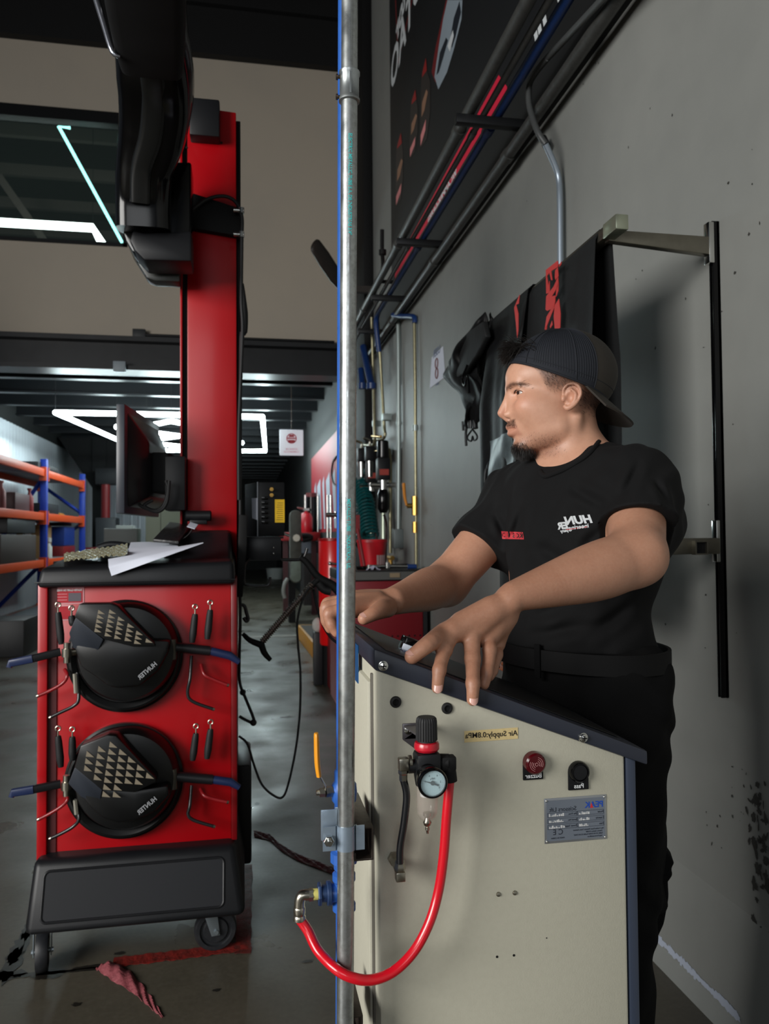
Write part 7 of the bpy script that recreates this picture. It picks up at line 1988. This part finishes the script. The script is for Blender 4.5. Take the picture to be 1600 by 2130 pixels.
def creases(P):
    d = np.zeros(len(P)); V = A3(vdir)
    for a, b, w in crs:
        ba = b - a; q = P - a; q = q - np.outer((q @ V), V); bb = ba - V * (ba @ V)
        h = np.clip(q @ bb / (bb @ bb), 0, 1); r = np.linalg.norm(q - h[:, None] * bb, axis=1)
        s_ = np.clip(1 - np.abs(2 * h - 1) ** 2, 0, 1)
        d += .0055 * s_ * np.exp(-(r / (w * .5)) ** 2) - .004 * s_ * np.exp(-((r - w) / (w * .6)) ** 2)
    return d
def wr(P):
    a = P @ np.array([38., 30., -46.]); b = P @ np.array([-22., 55., 34.]); c = P @ np.array([70., -40., 22.])
    return .0022 * np.sin(a + 1.5 * np.sin(b)) + .0016 * np.sin(b * 1.3 + 2 * np.sin(c * .5)) + .0010 * np.sin(c)
tee.warp(wr)
tee.warp(creases)
# hollow sleeves
dL = (EL - LS).normalized(); dR = (ER - RS).normalized()
cl_ = LS.lerp(EL, .44); cr_ = RS.lerp(ER, .58)
tee.cone(A3(LS.lerp(EL, .62)), A3(EL), .048, .054, .003, 's')
tee.cone(A3(RS.lerp(ER, .64)), A3(ER), .046, .052, .003, 's')
tee.cut(A3(cl_), A3(dL + Vector((.0, 0, .0))), .003, A3(cl_) - .12, A3(cl_) + .12) if False else None
def half(F, o, n, c, R):      # cut only near the sleeve
    o = A3(o); n = A3(n); c = A3(c)
    def f(P): return np.maximum(-(P - o) @ n, np.linalg.norm(P - c, axis=1) - R)
    F._add(f, c - R, c + R, 's', .003)
nL = (dL * .8 + Vector((-.1, -.15, -.35))).normalized()
half(tee, atD(1335, 1074, 1.265), (dL * .55 + Vector((-.05, -.1, -.75))).normalized(), LS.lerp(EL, .92) + Vector((.010, 0, -.014)), .104)
half(tee, cr_, (dR + Vector((-.1, 0, -.15))).normalized(), cr_ + dR * .09, .125)
# neck opening
def on_tee(px, py, off=.0009):
    r = ray(px, py).normalized(); t = 1.0
    for _ in range(70):
        P = A3(CAMP + r * t)[None]; d = tee.ev(P)[0]
        if abs(d) < 2e-4: break
        t += d * .7
        if t > 1.9: return None
    return CAMP + r * (t - off)
cp_ = [on_tee(x, y, .0) for x, y in ((1251, 914), (1246, 919), (1233, 936), (1218, 950), (1200, 962), (1180, 974), (1162, 982), (1146, 988), (1136, 991), (1129, 988), (1124, 980))]
cp_ = [p for p in cp_ if p is not None]
q0_, q1_, q2_ = cp_[1], cp_[len(cp_) // 2], cp_[-3]
nc_ = (q1_ - q0_).cross(q2_ - q0_).normalized()
if nc_.z < 0: nc_ = -nc_
nc2 = A3((nc_ + Vector((0, 0, .0))).normalized()); cq = A3((q0_ + q1_ + q2_) / 3)
ncen = A3(H(-20, 0, -120))
tee._add(lambda P: np.maximum(-(P - cq) @ nc2, np.linalg.norm(P - ncen, axis=1) - .115), ncen - .115, ncen + .115, 's', .003)
hem = HP_.z - .0
tee.cut((0, 0, HP_.z + .02), (0, 0, -1), .006)
Xt, Ft = tee.mesh(3.4e-3)
tshirt = mat('tshirt_black', rgb(15, 15, 16), .9, spec=.25, bump=(1400, .15, .0004), noise=(12, .3, rgb(22, 22, 23)))
tobj = np_mesh('tshirt', Xt, Ft, tshirt, man)
print('tee verts', len(Xt))
def shirt_print(mb_in, m, name):
    vs = [on_tee(x, y) for x, y, z in mb_in.v]
    if any(v is None for v in vs): print('miss', name)
    vs = [v if v is not None else Vector((.6, 1.2, 1.2)) for v in vs]
    return obj(name, MB().add(vs, mb_in.f), m, tobj)
def px_text(txt, size, cx, cy, ang, sx=1.0, bold=0.0, shear=0.0):
    a = math.radians(ang)
    M = frame_M((cx, cy, 0), (math.cos(a), -math.sin(a), 0), (-math.sin(a), -math.cos(a), 0))
    return text_mb(txt, size, M, mirror=True, depth=0, sx=sx, bold=bold, shear=shear)
def px_quad(pts, n=8):
    P = [Vector((x, y, 0)) for x, y in pts]
    return MB().grid(lambda u, v: P[0].lerp(P[1], u).lerp(P[3].lerp(P[2], u), v), n, n)
pr_w = mat('print_white', rgb(200, 204, 206), .7); pr_r = mat('print_red', rgb(186, 52, 60), .7)
shirt_print(px_text('HUN', 23, 1205, 1082, 5, sx=1.1, bold=1.1, shear=.25), pr_w, 'chest_lettering')
shirt_print(px_text('ER', 19, 1172, 1094, 5, sx=1.0, bold=1.0, shear=.25), pr_w, 'chest_lettering')
shirt_print(px_text('ineering', 12, 1204, 1096, 8, sx=1.1, bold=.3), pr_w, 'chest_lettering')
shirt_print(px_text('pany', 9, 1174, 1104, 8, sx=1.0, bold=.3), pr_w, 'chest_lettering')
shirt_print(px_quad([(1178, 1101), (1222, 1095), (1222, 1096.5), (1178, 1102.5)]), pr_r, 'chest_line')
rp_ = shirt_print(px_quad([(1043, 1105), (1088, 1107), (1090, 1122), (1045, 1121)]), pr_r, 'red_patch')
pt_ = px_text('KCS  RD', 13, 1066, 1114, -3, sx=.9, bold=.3)
pt_.v = [(x, y, z) for x, y, z in pt_.v]
vs_ = [on_tee(x, y, .0018) or Vector((.6, 1.2, 1.2)) for x, y, z in pt_.v]
obj('patch_lettering', MB().add(vs_, pt_.f), mat('print_dark', rgb(40, 24, 26), .7), tobj)
obj('collar', MB().tube(cp_, .0048, n=10, smooth=4), tshirt, tobj)
tr_ = Field()
tr_.ell(A3(HP_ + Vector((0, 0, -.06))), TA, (.172, .116, .13), .04)
for h_, k_, a_ in ((HL, KL, AL), (HR, KR, AR)):
    tr_.chain([A3(h_), A3(h_.lerp(k_, .55)), A3(k_), A3(k_.lerp(a_, .5)), A3(a_ + Vector((0, 0, .02)))], [.092, .084, .074, .066, .062], .05)
kp = atD(1372, 1765, 1.40)
tr_.cone(A3(kp + Vector((-.03, 0, .05))), A3(kp + Vector((-.02, 0, -.09))), .032, .03, .012)
tr_.warp(lambda P: .003 * np.sin(P @ np.array([20., 25., 60.]) + 2 * np.sin(P @ np.array([40., -20., 15.]))) + .002 * np.sin(P @ np.array([60., 35., -30.])))
tr_.cut((0, 0, HP_.z + .035), (0, 0, 1), .004)
tr_.cut((0, 0, .085), (0, 0, -1), .004)
Xp_, Fp_ = tr_.mesh(6e-3)
trous = mat('trousers_black', rgb(11, 11, 12), .95, spec=.15, bump=(900, .2, .0006), noise=(6, .4, rgb(19, 18, 17)))
tro = np_mesh('trousers', Xp_, Fp_, trous, man)
# belt, loops, cargo pocket
bring = []
for k in range(41):
    t = 2 * PI * k / 40
    bring.append(HP_ + Vector((0, 0, .005)) + sd * (.187 * math.cos(t)) + fd * (.131 * math.sin(t)))
bprof = [(1.0, .16), (1.0, -.16), (-1.0, -.16), (-1.0, .16)]
belt = MB()
for k in range(len(bring)):
    pass
vs = []; fs = []
for k, p in enumerate(bring):
    n_ = Vector(((p - HP_).x, (p - HP_).y, 0)).normalized()
    vs += [p + n_ * .002 + Vector((0, 0, -.018)), p + n_ * .002 + Vector((0, 0, .018)), p - n_ * .004 + Vector((0, 0, .018)), p - n_ * .004 + Vector((0, 0, -.018))]
for k in range(len(bring) - 1):
    a = 4 * k; b = a + 4
    for q in range(4): fs.append((a + q, b + q, b + (q + 1) % 4, a + (q + 1) % 4))
obj('belt', MB().add(vs, fs), mat('belt_black', rgb(9, 9, 10), .7, spec=.2), tro)
for ang in (-100, -62, -35):
    t = math.radians(ang); p = HP_ + sd * (.190 * math.cos(t)) + fd * (-.134 * math.sin(t)) * (1 if True else 1)
    n_ = Vector(((p - HP_).x, (p - HP_).y, 0)).normalized(); s_ = Vector((0, 0, 1)).cross(n_)
    obj('belt_loop', MB().box((-.006, -.027, -.002), (.006, .033, .003), .001).xf(frame_M(p, s_, (0, 0, 1), n_)), trous, tro)
pk_ = [atD(x, y, 1.372) for x, y in ((1325, 1752), (1373, 1748), (1388, 1772), (1404, 1796), (1397, 1808), (1400, 1822), (1386, 1842), (1340, 1850), (1325, 1840))]
obj('cargo_flap', MB().prism(pk_, vdir * .045, .004), trous, tro, angle=60)
pk_ = [atD(x, y, 1.376) for x, y in ((1325, 1830), (1390, 1828), (1392, 1870), (1382, 1925), (1362, 1968), (1340, 1992), (1325, 1990))]
obj('cargo_pocket', MB().prism(pk_, vdir * .045, .006), trous, tro, angle=60)
# shoes
for a_ in (AL, AR):
    sh = Field(); fdir = Vector((-.98, -.15, 0)).normalized()
    sh.cone(A3(a_ + Vector((0, 0, -.02))), A3(a_ + Vector((0, 0, .03))), .05, .045, .02)
    sh.cone(A3(Vector((a_.x, a_.y, .05)) - fdir * .03), A3(Vector((a_.x, a_.y, .045)) + fdir * .15), .048, .042, .02)
    sh.cut((0, 0, .022), (0, 0, -1), .002)
    Xs, Fs = sh.mesh(5e-3)
    so = np_mesh('shoe', Xs, Fs, mat('shoe_black', rgb(24, 22, 20), .5), man)
    obj('sole', MB().prism([Vector((a_.x, a_.y, 0)) + fdir * q[0] + fdir.cross(Vector((0, 0, 1))) * q[1] for q in ((-.085, -.03), (-.085, .03), (-.04, .046), (.1, .046), (.17, .03), (.19, 0), (.17, -.03), (.1, -.046), (-.04, -.046))], (0, 0, .026), .003), rubber, so)

# ---- cap worn backwards
capm = mat('cap_navy_mesh', rgb(19, 23, 32), .8, bump=(1200, .5, .0008))
capb = mat('cap_brown', rgb(44, 39, 33), .7, bump=(700, .3, .0006))
def edge_w(u, l): return 8 + .425 * (u + 38) + 1.5 * math.sin(max(0, min(1, (u + 38) / 140)) * PI) * -2
CC = (4, 0, 44); CR_ = (103, 82, 87)
def cap_pt(phi, v, off=0.0):
    # phi 0 = forehead, pi = back ; v 0 edge .. 1 top
    cu_, su_ = math.cos(phi), math.sin(phi)
    # find elevation at the edge
    e0 = -.35
    for _ in range(6):
        u = CC[0] + CR_[0] * cu_ * math.cos(e0); w = edge_w(u, 0); e0 = math.asin(max(-.9, min(.9, (w - CC[2]) / CR_[2])))
    e = e0 + (PI / 2 - e0) * v
    k = 1 + off
    return H(CC[0] + CR_[0] * k * cu_ * math.cos(e), CC[1] + CR_[1] * k * su_ * math.cos(e), CC[2] + CR_[2] * k * math.sin(e))
capo = obj('cap', MB().grid(lambda u, v: cap_pt(2 * PI * u, v * .995, .0), 120, 40, closed_u=True), capm, man, angle=60, solid=.0025)
obj('front_panel', MB().grid(lambda u, v: cap_pt(PI - 1.02 + 2.04 * u, v * .9, .008), 50, 30), capb, capo, solid=.0015)
seam = MB()
for ph in (.78, 1.72, -.78, -1.72, 0, PI - 1.02, PI + 1.02):
    seam.tube([cap_pt(ph, v / 20 * .98, .009) for v in range(21)], .0009, n=6, smooth=0)
seam.tube([cap_pt(2 * PI * k / 90, .10, .006) for k in range(91)], .0007, n=6, smooth=0)
seam.tube([cap_pt(2 * PI * k / 90, .0, .003) for k in range(91)], .0022, n=8, smooth=0)
obj('seams', seam, mat('cap_seam', rgb(20, 23, 31), .8), capo)
rib = MB()
for k in range(26):
    ph = .95 + 1.12 * k / 25
    rib.tube([cap_pt(ph, .06 + v / 16 * .80, .004) for v in range(17)], .0006, n=4, smooth=0)
obj('mesh_ribs', rib, mat('cap_rib', rgb(20, 24, 33), .8), capo)
def bill(u, v):
    ph = PI - 1.22 + 2.44 * u; b = cap_pt(ph, 0.0, .0)
    q = (2 * u - 1)
    ln = .070 * (1 - .30 * q * q) * v
    return b + (Hf * -.70 + Hu * -.66 + Hl * (-.18 * q)) * ln + Hu * (-.007 * q * q * v) + Hu * (.0)
obj('brim', MB().grid(bill, 50, 20), capb, capo, solid=.0035)
obj('button', MB().sphere(cap_pt(0, 1.0, .012), .006, 14, 8, (1, 1, .5)), capm, capo)
